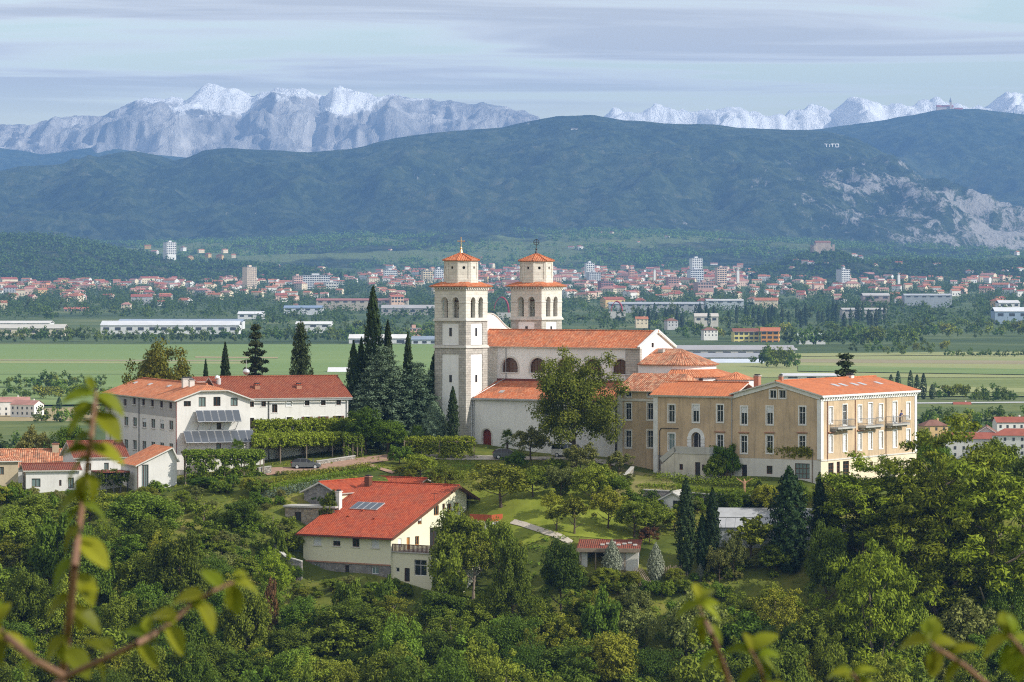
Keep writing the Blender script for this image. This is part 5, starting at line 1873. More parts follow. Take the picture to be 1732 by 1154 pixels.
# ================================================================== small hall with the tall window
SH = Frame(233.5, 476, 22)
sh = SH.root('small_hall', 'small white hall with orange lean roof and one tall narrow window', 'building')
zb = 17.0
sR = SH.S(299, 0)
zl_, zrr = SH.z(0, 0, 787), SH.z(SH.S(291, 0), 0, 758)
srr = SH.S(291, 0)
tw_ = fwin(SH, 0, 245.5, 785.5, 832, 11.5, frame='redpipe', glass='paleglass', bars=(3, 1))
tw_['z'] = max(tw_['z'], gz(*SH.at(1, 0)) + 0.3)
tw_['h'] = SH.z(1, 0, 786) - tw_['z']
facade(sh, 'gable_wall', front_m(0), [(0, zb), (sR, zb), (sR, SH.z(sR, 0, 778)), (srr, zrr), (tw_['x'] + tw_['w'] / 2 + .15, zl_ + (zrr - zl_) * 0.35), (0, zl_)], [tw_], M['white'])
vS = 8.5
facade(sh, 'side_wall', left_m(0), [(-vS, zb), (0, zb), (0, zl_), (-vS, zl_)], [], M['white'])
facade(sh, 'rear_wall', back_m(vS), [(-sR, zb), (0, zb), (0, zl_), (-srr, zrr), (-sR, SH.z(sR, 0, 778))], [], M['white'])
facade(sh, 'short_wall', right_m(sR), [(0, zb), (vS, zb), (vS, SH.z(sR, 0, 778)), (0, SH.z(sR, 0, 778))], [], M['white'])
rm = MB()
rm.slab([(-.5, -.5, zl_ - .2 + .16), (srr, -.5, zrr + .16), (srr, vS, zrr + .16), (-.5, vS, zl_ - .2 + .16)], .16, 0, 1)
rm.slab([(sR + .3, -.5, SH.z(sR, 0, 783) + .16), (srr, -.5, zrr + .16), (srr, vS, zrr + .16), (sR + .3, vS, SH.z(sR, 0, 783) + .16)], .16, 0, 1)
rm.build('roof', [M['t_orange'], M['trimdull']], sh)
pipe(sh, [(-0.05, -0.1, zl_ - .1), (-0.05, -0.1, zb)], 'redpipe', 0.06)


# ================================================================== old farm buildings at the left edge
def simple_house(name, label, px0, px1, Y, deg, depth, py_e, py_r, wall, roof, wins=(), vr=None, zb=None, group=None, cat='house', ov=0.4, door=None, along='s'):
    fr = Frame(px0, Y, deg)
    r = fr.root(name, label, cat, group)
    L = fr.S(px1, 0)
    ze = fr.z(0, 0, py_e)
    zr = fr.z(L / 2, depth / 2, py_r)
    if zb is None:
        zb = min(gz(*fr.at(a, b)) for a in (0, L) for b in (0, depth)) - 0.5
    ws = [fwin(fr, 0, a, t, b, w, **k) for a, t, b, w, k in wins]
    if along == 's':
        facade(r, 'front_wall', front_m(0), [(0, zb), (L, zb), (L, ze), (0, ze)], ws, wall)
        facade(r, 'rear_wall', back_m(depth), [(-L, zb), (0, zb), (0, ze), (-L, ze)], [], wall)
        facade(r, 'gable_wall', right_m(L), [(0, zb), (depth, zb), (depth, ze), (depth / 2, zr), (0, ze)], [], wall)
        facade(r, 'gable_wall', left_m(0), [(-depth, zb), (0, zb), (0, ze), (-depth / 2, zr), (-depth, ze)], [], wall)
    else:
        facade(r, 'gable_wall', front_m(0), [(0, zb), (L, zb), (L, ze), (L / 2, zr), (0, ze)], ws, wall)
        facade(r, 'gable_wall', back_m(depth), [(-L, zb), (0, zb), (0, ze), (-L / 2, zr), (-L, ze)], [], wall)
        facade(r, 'side_wall', right_m(L), [(0, zb), (depth, zb), (depth, ze), (0, ze)], [], wall)
        facade(r, 'side_wall', left_m(0), [(-depth, zb), (0, zb), (0, ze), (-depth, ze)], [], wall)
    gable_roof(r, 0, L, 0, depth, ze, zr, roof, along, ov=ov)
    return fr, r, L, ze, zr


wb = dict(frame='brownwood', glass='paleglass', bars=(2, 1), fw=0.06)
fr, r, L, ze, zr = simple_house('farmhouse', 'long old farmhouse with weathered clay tile roof and chimney', -60, 135, 492, 6, 9, 791, 762, M['white2'], M['t_old'], [(60, 802, 812, 8, wb)])
chimney(r, fr.S(94, 4), 4, zr - 0.4, fr.z(4, 4, 752), 0.9, 'beige', 'brick')
fr, r, L, ze, zr = simple_house('barn', 'beige rendered barn half in shadow at the left edge', -70, 31, 478, 14, 5, 782, 776, M['beige'], M['t_old'], [(3, 790, 803, 7, wb)])
simple_house('low_house', 'low white house with dark maroon roof and two wide windows', 44, 134, 479, 12, 7, 797, 786, M['white'], M['t_dark'],
             [(61, 809.5, 824, 15, wb), (120, 808, 826, 10, wb), (102, 812, 822, 4, wb), (131, 813, 824, 3.5, wb)])
simple_house('linking_house', 'white house with maroon roof toned dark for shade behind the small hall', 128, 214, 486, 20, 8, 774, 748, M['white'], M['t_dark'], [(150, 784, 796, 8, wb), (180, 783, 795, 8, wb)])  # roof colour darkened for a slope turned away from the sun
pg = Frame(168, 476, 20)
gp = pg.root('porch', 'vine-grown porch with slim posts between two white houses', 'porch')
za = pg.z(0, 0, 800)
L = pg.S(216, 0)
for k in range(5):
    s_ = L * k / 4
    MB().box(s_ - .07, s_ + .07, -.07, .07, zb, za).build('post', [M['iron']], gp)
MB().box(-.2, L + .2, -.3, 4, za, za + .15).build('roof_slab', [M['t_dark']], gp)
MB().box(-.2, L + .2, 4.0, 4.2, zb, za).build('rear_wall', [M['white']], gp)
leafbox('vine', [(random.uniform(-.2, L), random.uniform(-.5, 1.0), za - random.uniform(-.2, 1.7)) for _ in range(40)], L_DARK, gp, 40, 0.26, 0.45)

# little brick-red hut below in the trees
fr, r, L, ze, zr = simple_house('brick_hut', 'small orange brick hut among trees at the lower left', 186, 226, 458, -12, 3, 923, 917, M['brick'], M['t_dark'], [(205, 928, 938, 12, dict(frame='redwood', glass='iron', bars=(3, 2)))])

# ================================================================== red-roofed house
RH = Frame(661, 452, -34)
rh = RH.root('red_roofed_house', 'cream house with big bright red roof and stone basement', 'house')
SL = RH.S(513, 0)                       # negative
zbr = 6.5
zeR = RH.z(0, 0, 908.5)
vR = RH.V(769, 0)
vE = RH.V(789, 0)
zrR = RH.z(0, vR, 823)
kr = (zrR - zeR) / vR
zeb = zrR - (vE - vR) * kr * 1.05
zst_ = RH.z(0, 0, 956)
pw_ = dict(frame='brownwood', bars=(2, 1), sill='trimdull', fw=0.07)
ws = [fwin(RH, 0, 537, 907, 923, 13, closed='shutter', **pw_), fwin(RH, 0, 569.5, 908, 924.5, 12.5, closed='shutter', half=0.5, **pw_), fwin(RH, 0, 602, 911, 926, 12, **pw_), fwin(RH, 0, 635, 912, 927.5, 13, closed='shutter', **pw_)]
for q in ws:
    q['z'] = ws[0]['z'] + 0.05
    q['h'] = 1.2
facade(rh, 'front_wall', front_m(0), [(SL, zst_), (0, zst_), (0, zeR), (SL, zeR)], ws, M['palegreen'])
sw_ = dict(frame='trim', glass='paleglass', bars=(2, 1), fw=0.07)
ws = [fwin(RH, 0, 537.5, 954, 967, 9, **sw_), fwin(RH, 0, 587.5, 956, 972, 7, frame='brownwood', glass='iron', bars=(1, 1), name='basement_door', part='door_leaf'), fwin(RH, 0, 635, 959, 971, 12, **sw_)]
zg_ = ws[1]['z']
for q in ws:
    q['z'] = min(q['z'], zst_ - q['h'] - 0.25)
facade(rh, 'basement_wall', front_m(-0.06), [(SL - 0.06, zbr), (0.0, zbr), (0.0, zst_ - .01), (SL - 0.06, zst_ - .01)], ws, M['greyrubble'])
MB().box(SL - .1, 0.0, -0.16, -0.062, zst_ - .12, zst_ + .05).build('stone_ledge', [M['brick']], rh)
ow = dict(frame='orangewood', bars=(2, 1), fw=0.08)
gw = [rwin(RH, 0, 738, 855, 872, 8.5, **ow), rwin(RH, 0, 750.5, 852, 862, 4.5, frame='orangewood', bars=(1, 1)), rwin(RH, 0, 760, 852, 868, 7, **ow), rwin(RH, 0, 772.5, 850.5, 866, 8, **ow),
      rwin(RH, 0, 710, 875.5, 887, 6.5, closed='shutter', half=0.5, **ow), rwin(RH, 0, 676, 911, 926, 6, closed='shutter', **ow), rwin(RH, 0, 690.5, 909, 934, 5.5, frame='orangewood', glass='orangewood', bars=(1, 1), name='terrace_door', part='door_leaf'),
      rwin(RH, 0, 705.5, 907, 922, 7, **ow), rwin(RH, 0, 735, 892, 926, 16, frame='brownwood', glass='iron', bars=(2, 1), name='patio_door', part='door_leaf')]
gw_ = [(vE, zbr), (vE, zeb), (vR, zrR), (0, zeR), (0, zbr)]
facade(rh, 'gable_wall', right_m(0), [(0, zbr), (vE, zbr), (vE, zeb), (vR, zrR), (0, zeR)], gw, M['palegreen'])
facade(rh, 'far_gable_wall', left_m(SL), [(-vE, zbr), (0, zbr), (0, zeR), (-vR, zrR), (-vE, zeb)], [], M['palegreen'])
facade(rh, 'rear_wall', back_m(vE), [(0, zbr), (-SL, zbr), (-SL, zeb), (0, zeb)], [], M['palegreen'])
rm = MB()
ov = 0.7
rz_ = lambda v: zeR + kr * v + 0.18 if v <= vR else zrR - (v - vR) * kr * 1.05 + 0.18
rm.slab([(SL - .7, -ov, rz_(-ov)), (0.75, -ov, rz_(-ov)), (0.75, vR, rz_(vR)), (SL - .7, vR, rz_(vR))], .18, 0, 1)
rm.slab([(SL - .7, vR, rz_(vR)), (0.75, vR, rz_(vR)), (0.75, vE + 2.0, rz_(vE + 2.0)), (SL - .7, vE + 2.0, rz_(vE + 2.0))], .18, 0, 1)
rr = rm.build('roof', [M['t_red'], M['brownwood']], rh)
ridge_caps(rr, (SL - .7, vR, rz_(vR) + .03), (0.75, vR, rz_(vR) + .03), M['t_red'])
bb = MB()
for (a, b) in ((-ov, vR), (vR, vE + 2.0)):
    bb.face([(0.79, a, rz_(a) - .32), (0.79, b, rz_(b) - .32), (0.79, b, rz_(b) + .03), (0.79, a, rz_(a) + .03)])
    bb.face([(0.79, a, rz_(a) + .03), (0.79, b, rz_(b) + .03), (0.7, b, rz_(b) + .03), (0.7, a, rz_(a) + .03)])
bb.build('barge_board', [M['brownwood']], rh)
for k in range(7):
    v_ = vR * (k + .5) / 7
    MB().box(0.003, 0.7, v_ - .06, v_ + .06, rz_(v_) - .42, rz_(v_) - .24).build('purlin_end', [M['brownwood']], rh)
MB().box(SL - .7, .75, -ov - .14, -ov - .003, rz_(-ov) - .22, rz_(-ov) - .06).build('gutter', [M['redpipe']], rh)
# solar thermal panels on the roof slope
for k in range(4):
    v0_ = RH.V(0, 0) * 0 + vR * 0.45
    pa = 588 + k * 11.5
    s_ = RH.S(pa + 3, v0_)
    v1_ = v0_ + 1.9
    f_ = MB().slab([(s_, v0_, rz_(v0_) + .14), (s_ + 1.05, v0_, rz_(v0_) + .14), (s_ + 1.05, v1_, rz_(v1_) + .14), (s_, v1_, rz_(v1_) + .14)], .1).build('solar_collector', [M['alu']], rh)
    MB().face([(s_ + .06, v0_ + .06, rz_(v0_ + .06) + .152), (s_ + .99, v0_ + .06, rz_(v0_ + .06) + .152), (s_ + .99, v1_ - .06, rz_(v1_ - .06) + .152), (s_ + .06, v1_ - .06, rz_(v1_ - .06) + .152)]).build('collector_glass', [M['panel']], f_)
for px, v_ in ((586, vR * .3), (630, vR * .28), (610, vR * .42)):
    s_ = RH.S(px, v_)
    MB().slab([(s_, v_, rz_(v_) + .2), (s_ + .35, v_, rz_(v_) + .2), (s_ + .35, v_ + .5, rz_(v_ + .5) + .04), (s_, v_ + .5, rz_(v_ + .5) + .04)], .12).build('vent_tile', [M['t_red']], rh)
s_ = RH.S(573, 6.4)
chimney(rh, s_, 6.4, rz_(6.4) - .4, RH.z(s_, 6.4, 832), 0.62, 'white', 'white2')
s_ = RH.S(623, vR - 1)
chimney(rh, s_, vR - 1, rz_(vR - 1) - .4, RH.z(s_, vR - 1, 807), 0.75, 'brownwood', 'brick')
sq = RH.S(744, vR - 4)
MB().path([(-0.3, vR - 4.2, rz_(vR - 4.2)), (-0.3, vR - 4.2, rz_(vR - 4.2) + 1.0)], .03, 5).tube((-.9, vR - 4.2, rz_(vR - 4.2) + .8), (.3, vR - 4.2, rz_(vR - 4.2) + .8), .025).build('aerial', [M['iron']], rh)
# terrace storey beside the gable: its face is flush with the house front
zt3 = RH.z(3, 0.3, 936)
tS, tV = RH.S(776, 0.3), 9.0
tw2 = [fwin(RH, 0.3, 711, 947, 974, 21, frame='trim', bars=(2, 2)), fwin(RH, 0.3, 738, 948, 975, 24, frame='trim', bars=(2, 2)), fwin(RH, 0.3, 672.5, 960, 968, 6, frame='trim', bars=(1, 1)),
       fwin(RH, 0.3, 688.5, 961, 984, 9, frame='brownwood', glass='iron', bars=(1, 1), name='cellar_door', part='door_leaf')]
facade(rh, 'terrace_wall', front_m(0.3), [(0.003, zbr), (tS, zbr), (tS, zt3), (0.003, zt3)], tw2, M['palegreen'])
facade(rh, 'terrace_end_wall', right_m(tS), [(0.3, zbr), (tV, zbr), (tV, zt3), (0.3, zt3)], [], M['palegreen'])
MB().box(0.003, tS + .15, 0.1, tV, zt3 + .002, zt3 + .14).build('terrace_floor', [M['concrete']], rh)
rl = MB()
for (xa, ya, xb, yb) in ((0.1, .35, tS, .35), (tS, .35, tS, tV)):
    n = int(math.hypot(xb - xa, yb - ya) / .2)
    for k in range(n):
        x, y = xa + (xb - xa) * k / n, ya + (yb - ya) * k / n
        rl.box(x - .05, x + .05, y - .05, y + .05, zt3 + .142, zt3 + 1.0)
    rl.box(min(xa, xb) - .06, max(xa, xb) + .06, min(ya, yb) - .06, max(ya, yb) + .06, zt3 + 1.001, zt3 + 1.1)
rl.build('railing', [M['brownwood']], rh)
# low annexe behind with matching roof
an = RH.root('annexe', 'low annexe with red tiled roof behind the big red-roofed house', 'house')
za1 = 14.5
a0, a1, av, aw = -20.0, -14.4, 8.0, 17.5
zA, zAr = RH.z(-14.4, 8, 834), RH.z(-17.2, 8, 817)
facade(an, 'gable_wall', front_m(av), [(a0, za1), (a1, za1), (a1, zA), ((a0 + a1) / 2, zAr), (a0, zA)], [], M['greyrubble'])
facade(an, 'side_wall', right_m(a1), [(av, za1), (aw, za1), (aw, zA), (av, zA)], [], M['palegreen'])
facade(an, 'outer_wall', left_m(a0), [(-aw, za1), (-av, za1), (-av, zA), (-aw, zA)], [], M['palegreen'])
gable_roof(an, a0, a1, av, aw, zA, zAr, M['t_red'], 'v', ov=.45)
b0, b1 = RH.S(634, 20.5), RH.S(716, 20.5)
zH = RH.z(b0, 20.5, 808)
facade(an, 'high_wall', front_m(18.4), [(b0, za1), (b1, za1), (b1, zH - .9), (b0, zH - .9)], [], M['palegreen'])
facade(an, 'high_end_wall', right_m(b1), [(18.4, za1), (23, za1), (23, zH - .9), (20.7, zH), (18.4, zH - .9)], [], M['palegreen'])
gable_roof(an, b0, b1, 18.4, 23, zH - .9, zH, M['t_red'], 's', ov=.5, name='high_roof')
# orange wooden balcony box beside the garden
bx = P(822, 882, 460)
wbx = empty('garden_deck', (bx.x, bx.y, gz(bx.x, bx.y)), R(-34), label='small raised white deck with orange board railing beside the lawn', cat='deck')
zt4 = bx.z - wbx.location.z
MB().box(-1.9, 1.5, -.9, 1.6, -1.0, zt4).build('base', [M['white']], wbx)
for k in range(16):
    MB().box(-1.9 + k * .2125, -1.9 + k * .2125 + .19, -.95, -.9, zt4 + .05, zt4 + .95).build('board', [M['redwood']], wbx)
for k in range(11):
    MB().box(1.5, 1.55, -.9 + k * .225, -.9 + k * .225 + .2, zt4 + .05, zt4 + .95).build('board', [M['redwood']], wbx)

# stone outbuilding left of the red house
SB = Frame(482, 466, -20)
sb = SB.root('stone_outbuilding', 'flat-topped rubble stone outbuilding with dark doorway', 'outbuilding')
L = SB.S(566, 0)
zt5 = SB.z(0, 0, 858)
dd = fwin(SB, 0, 504, 866, 891, 11, frame='brownwood', glass='iron', bars=(1, 1), name='doorway', part='door_leaf')
facade(sb, 'front_wall', front_m(0), [(0, 13), (L, 13), (L, zt5), (0, zt5)], [dd], M['rubble'])
facade(sb, 'side_wall', left_m(0), [(-4, 13), (0, 13), (0, zt5), (-4, zt5)], [], M['rubble'])
MB().box(-.2, L + .2, -.25, 4.2, zt5 + .002, zt5 + .25).build('roof_slab', [M['concrete']], sb)

# ================================================================== garden shed, greenhouse, pavilion
SD = Frame(980, 447, -6)
sd_ = SD.root('shed', 'low whitewashed shed with mossy tiled lean-to roof and open bay', 'shed')
L = SD.S(1079, 0)
zsb = gz(*SD.at(3, 0)) - .4
zse = SD.z(0, 0, 930)
MB().box(0, 1.0, 0, 3.2, zsb, zse).build('left_wall', [M['white2']], sd_)
MB().box(L * .52, L, 0, .25, zsb, zse - .15).build('front_wall', [M['white2']], sd_)
MB().box(1.0, L, 3.0, 3.2, zsb, zse).build('rear_wall', [M['greyrubble']], sd_)
MB().box(L - .2, L, .25, 3.0, zsb, zse).build('right_wall', [M['white2']], sd_)
MB().slab([(-.3, -.6, zse + .1), (L + .3, -.6, zse + .1), (L + .3, 3.4, zse + 1.1), (-.3, 3.4, zse + 1.1)], .22).build('roof', [M['t_dark']], sd_)
MB().box(-.3, L + .3, -.72, -.6, zse - .25, zse + .25).build('fascia', [M['greywood']], sd_)
for k in range(4):
    MB().box(L * (.02 + .25 * k), L * (.02 + .25 * k) + .15, -.35, -.2, zsb, zse).build('post', [M['greywood']], sd_)
for k in range(7):
    s_ = L * (.35 + .65 * k / 7)
    MB().box(s_, s_ + .5, .8 + .4 * (k % 3), 1.4 + .4 * (k % 3), zse + .52 + .1 * (k % 3), zse + .68 + .1 * (k % 3)).build('loose_slab', [M['trimdull']], sd_)
# trailer table by the shed
tb = P(1010, 962, 442)
tt = empty('garden_cart', (tb.x, tb.y, gz(tb.x, tb.y)), R(-8), label='red-brown wooden garden cart standing before the open shed', cat='cart')
cb = MB()
cb.box(-.9, .9, -.5, .5, .62, .70)
cb.box(-.9, .9, -.54, -.5, .62, 1.0)
cb.box(-.9, .9, .5, .54, .62, 1.0)
cb.box(-.94, -.9, -.54, .54, .62, 1.0)
cb.box(.9, .94, -.54, .54, .62, 1.0)
cb.build('box', [M['redwood']], tt)
for x in (-.6, .6):
    for y in (-.4, .4):
        MB().box(x - .05, x + .05, y - .05, y + .05, -.1, .62).build('leg', [M['redwood']], tt)
# old rollers leaning in a row
for k, px in enumerate((1063.5, 1078.5, 1092)):
    b = P(px, 965, 442)
    o = empty('wheel', (b.x, b.y, gz(b.x, b.y) + .34), R(10), label='pale round wheel standing by the shed, %s from the blue spruce' % ordw(k + 1), cat='wheel', group='wheels by the shed')
    mb = MB()
    n = 16
    for q in range(n):
        a0, a1 = 2 * math.pi * q / n, 2 * math.pi * (q + 1) / n
        for (ra_, rb_, ya_, yb_) in ((.38, .38, -.12, .12), (.38, .16, -.12, -.12), (.16, .16, -.12, .12), (.38, .16, .12, .12)):
            mb.face([(ra_ * math.cos(a0), ya_, ra_ * math.sin(a0)), (ra_ * math.cos(a1), ya_, ra_ * math.sin(a1)), (rb_ * math.cos(a1), yb_, rb_ * math.sin(a1)), (rb_ * math.cos(a0), yb_, rb_ * math.sin(a0))])
    mb.build('tyre', [M['trimdull']], o)
    MB().tube((0, -.08, 0), (0, .08, 0), .159, .159, 12).build('hub', [M['iron']], o)
# stacked poles beside the shed
pl_ = P(1088, 960, 444)
wp = empty('pole_stack', (pl_.x, pl_.y, gz(pl_.x, pl_.y)), 0, label='bundle of weathered poles leaning on the shed end', cat='poles')
for k in range(9):
    MB().tube((-.3 + .22 * k, -.2, 0), (-1.2 + .12 * k, .6, 2.3 + .15 * (k % 3)), .06, .045, 5).build('pole', [M['greywood']], wp)
fn = P(1140, 945, 446)
fe = empty('paling_fence', (fn.x, fn.y, gz(fn.x, fn.y)), R(5), label='short weathered paling fence by the cypress trio', cat='fence')
for k in range(14):
    MB().box(-1.5 + k * .24, -1.5 + k * .24 + .14, 0, .04, 0, 1.25 + .15 * math.sin(k * 2.1)).build('paling', [M['greywood']], fe)
MB().box(-1.6, 2.0, .041, .09, .8, .92).build('rail', [M['greywood']], fe)

# greenhouse: two glazed bays
GHs = Frame(1212, 452, -6)
gr = GHs.root('greenhouse', 'white-roofed greenhouse partly hidden behind the cypresses', 'greenhouse')
L = GHs.S(1432, 0)
zgb = gz(*GHs.at(5, 0)) - .6
M['polyfilm'] = m_plain('greenhouse_film', (0.36, 0.37, 0.38), 0.4, 0.4, var=0.15)
M['polywall'] = m_plain('greenhouse_glazing', (0.42, 0.45, 0.44), 0.25, 0.5, var=0.2)
zg1, zg2 = GHs.z(0, 0, 892), GHs.z(0, 5, 872)
for b in range(2):
    v0_ = b * 4.8
    dzb = b * 1.0
    MB().slab([(-.2, v0_ - .2, zg1 + dzb), (L * (1 - .25 * b), v0_ - .2, zg1 + dzb), (L * (1 - .25 * b), v0_ + 2.4, zg1 + 1.05 + dzb), (-.2, v0_ + 2.4, zg1 + 1.05 + dzb)], .06).build('roof_panel', [M['polyfilm']], gr)
    MB().slab([(-.2, v0_ + 5.0, zg1 + dzb), (L * (1 - .25 * b), v0_ + 5.0, zg1 + dzb), (L * (1 - .25 * b), v0_ + 2.4, zg1 + 1.05 + dzb), (-.2, v0_ + 2.4, zg1 + 1.05 + dzb)], .06).build('roof_panel', [M['polyfilm']], gr)
n = 14
for k in range(n):
    s_ = L * k / n
    MB().box(s_ + .04, s_ + L / n - .04, 0, .03, zgb, zg1 - .1).build('wall_pane', [M['polywall']], gr)
    MB().box(s_ - .035, s_ + .035, -.03, .06, zgb, zg1 - .02).build('post', [M['alu']], gr)
    MB().tube((s_, -.2, zg1 + .03), (s_, 2.4, zg1 + 1.08), .03, None, 4).build('rafter', [M['alu']], gr)
MB().box(0, L, -.04, .04, zg1 - .1, zg1 - .02).build('eaves_rail', [M['alu']], gr)
MB().box(0, L, -.035, .035, (zgb + zg1) / 2, (zgb + zg1) / 2 + .07).build('mid_rail', [M['alu']], gr)
MB().box(-.03, 0, 0.05, 9.6, zgb, zg1).build('end_wall', [M['polywall']], gr)
# garden pavilion
PV = Frame(1117, 462, -20)
pv = PV.root('garden_pavilion', 'little white garden pavilion with grey pitched roof below the terrace wall', 'pavilion')
L = PV.S(1160, 0)
D = 4.6
zpb = gz(*PV.at(2, 0)) - .5
zpe, zpr = PV.z(0, 0, 845), PV.z(L / 2, 0, 834)
sheetm = MB()
sheet(sheetm, front_m(0), [(0, zpb), (L, zpb), (L, zpe), (L / 2, zpr), (0, zpe)], [rect(L * .68, zpb + .4, L * .38, zpe - zpb - .5)], .2)
sheetm.build('front_wall', [M['white']], pv)
sheetm = MB()
sheet(sheetm, right_m(L), [(0, zpb), (D, zpb), (D, zpe), (0, zpe)], [rect(D * .5, zpb + .7, 1.0, 1.0)], .2)
sheetm.build('side_wall', [M['cream']], pv)
MB().box(.2, L - .2, .2, D - .1, zpb, zpe).build('interior_shade', [M['iron']], pv)  # solid dark box stands for the shaded room behind the openings
gable_roof(pv, 0, L, 0, D, zpe, zpr, M['concrete'], 'v', ov=.4)
# ================================================================== drives, paths, walls, beds on the hill
def ribbon(name, pts, width, mat, dz=0.10, kind='structure', step=1.5):
    """a strip of ground following the terrain; pts are (px, Y)"""
    c = [Vector((xat(a, dep(a, y)), dep(a, y))) for a, y in pts]
    d = []
    for a, b in zip(c[:-1], c[1:]):
        n = max(2, int((b - a).length / step))
        d += [a.lerp(b, k / n) for k in range(n)]
    d.append(c[-1])
    mb = MB()
    rows = []
    for i, p in enumerate(d):
        t = (d[min(i + 1, len(d) - 1)] - d[max(0, i - 1)]).normalized()
        nrm = Vector((-t.y, t.x))
        w = width if not isinstance(width, (list, tuple)) else width[0] + (width[1] - width[0]) * i / (len(d) - 1)
        row = []
        for q in np.linspace(-.5, .5, 5):
            s_ = p + nrm * w * q
            row.append((s_.x, s_.y, gz(s_.x, s_.y) + dz))
        rows.append(row)
    for ra_, rb_ in zip(rows[:-1], rows[1:]):
        for k in range(4):
            mb.face([ra_[k], ra_[k + 1], rb_[k + 1], rb_[k]])
    return mb.build(name, [mat], kind=kind)


def patch(name, pts, mat, dz=0.06, n=12):
    """a draped quad; pts four (px, Y) corners"""
    c = [Vector((xat(a, dep(a, y)), dep(a, y))) for a, y in pts]
    mb = MB()
    g_ = [[None] * (n + 1) for _ in range(n + 1)]
    for i in range(n + 1):
        for j in range(n + 1):
            p = c[0].lerp(c[1], i / n).lerp(c[3].lerp(c[2], i / n), j / n)
            g_[j][i] = (p.x, p.y, gz(p.x, p.y) + dz)
    for j in range(n):
        for i in range(n):
            mb.face([g_[j][i], g_[j][i + 1], g_[j + 1][i + 1], g_[j + 1][i]])
    return mb.build(name, [mat], kind='structure')


M['gravel'] = m_plain('red_gravel', (0.34, 0.22, 0.16), 0.95, 0.1, var=0.25, scale=3)
M['palegravel'] = m_plain('pale_gravel', (0.46, 0.41, 0.34), 0.95, 0.1, var=0.2, scale=3)
M['lawn'] = m_field('lawn_grass', (0.15, 0.19, 0.022), (0.22, 0.25, 0.035), 0.35, (1, 1, 1), 0.5)
M['drygrass'] = m_field('dry_lawn', (0.16, 0.17, 0.04), (0.24, 0.21, 0.09), 0.25, (1, 1, 1), 0.4)
patch('lawn', [(800, 452), (1110, 452), (1090, 470), (790, 471)], M['lawn'], 0.05)
patch('lawn', [(1040, 466), (1150, 466), (1120, 476), (1050, 479)], M['drygrass'], 0.07)
ribbon('driveway', [(440, 480.5), (500, 482.5), (560, 485), (620, 488.5), (680, 492)], (6.0, 4.0), M['gravel'])
ribbon('church_path', [(680, 492), (760, 490), (850, 489), (960, 487), (1050, 482)], 3.2, M['palegravel'], 0.12)
ribbon('garden_path', [(866, 884), (885, 889), (905, 896), (928, 904), (948, 911), (966, 921)], 1.0, M['palegravel'], 0.12)
ribbon('garden_path', [(612, 487), (640, 482.5), (668, 479.5)], 1.0, M['gravel'], 0.12)


def stone_wall(label, pts, h, th=0.4, mat='drystone', name='stone_wall', dz=0.0):
    c = [Vector((xat(a, dep(a, y)), dep(a, y))) for a, y in pts]
    o = c[0]
    root = empty(name, (o.x, o.y, gz(o.x, o.y)), 0, label=label, cat='wall')
    bz_ = root.location.z
    st, cp = MB(), MB()
    for a, b in zip(c[:-1], c[1:]):
        d = (b - a).normalized()
        nn = Vector((-d.y, d.x)) * th / 2
        m_ = max(1, int((b - a).length / 2.5))
        for k in range(m_):
            p, q = a.lerp(b, k / m_), a.lerp(b, (k + 1) / m_)
            for mb_, (zlo0, zlo1), (zh0, zh1), w_ in ((st, (-0.8, -0.8), (h, h), 1.0), (cp, (h + .002, h + .002), (h + .12, h + .12), 1.25)):
                A = []
                for pt, zl0, zh in ((p, zlo0, zh0), (q, zlo1, zh1)):
                    g0 = gz(pt.x, pt.y) - bz_ + dz
                    for sg in (-1, 1):
                        v = pt + nn * sg * w_ - o
                        A.append((v.x, v.y, g0 + zl0))
                        A.append((v.x, v.y, g0 + zh))
                # A: p-,lo hi, p+ lo hi, q- lo hi, q+ lo hi
                for f4 in ((0, 4, 5, 1), (2, 3, 7, 6), (1, 5, 7, 3), (0, 1, 3, 2), (4, 6, 7, 5)):
                    mb_.face([A[i] for i in f4])
    st.build('masonry', [M[mat]], root)
    cp.build('coping', [M['concrete']], root)
    return root


stone_wall('retaining wall of dark rubble under the vegetable beds of the ochre building', [(1088, 846), (1140, 849), (1200, 853), (1290, 858)], 1.2, .5, 'greyrubble', 'retaining_wall')
stone_wall('low pale stone wall at the grassy bend below the terrace stairs', [(1048, 470), (1062, 472.5), (1070, 476)], 0.9)
stone_wall('low stone edging behind the parked grey car', [(535, 487.2), (570, 488.6), (600, 490)], 0.45)
stone_wall('grey rubble retaining wall left of the red-roofed house', [(462, 458), (485, 456.5), (511, 456)], 2.4, .5, 'greyrubble', 'retaining_wall')
stone_wall('dry stone wall at the end of the vegetable garden', [(436, 478.2), (447, 478.8), (458, 479.2)], 0.9)


ivy = empty('ivy', (0, 0, 0), 0, label='ivy and vines hanging over the dark retaining wall below the vegetable beds', cat='ivy')
iv = []
for _ in range(150):
    px = random.uniform(1085, 1295)
    Y = ybase(px, 850 + (px - 1088) * .05) - random.uniform(.1, .6)
    iv.append((xat(px, Y), Y, gz(xat(px, Y), Y) + random.uniform(.0, 1.7)))
leafbox('vine', iv, L_DARK, ivy, 40, .24, .5)


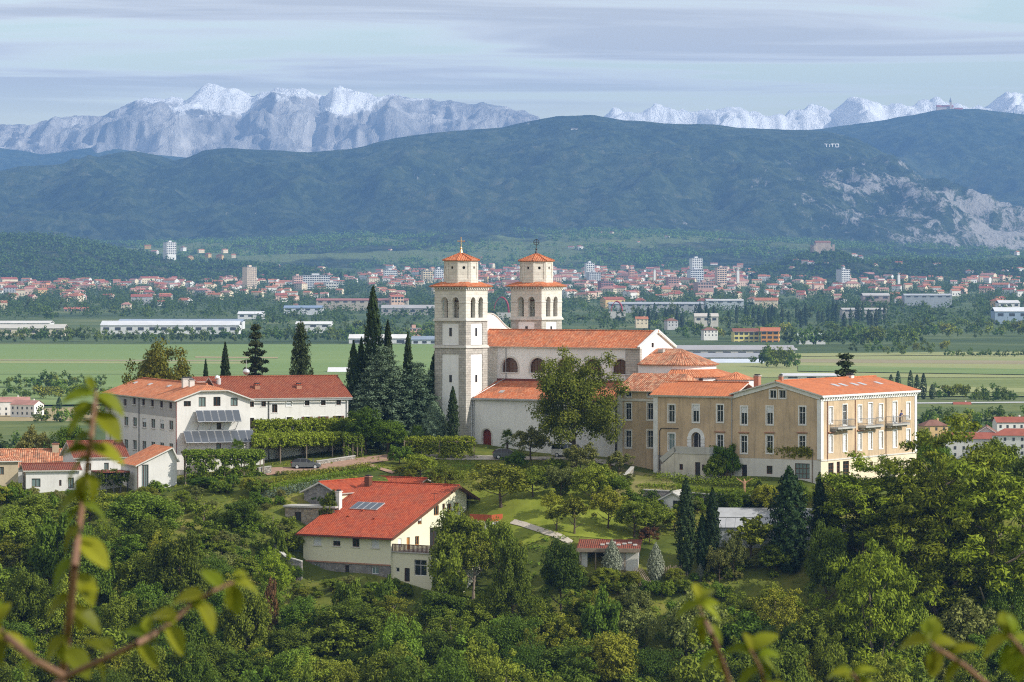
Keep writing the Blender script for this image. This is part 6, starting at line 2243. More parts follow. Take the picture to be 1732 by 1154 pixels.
# ------------------------------------------------------------------ vegetable beds: each bed a thing, each row a part
def bed(label, corners, rows, mat, hgt, wid, per=16, ls=0.2, cat='vegetable bed', gap=0.55):
    c = [Vector((xat(a, dep(a, y)), dep(a, y))) for a, y in corners]
    o = c[0]
    root = empty('vegetable_bed', (o.x, o.y, 0), 0, label=label, cat=cat, group='vegetable beds of the monastery garden')
    for r_ in range(rows):
        t = (r_ + .5) / rows
        a, b = c[0].lerp(c[3], t), c[1].lerp(c[2], t)
        n = max(4, int((b - a).length / gap))
        pts = []
        for k in range(n + 1):
            p = a.lerp(b, k / n)
            if random.random() < .06:
                continue
            pts.append((p.x - o.x, p.y - o.y, gz(p.x, p.y) + hgt * .5))
        leafbox('crop_row', pts, mat, root, per, ls, [wid * random.uniform(.8, 1.2) for _ in pts], kind='stuff')
    return root


L_LETT = m_leaf('lettuce', (0.10, 0.16, 0.012), (0.20, 0.28, 0.020), 0.3)
L_KALE = m_leaf('kale', (0.07, 0.11, 0.07), (0.15, 0.20, 0.14), 0.15)
bed('bright green lettuce rows between the drive and the kale', [(440, 836), (640, 797), (640, 792), (440, 827)], 5, L_LETT, .4, .42)
bed('grey-green kale rows just behind the stone outbuilding', [(430, 852), (553, 829), (553, 813), (440, 838)], 7, L_KALE, .5, .46)
bed('mid green bean rows along the lower side of the drive', [(440, 825), (625, 791), (622, 786), (450, 815)], 5, L_VINE, .5, .46)
bed('yellow-green crop on the slope below the church path', [(738, 801), (815, 801), (808, 781), (745, 781)], 9, L_LETT, .45, .5)
bed('dark green crop between the apple trees and the yellow-green crop', [(722, 822), (800, 822), (800, 803), (736, 803)], 7, L_VINE, .6, .5)
bed('tall green row under the ochre wall', [(1110, 816), (1282, 826), (1280, 821), (1112, 809)], 3, L_MID, 1.2, .7, 30)
bed('pale green cabbage row along the edge of the retaining wall', [(1080, 827), (1290, 834), (1288, 829), (1084, 821)], 4, L_LETT, .45, .45)
lav = empty('lavender_border', (xat(470, 478), 478, 0), 0, label='row of grey-green lavender clumps edging the gravel drive', cat='shrub row')
o = lav.location
for k in range(16):
    px = 470 + 8.6 * k
    Y = 477.9 + (px - 470) * .0325
    leafbox('clump', [(xat(px, Y) - o.x + random.uniform(-.1, .1), Y - o.y + random.uniform(-.1, .1), gz(xat(px, Y), Y) + .3) for _ in range(4)], L_OLIVE, lav, 40, .16, .4)


# ------------------------------------------------------------------ pergolas and vines
def pergola(label, corners, h, mat=L_VINE, dens=3.0, post=True, droop=1.2, per=46, posts=5, ls=.27):
    c = [Vector((xat(a, dep(a, y)), dep(a, y))) for a, y in corners]
    o = (c[0] + c[2]) / 2
    zb_ = gz(o.x, o.y)
    root = empty('vine_pergola', (o.x, o.y, zb_), 0, label=label, cat='pergola')
    pts = []
    area = ((c[1] - c[0]).length + (c[2] - c[3]).length) / 2 * ((c[3] - c[0]).length + (c[2] - c[1]).length) / 2
    for _ in range(int(area * dens)):
        a, b = random.random(), random.random()
        p = c[0].lerp(c[1], a).lerp(c[3].lerp(c[2], a), b) - o
        pts.append((p.x, p.y, h + random.uniform(-.25, .35)))
    L_ = (c[1] - c[0]).length
    for _ in range(int(L_ * dens * 2.2)):
        p = c[0].lerp(c[1], random.random()) - o
        pts.append((p.x, p.y + random.uniform(-.2, .3), h - random.random() ** 1.5 * droop))
    leafbox('vine', pts, mat, root, per, ls, .48)
    for k in range(posts):
        t = k / (posts - 1)
        for a, b in ((c[0], c[1]), (c[3], c[2])):
            p = a.lerp(b, t) - o
            MB().box(p.x - .07, p.x + .07, p.y - .07, p.y + .07, gz(p.x + o.x, p.y + o.y) - zb_ - .4, h).build('post', [M['greywood']], root)
    for k in range(2):
        a, b = (c[0], c[1]) if k == 0 else (c[3], c[2])
        MB().tube((*(a - o), h - .12), (*(b - o), h - .12), .06, None, 5).build('beam', [M['greywood']], root)
    return root


pergola('wide vine pergola before the white guesthouse wing', [(430, 487.5), (606, 494.4), (600, 499), (424, 493)], 3.0, dens=5.5, droop=1.0)
pergola('vine screen along the rear of the white guesthouse pergola', [(430, 492.6), (600, 498.8), (598, 499.6), (428, 493.6)], 4.6, dens=9, droop=3.2)
pergola('thick vine arbour below the guesthouse terrace', [(314, 477.0), (446, 478.2), (440, 482.5), (312, 482)], 3.0, dens=8, droop=3.4, mat=L_MID)
pergola('vine trellis running from the driveway to the church door', [(684, 489.4), (802, 489.2), (802, 491.2), (684, 491.4)], 2.4, dens=6, droop=2.6)
pergola('vine pergola along the foot of the gabled ochre wall', [(1243, 473.0), (1374, 465.4), (1380, 466.6), (1250, 474.4)], 3.6, dens=7, droop=1.1, posts=4)
pergola('vine arbour at the driveway bend beside the guesthouse wing', [(582, 491.5), (612, 492), (608, 496), (580, 496)], 2.6, dens=7, droop=2.6, mat=L_MID)
# ------------------------------------------------------------------ grey car, white van
M['carpaint'] = m_plain('grey_car_paint', (0.16, 0.17, 0.19), 0.25, 0.6, 0.5, var=0.03)
M['vanpaint'] = m_plain('white_car_paint', (0.75, 0.75, 0.74), 0.3, 0.5, var=0.03)
M['carglass'] = m_glass('car_glass', (0.012, 0.014, 0.016), 0.05)
M['tyre'] = m_plain('tyre_rubber', (0.02, 0.02, 0.02), 0.8)
M['lamp'] = m_plain('lamp_glass', (0.6, 0.6, 0.6), 0.2, 0.6)
M['tail'] = m_plain('tail_lamp', (0.35, 0.02, 0.015), 0.3, 0.5)
M['redarch'] = m_plain('red_steel', (0.34, 0.03, 0.04), 0.5)


def car(label, px, Y, rz, paint, body, roof, L=4.05, W_=1.75):
    X = xat(px, Y)
    root = empty('parked_car', (X, Y, gz(X, Y) + .12), rz, label=label, cat='car', group='cars parked by the church')
    # side profile lofted across the width: lower body then cabin
    prof_ = [(q[0] * L - L / 2, q[1]) for q in body]
    mb = MB()
    secs = [(-1.0, .93, .0), (-.94, 1.0, .0), (.94, 1.0, .0), (1.0, .93, .0)]
    rows = []
    for yy, sc, _ in ((-1, .96, 0), (-.9, 1, 0), (.9, 1, 0), (1, .96, 0)):
        rows.append([(x * (sc if abs(yy) == 1 else 1), yy * W_ / 2, .2 + (z - .2) * (sc if abs(yy) == 1 else 1)) for x, z in prof_])
    n = len(prof_)
    for a, b in zip(rows[:-1], rows[1:]):
        for k in range(n):
            j = (k + 1) % n
            mb.face([a[k], a[j], b[j], b[k]])
    mb.face(rows[0])
    mb.face(rows[-1][::-1])
    mb.build('body', [M[paint]], root)
    rp = [(q[0] * L - L / 2, q[1]) for q in roof]
    cab = MB()
    lo_, hi_ = [], []
    ylo, yhi = W_ / 2 * .93, W_ / 2 * .74
    zmax = max(z for _, z in rp)
    zmin = min(z for _, z in rp)
    ring = lambda sg: [(x, sg * (ylo + (yhi - ylo) * (z - zmin) / (zmax - zmin)), z) for x, z in rp]
    A, B_ = ring(-1), ring(1)
    for k in range(len(rp) - 1):
        cab.face([A[k], A[k + 1], B_[k + 1], B_[k]], 1 if (rp[k][1] > zmax - .12 and rp[k + 1][1] > zmax - .12) else 0)
    cab.face(A, 0)
    cab.face(B_[::-1], 0)
    cab.build('cabin_glass', [M['carglass'], M[paint]], root)
    pil = MB()
    for xq in (.30, .52, .76):
        x = xq * L - L / 2
        for sg in (-1, 1):
            pil.tube((x - .05, sg * (ylo + .005), zmin), (x + .04, sg * (yhi + .005), zmax - .05), .045, None, 4)
    pil.build('pillars', [M[paint]], root)
    for xq in (.19, .80):
        for sg in (-1, 1):
            x = xq * L - L / 2
            w_ = MB().tube((x, sg * (W_ / 2 - .2), .2), (x, sg * (W_ / 2 + .01), .2), .31, .31, 16).build('wheel', [M['tyre']], root)
            MB().tube((x, sg * (W_ / 2 + .011), .2), (x, sg * (W_ / 2 + .02), .2), .2, .19, 12).build('rim', [M['alu']], w_)
    for sg in (-1, 1):
        MB().box(L / 2 - .28, L / 2 - .02, sg * W_ * .36 - .17, sg * W_ * .36 + .17, .48, .62).build('headlight', [M['lamp']], root)
        MB().box(-L / 2 + .005, -L / 2 + .12, sg * W_ * .40 - .1, sg * W_ * .40 + .1, .62, .85).build('tail_light', [M['tail']], root)
        MB().box(.12 * L, .12 * L + .12, sg * (W_ / 2 + .0) - .02 + sg * .08, sg * (W_ / 2) + .02 + sg * .14, .84, .96).build('mirror', [M[paint]], root)
    return root


hatch_b = [(0, .3), (.02, .18), (.98, .15), (1, .35), (.985, .52), (.93, .62), (.72, .80), (.04, .86), (.0, .7)]
hatch_r = [(.75, .79), (.57, 1.22), (.46, 1.31), (.22, 1.30), (.10, 1.18), (.02, .86)]
van_b = [(0, .3), (.02, .2), (.98, .2), (1, .4), (.985, .75), (.86, .98), (.02, 1.05), (0, .8)]
van_r = [(.88, .97), (.74, 1.62), (.68, 1.74), (.06, 1.76), (.02, 1.6), (.015, 1.04)]
car('dark grey hatchback parked on the gravel drive beside the pergola', 517, 484.2, R(8), 'carpaint', hatch_b, hatch_r)
car('white van parked under the big linden tree', 962, 488.5, R(-20), 'vanpaint', van_b, van_r, 4.6, 1.85)
car('dark car parked near the red church door, half behind the bushes', 858, 488.6, R(2), 'carpaint', hatch_b, hatch_r)

# ------------------------------------------------------------------ figures
# carved wooden crucifix figure with raised arms in the garden
M['carved'] = m_plain('carved_wood', (0.42, 0.24, 0.14), 0.8, var=0.25, scale=6)


def skin(name, joints, edges, mats, parent=None, sub=2):
    me = bpy.data.meshes.new(name)
    me.from_pydata([j[:3] for j in joints], edges, [])
    o_ = inst(name, me, parent)
    md = o_.modifiers.new('skin', 'SKIN')
    for v, j in zip(me.skin_vertices[0].data, joints):
        v.radius = (j[3], j[3] if len(j) < 5 else j[4])
    me.skin_vertices[0].data[0].use_root = True
    s_ = o_.modifiers.new('sub', 'SUBSURF')
    s_.levels = s_.render_levels = sub
    me.materials.append(mats)
    return o_


b = P(1259, 824, 464.5)
st_ = empty('wooden_statue', (b.x, b.y, gz(b.x, b.y)), R(-10), label='carved wooden statue with raised outstretched arms in the vegetable garden', cat='statue')
skin('figure', [(0, 0, 1.15, .17), (0, 0, .6, .16), (0, 0, 0, .2), (0, 0, 1.55, .20), (0, 0, 1.75, .08), (0, -.02, 1.92, .12), (.28, 0, 1.66, .09), (.62, 0, 1.86, .065), (1.05, 0, 2.16, .045), (-.28, 0, 1.66, .09),
                (-.62, 0, 1.86, .065), (-1.05, 0, 2.16, .045), (0, -.02, 2.08, .08)],
     [(0, 1), (1, 2), (0, 3), (3, 4), (4, 5), (3, 6), (6, 7), (7, 8), (3, 9), (9, 10), (10, 11), (5, 12)], M['carved'], st_)
MB().box(-.3, .3, -.3, .3, -.3, .12).build('plinth', [M['concrete']], st_)
b = P(1030, 790, 478)
t2 = empty('terracotta_figure', (b.x, b.y, gz(b.x, b.y)), 0, label='terracotta coloured standing figure beside the grey shrub near the sacristy', cat='statue')
MB().lathe([(.32, 0), (.30, .5), (.34, 1.0), (.30, 1.35), (.14, 1.5), (.2, 1.66), (.16, 1.85), (0, 1.92)], 12).build('figure', [M['carved']], t2)
MB().box(-.4, .4, -.4, .4, -.3, .0).build('plinth', [M['concrete']], t2)
# person leaning on the far balcony
M['bluecloth'] = m_plain('blue_shirt', (0.05, 0.07, 0.20), 0.9)
M['skin'] = m_plain('skin', (0.45, 0.27, 0.19), 0.6)
M['hair'] = m_plain('dark_hair', (0.03, 0.02, 0.015), 0.7)
vq = CH.V(1522.5, S3 + .75)
zbq = CH.z(S3, CH.V(1509.5, S3 + 1.1), 717.5)
pc = CH.at(S3 + .72, vq)
pe = empty('person', (pc.x, pc.y, zbq), CH.a, label='person in a blue shirt leaning on the farthest balcony rail', cat='person')
skin('body', [(0, 0, .92, .15, .13), (0, .1, .48, .09), (0.02, .1, .06, .06), (0, -.1, .48, .09), (.02, -.1, .06, .06), (.1, 0, 1.22, .15, .17), (.2, 0, 1.42, .08), (.24, 0, 1.5, .055), (.27, 0, 1.6, .09),
              (.26, 0, 1.70, .08), (.22, .22, 1.36, .06), (.34, .28, 1.12, .045), (.5, .18, 1.06, .035), (.22, -.22, 1.36, .06), (.34, -.28, 1.12, .045), (.5, -.18, 1.06, .035), (.12, .1, .03, .045), (.12, -.1, .03, .045)],
     [(0, 1), (1, 2), (0, 3), (3, 4), (0, 5), (5, 6), (6, 7), (7, 8), (8, 9), (6, 10), (10, 11), (11, 12), (6, 13), (13, 14), (14, 15), (2, 16), (4, 17)], M['skin'], pe, 1)
skin('shirt', [(0, 0, .9, .165, .14), (.1, 0, 1.22, .165, .19), (.2, 0, 1.42, .10, .12), (.22, .22, 1.36, .075), (.32, .27, 1.18, .06), (.22, -.22, 1.36, .075), (.32, -.27, 1.18, .06)],
     [(0, 1), (1, 2), (2, 3), (3, 4), (2, 5), (5, 6)], M['bluecloth'], pe, 1)
skin('trousers', [(0, 0, .94, .165, .14), (0, .1, .5, .105), (.02, .1, .1, .08), (0, -.1, .5, .105), (.02, -.1, .1, .08)], [(0, 1), (1, 2), (0, 3), (3, 4)], M['iron'], pe, 1)
MB().lathe([(.1, 1.63), (.115, 1.70), (.09, 1.78), (0, 1.81)], 10, .25, 0).build('hair', [M['hair']], pe)
# ================================================================== trees and shrubs on the hill (each placed by hand)
HT = [
    # proto, px, Y, top, width, name, label
    ('cypress0', 631, 512, 483, 33, 'cypress_tree', 'tallest dark cypress left of the church towers', None),
    ('cypress0', 656, 514, 540, 24, 'cypress_tree', 'tall cypress just right of the tallest one, above the cedars', None),
    ('cypress1', 690, 516, 561, 19, 'cypress_tree', 'slim cypress standing alone above the cedars near the tower', None),
    ('cypress2', 598, 511, 576, 26, 'cypress_tree', 'dark cypress at the end of the guesthouse roof, outer of the pair', None),
    ('cypress2', 611, 514, 570, 24, 'cypress_tree', 'dark cypress beside the tallest one, inner of the pair', None),
    ('cypress2', 737, 512, 590, 30, 'cypress_tree', 'cypress half hidden behind the near bell tower', None),
    ('cypress1', 862, 530, 548, 16, 'cypress_tree', 'dark cypress tip between the two church towers', None),
    ('cypress1', 766, 494, 653, 19, 'cypress_tree', 'slender cypress standing in front of the near bell tower', None),
    ('cypress1', 381, 535, 578, 20, 'cypress_tree', 'cypress behind the guesthouse roof, right of the smaller one', None),
    ('cypress1', 348, 540, 607, 14, 'cypress_tree', 'small cypress tip behind the guesthouse roof', None),
    ('fir', 432, 525, 553, 100, 'fir_tree', 'dark fir with spreading boughs behind the guesthouse', None),
    ('thuja', 509, 522, 553, 54, 'conifer_tree', 'dense columnar conifer behind the guesthouse wing roof', None),
    ('loose', 275, 528, 584, 150, 'ash_tree', 'loose yellow-green tree behind the guesthouse roof', None),
    ('cedar0', 648, 503, 590, 140, 'cedar_tree', 'large blue-green cedar between guesthouse and church', None),
    ('cedar1', 705, 503, 616, 118, 'cedar_tree', 'smaller blue-green cedar next to the near bell tower', None),
    ('bluecone', 735, 496, 679, 46, 'juniper', 'rounded grey-green conical conifer at the foot of the tower', None),
    ('mid0', 655, 494, 710, 72, 'tree', 'round leafy tree at the bend of the gravel drive', None),
    ('palm', 706, 494, 715, 30, 'palm_tree', 'small palm before the cedars near the church', None),
    ('palm', 402, 484, 738, 32, 'palm_tree', 'small palm on the guesthouse terrace', None),
    ('linden', 972, 790, 594, 150, 'linden_tree', 'big yellowish linden tree in front of the church', None),
    ('olive0', 898, 486, 724, 66, 'tree', 'dark olive-green tree before the church aisle', None),
    ('palm', 858, 488.5, 722, 30, 'palm_tree', 'small palm by the red church door', None),
    ('olive1', 983, 808, 750, 62, 'tree', 'grey-green tree under the linden, above the orchard', None),
    ('olive0', 1046, 800, 764, 46, 'shrub', 'silvery olive shrub left of the terrace stairs', None),
    ('bush0', 1012, 826, 780, 50, 'shrub', 'leafy shrub below the white van', None),
    ('bush1', 942, 806, 774, 50, 'shrub', 'dark shrub at the edge of the church path', None),
    ('bush0', 872, 792, 762, 44, 'shrub', 'bush hiding the dark car by the church path', None),
    ('orchard0', 848, 858, 783, 112, 'apple_tree', 'broad apple tree on the lawn right of the red-roofed house', None),
    ('orchard1', 752, 832, 786, 60, 'apple_tree', 'leafy apple tree behind the ridge of the red roof', None),
    ('orchard0', 712, 806, 768, 60, 'apple_tree', 'small apple tree at the top of the red roof ridge', None),
    ('orchard1', 902, 842, 792, 62, 'apple_tree', 'apple tree right of the broad one on the upper lawn', None),
    ('olive1', 948, 842, 788, 62, 'tree', 'greyish fruit tree in the middle of the upper orchard', None),
    ('orchard0', 1000, 856, 788, 74, 'apple_tree', 'bright leafy fruit tree in the centre of the orchard', None),
    ('mid1', 1040, 846, 800, 56, 'tree', 'leafy tree at the upper right corner of the orchard', None),
    ('orchard1', 933, 874, 834, 42, 'apple_tree', 'small apple tree casting a shadow on the lawn', None),
    ('sapling', 971, 903, 838, 48, 'apple_tree', 'yellow-green apple tree with whitewashed trunk near the path', None),
    ('sapling', 941, 898, 855, 38, 'apple_tree', 'low yellow-green apple tree left of the whitewashed trunk', None),
    ('orchard1', 1028, 895, 828, 66, 'apple_tree', 'spreading apple tree in the lower orchard', None),
    ('orchard0', 1072, 910, 846, 80, 'apple_tree', 'olive-green apple tree above the shed roof', None),
    ('orchard1', 1108, 908, 852, 70, 'apple_tree', 'pale green apple tree between shed and cypress trio', None),
    ('orchard0', 1140, 900, 862, 48, 'apple_tree', 'small apple tree below the garden pavilion', None),
    ('rustbush', 1098, 918, 892, 46, 'shrub', 'brownish shrub behind the blue spruce at the shed', None),
    ('bush1', 1068, 858, 830, 46, 'shrub', 'shrub at the left end of the retaining wall', None),
    ('bush0', 1100, 866, 842, 40, 'shrub', 'low shrub left of the garden pavilion', None),
    ('olive0', 960, 822, 790, 48, 'shrub', 'grey shrub between the church path and the orchard', None),
    ('bush1', 908, 812, 786, 44, 'shrub', 'green shrub above the broad apple tree', None),
    ('dark1', 618, 768, 690, 70, 'tree', 'dark tree in the shade under the cedars at the drive', None),
    ('dark2', 580, 764, 706, 44, 'tree', 'dark tree at the corner of the guesthouse wing', None),
    ('bush0', 676, 786, 752, 40, 'shrub', 'bush at the start of the vine trellis', None),
    ('cypress1', 1160, 971, 808, 31, 'cypress_tree', 'tallest of the cypress trio below the pavilion', None),
    ('cypress1', 1188, 968, 868, 21, 'cypress_tree', 'thin middle one of the cypress trio', None),
    ('cypress1', 1205, 968, 824, 25, 'cypress_tree', 'right one of the cypress trio', None),
    ('bluespruce', 1035, 980, 913, 29, 'blue_spruce', 'grey-blue spruce standing before the shed', None),
    ('bluespruce', 1109, 986, 918, 29, 'blue_spruce', 'grey-blue spruce at the right end of the shed', None),
    ('bluespruce', 1184, 986, 953, 15, 'blue_spruce', 'smallest grey-blue spruce at the foot of the cypress trio', None),
    ('sapling', 1272, 962, 872, 76, 'tree', 'young broad-leaved tree before the greenhouse', None),
    ('dark0', 1312, 975, 915, 60, 'tree', 'dark low tree at the foot of the broad cypress', None),
    ('olive1', 1216, 990, 925, 46, 'shrub', 'grey-green bush right of the cypress trio', None),
    ('mid2', 1250, 866, 828, 44, 'shrub', 'ivy-green bush at the end of the retaining wall', None),
    ('light0', 1300, 870, 818, 56, 'shrub', 'light green bush right of the retaining wall', None),
    ('mid0', 1345, 868, 812, 50, 'shrub', 'green bush under the gabled ochre wall', None),
    ('light1', 1410, 860, 806, 56, 'tree', 'light green tree at the corner of the ochre building', None),
    ('bush0', 1225, 472, 748, 52, 'shrub', 'fig bush climbing beside the entrance terrace', None),
    ('bush1', 1210, 470.5, 768, 44, 'shrub', 'dark shrub at the corner of the stained terrace wall', None),
    ('cypress2', 1335, 447, 788, 60, 'cypress_tree', 'broad dark cypress in front of the greenhouse', None),
    ('cypress1', 1386, 450, 798, 24, 'cypress_tree', 'dark cypress before the corner of the ochre building', None),
    ('cypress1', 1284, 462, 812, 18, 'cypress_tree', 'slim cypress column by the end of the retaining wall', None),
    ('olive0', 1240, 446, 905, 44, 'shrub', 'greyish bush at the left end of the greenhouse', None),
    ('pine0', 1462, 450, 776, 200, 'pine_tree', 'green pine before the lit side of the ochre building', None),
    ('pine1', 1425, 452, 840, 120, 'pine_tree', 'pine leaning over the right end of the greenhouse', None),
    ('pine0', 1612, 446, 716, 250, 'pine_tree', 'tall broad pine at the right, highest of the pines', None),
    ('pine1', 1690, 438, 780, 250, 'pine_tree', 'wide pine low at the right edge', None),
    ('pine1', 1580, 438, 810, 210, 'pine_tree', 'pine under the tall broad one', None),
    ('pine0', 1520, 452, 780, 120, 'pine_tree', 'pine between the ochre building and the tall broad pine', None),
    ('pine2', 1478, 424, 926, 170, 'pine_tree', 'round bright green pine below the greenhouse', None),
    ('dark0', 1400, 440, 880, 80, 'tree', 'dark tree between the broad cypress and the round pine', None),
    ('dark1', 1690, 470, 745, 110, 'tree', 'dark tree at the right edge below the white houses', None),
    ('dark2', 1730, 462, 770, 90, 'tree', 'dark tree cut by the right edge', None),
    ('mid1', 1580, 478, 740, 60, 'tree', 'tree beside the far corner of the ochre building', None),
    ('fir', 1430, 545, 602, 130, 'fir_tree', 'fir tip showing over the ochre building ridge', None),
    ('mid2', 775, 447, 862, 104, 'walnut_tree', 'loose walnut tree in front of the red house terrace', None),
    ('airy0', 800, 446, 880, 84, 'tree', 'pale airy tree at the end of the red house terrace', None),
    ('bigleaf0', 762, 442, 925, 60, 'tree', 'coarse-leaved tree hiding the foot of the terrace', None),
    ('orchard0', 845, 447, 876, 60, 'tree', 'small tree between the terrace and the garden path', None),
    ('dark0', 950, 441, 908, 74, 'tree', 'dark round tree left of the shed', None),
    ('dark1', 866, 438, 914, 70, 'tree', 'dark tree below the red house terrace end', None),
    ('mid0', 245, 456, 832, 130, 'walnut_tree', 'large walnut tree below the small hall', None),
    ('mid2', 410, 462, 845, 70, 'tree', 'leafy tree by the vine terrace', None),
    ('mid1', 60, 462, 836, 130, 'tree', 'broad tree below the barn at the left edge', None),
    ('light0', 150, 464, 826, 80, 'tree', 'light green tree under the low white house', None),
    ('dark2', 345, 474, 806, 56, 'tree', 'dark tree at the corner below the guesthouse', None),
    ('olive0', 55, 512, 724, 60, 'tree', 'grey-green tree behind the old tiled roof', None),
    ('mid0', 120, 510, 716, 66, 'tree', 'tree with small yellow fruits behind the farmhouse chimney', None),
    ('pine2', 462, 447, 930, 62, 'pine_tree', 'young pine at the foot of the grey retaining wall', None),
    ('rustbush', 457, 438, 984, 34, 'shrub', 'rust-brown dead bush among the green trees', None),
    ('bush0', 590, 442, 976, 50, 'shrub', 'leafy shrub before the stone basement', None),
    ('bush1', 650, 441, 972, 46, 'shrub', 'leafy shrub at the corner of the stone basement', None),
    ('bush0', 470, 458, 890, 34, 'shrub', 'bush beside the stone outbuilding doorway', None),
    ('bush1', 557, 465, 828, 44, 'shrub', 'dark ivy bush against the annexe gable', None),
    ('mid1', 1560, 500, 725, 56, 'tree', 'yellowish tree behind the far end of the ochre building', None),
]
for p_, px, Y, top, w, nm, lab, g_ in HT:
    tree(p_, px, Y, top, w, name=nm, label=lab, cat=nm.replace('_', ' '), group=g_, base='g')

# vine rows on the terraces left of the stone outbuilding
vy = 0
for k, (y0, xa, xb) in enumerate(((464, 320, 480), (460.5, 318, 478), (457, 320, 474), (453.5, 330, 470))):
    pts = []
    a, b_ = Vector((xat(xa, y0), y0)), Vector((xat(xb, y0 - 1.5), y0 - 1.5))
    root = empty('vine_row', (a.x, a.y, 0), 0, label='terraced vine row below the kale bed, %s from the top' % ordw(k + 1), cat='vine row', group='terraced vines')
    n = int((b_ - a).length / .5)
    for i in range(n):
        p = a.lerp(b_, i / n)
        z0 = gz(p.x, p.y)
        for q in range(3):
            pts.append((p.x - a.x, p.y - a.y + random.uniform(-.4, .4), z0 + random.uniform(.5, 2.0)))
        if i % 9 == 4:
            MB().box(p.x - a.x - .06, p.x - a.x + .06, -.06, .06, z0 - .3, z0 + 2.2).build('stake', [M['greywood']], root)
    leafbox('vine', pts, L_MID, root, 34, .26, .45)

# ------------------------------------------------------------------ the wood on the slope in the foreground
env = prof([(-200, 850), (0, 850), (100, 850), (200, 862), (300, 880), (340, 930), (420, 955), (470, 990), (510, 1002), (600, 1000), (700, 1000), (760, 990), (800, 982), (880, 970), (960, 985), (1040, 985), (1150, 992), (1260, 985),
            (1340, 975), (1400, 985), (1450, 1010), (1560, 1000), (1640, 940), (1732, 900), (1950, 880)])
rows = 0
ORIENT = 'left'
for Y in np.arange(452, 396, -4.4):
    rows += 1
    pxs = []
    x = -78 + random.random() * 3
    while x < 78:
        pxs.append(x)
        x += random.uniform(4.2, 6.6)
    cnt = 0
    for X in pxs:
        yy = Y + random.uniform(-1.6, 1.6)
        px = pxof(X, yy)
        zg = gz(X, yy)
        lim = float(env(px)) + random.uniform(0, 22)
        h = min(random.choice((random.uniform(4.5, 8), random.uniform(7, 12.5))), zat(lim, yy) - zg)
        top = HY + (ZC - zg - h) / yy * F
        if h < 2.2 or px < -90 or px > 1822 or top > 1175:
            continue
        # keep trees out of the house, shed and greenhouse
        if 500 < px < 800 and yy > 443 or 960 < px < 1440 and yy > 440 or any((X - a) ** 2 + (yy - b) ** 2 < 5 for a, b in TREES[-60:]):
            continue
        cnt += 1
        r = random.random()
        if h < 4.2:
            pr, nm = random.choice(['bush0', 'bush1']), 'shrub'
            w = random.uniform(3.6, 5)
        else:
            pr = random.choice(['dark0', 'dark2', 'mid0', 'mid1', 'mid2', 'light0', 'light1', 'tall0', 'tall1', 'airy0', 'airy1', 'airy0', 'bigleaf0', 'bigleaf1', 'bigleaf0', 'oak0', 'oak1', 'light1'] + (['pine1', 'pine0'] if px > 1350 else []) + (['olive0'] if px > 900 else []))
            nm = 'pine_tree' if pr.startswith('pine') else 'tree'
            w = random.uniform(.78, 1.12) * h if h < 7 else random.uniform(5.4, 8.2)
        tone = {'a': 'airy pale', 'd': 'dark', 'm': 'mid-green', 'l': 'light green', 't': 'tall', 'p': 'needle-leaved', 'o': 'dense', 'b': 'coarse-leaved'}[pr[0]]
        where = 'topmost' if rows == 1 else ordw(rows)
        tree(pr, px, yy, h=h, w=w / yy * F, name=nm, label='%s %s in the foreground wood, %s from the left in its %s row' % (tone, 'bush' if nm == 'shrub' else 'tree', ordw(cnt), where),
             cat='shrub' if nm == 'shrub' else 'tree', group='foreground wood')

def scatter(n, box, protos, hr, wr, where):
    """separate shrubs on a bank; box in photograph pixels of their feet"""
    q = sorted((random.uniform(box[0], box[1]), random.uniform(box[2], box[3])) for _ in range(n))
    for k, (px, py) in enumerate(q):
        Y = ybase(px, py)
        h = random.uniform(*hr)
        tree(random.choice(protos), px, Y, h=h, w=h * random.uniform(*wr) / Y * F, name='shrub', label='%s from left of the shrubs %s' % (ordw(k + 1), where), cat='shrub', group='shrubs ' + where)


BU = ['bush0', 'bush1', 'olive0', 'light0', 'bush0']
scatter(30, (500, 780, 996, 1024), BU, (.7, 1.7), (1, 1.8), 'below the stone basement')
scatter(26, (940, 1260, 984, 1016), BU, (1.0, 2.6), (1, 1.6), 'on the bank below the shed')
scatter(14, (1205, 1330, 950, 985), BU, (1.0, 2.2), (1, 1.5), 'below the greenhouse')
scatter(18, (330, 500, 880, 985), BU, (1.4, 3.2), (1, 1.5), 'between the vine rows and the grey wall')
scatter(22, (0, 310, 840, 872), ['bush0', 'bush1', 'light0', 'olive0'], (1.2, 2.8), (1, 1.5), 'below the small white houses at the left')
scatter(9, (455, 512, 955, 992), ['bush0', 'bush1', 'dark0'], (1.6, 3.0), (.9, 1.3), 'against the grey retaining wall')
scatter(12, (430, 560, 842, 866), BU, (.6, 1.4), (1, 1.8), 'along the lower edge of the kale')
scatter(12, (300, 440, 812, 870), BU, (1.0, 2.6), (1, 1.5), 'below the guesthouse arbour')
scatter(6, (800, 880, 900, 960), ['bush0', 'bush1', 'orchard0', 'light1'], (1.4, 3.4), (.9, 1.4), 'beside the garden path')
scatter(6, (880, 1070, 812, 838), ['bush0', 'bush1', 'olive1'], (1.2, 2.6), (1, 1.4), 'between the church path and the orchard')
scatter(4, (660, 740, 800, 815), ['bush0', 'orchard1', 'light0'], (1.4, 2.8), (1, 1.4), 'behind the red roof ridge')
scatter(8, (1080, 1300, 862, 890), ['bush0', 'bush1', 'olive0', 'light1'], (1.0, 2.4), (1, 1.5), 'below the retaining wall')

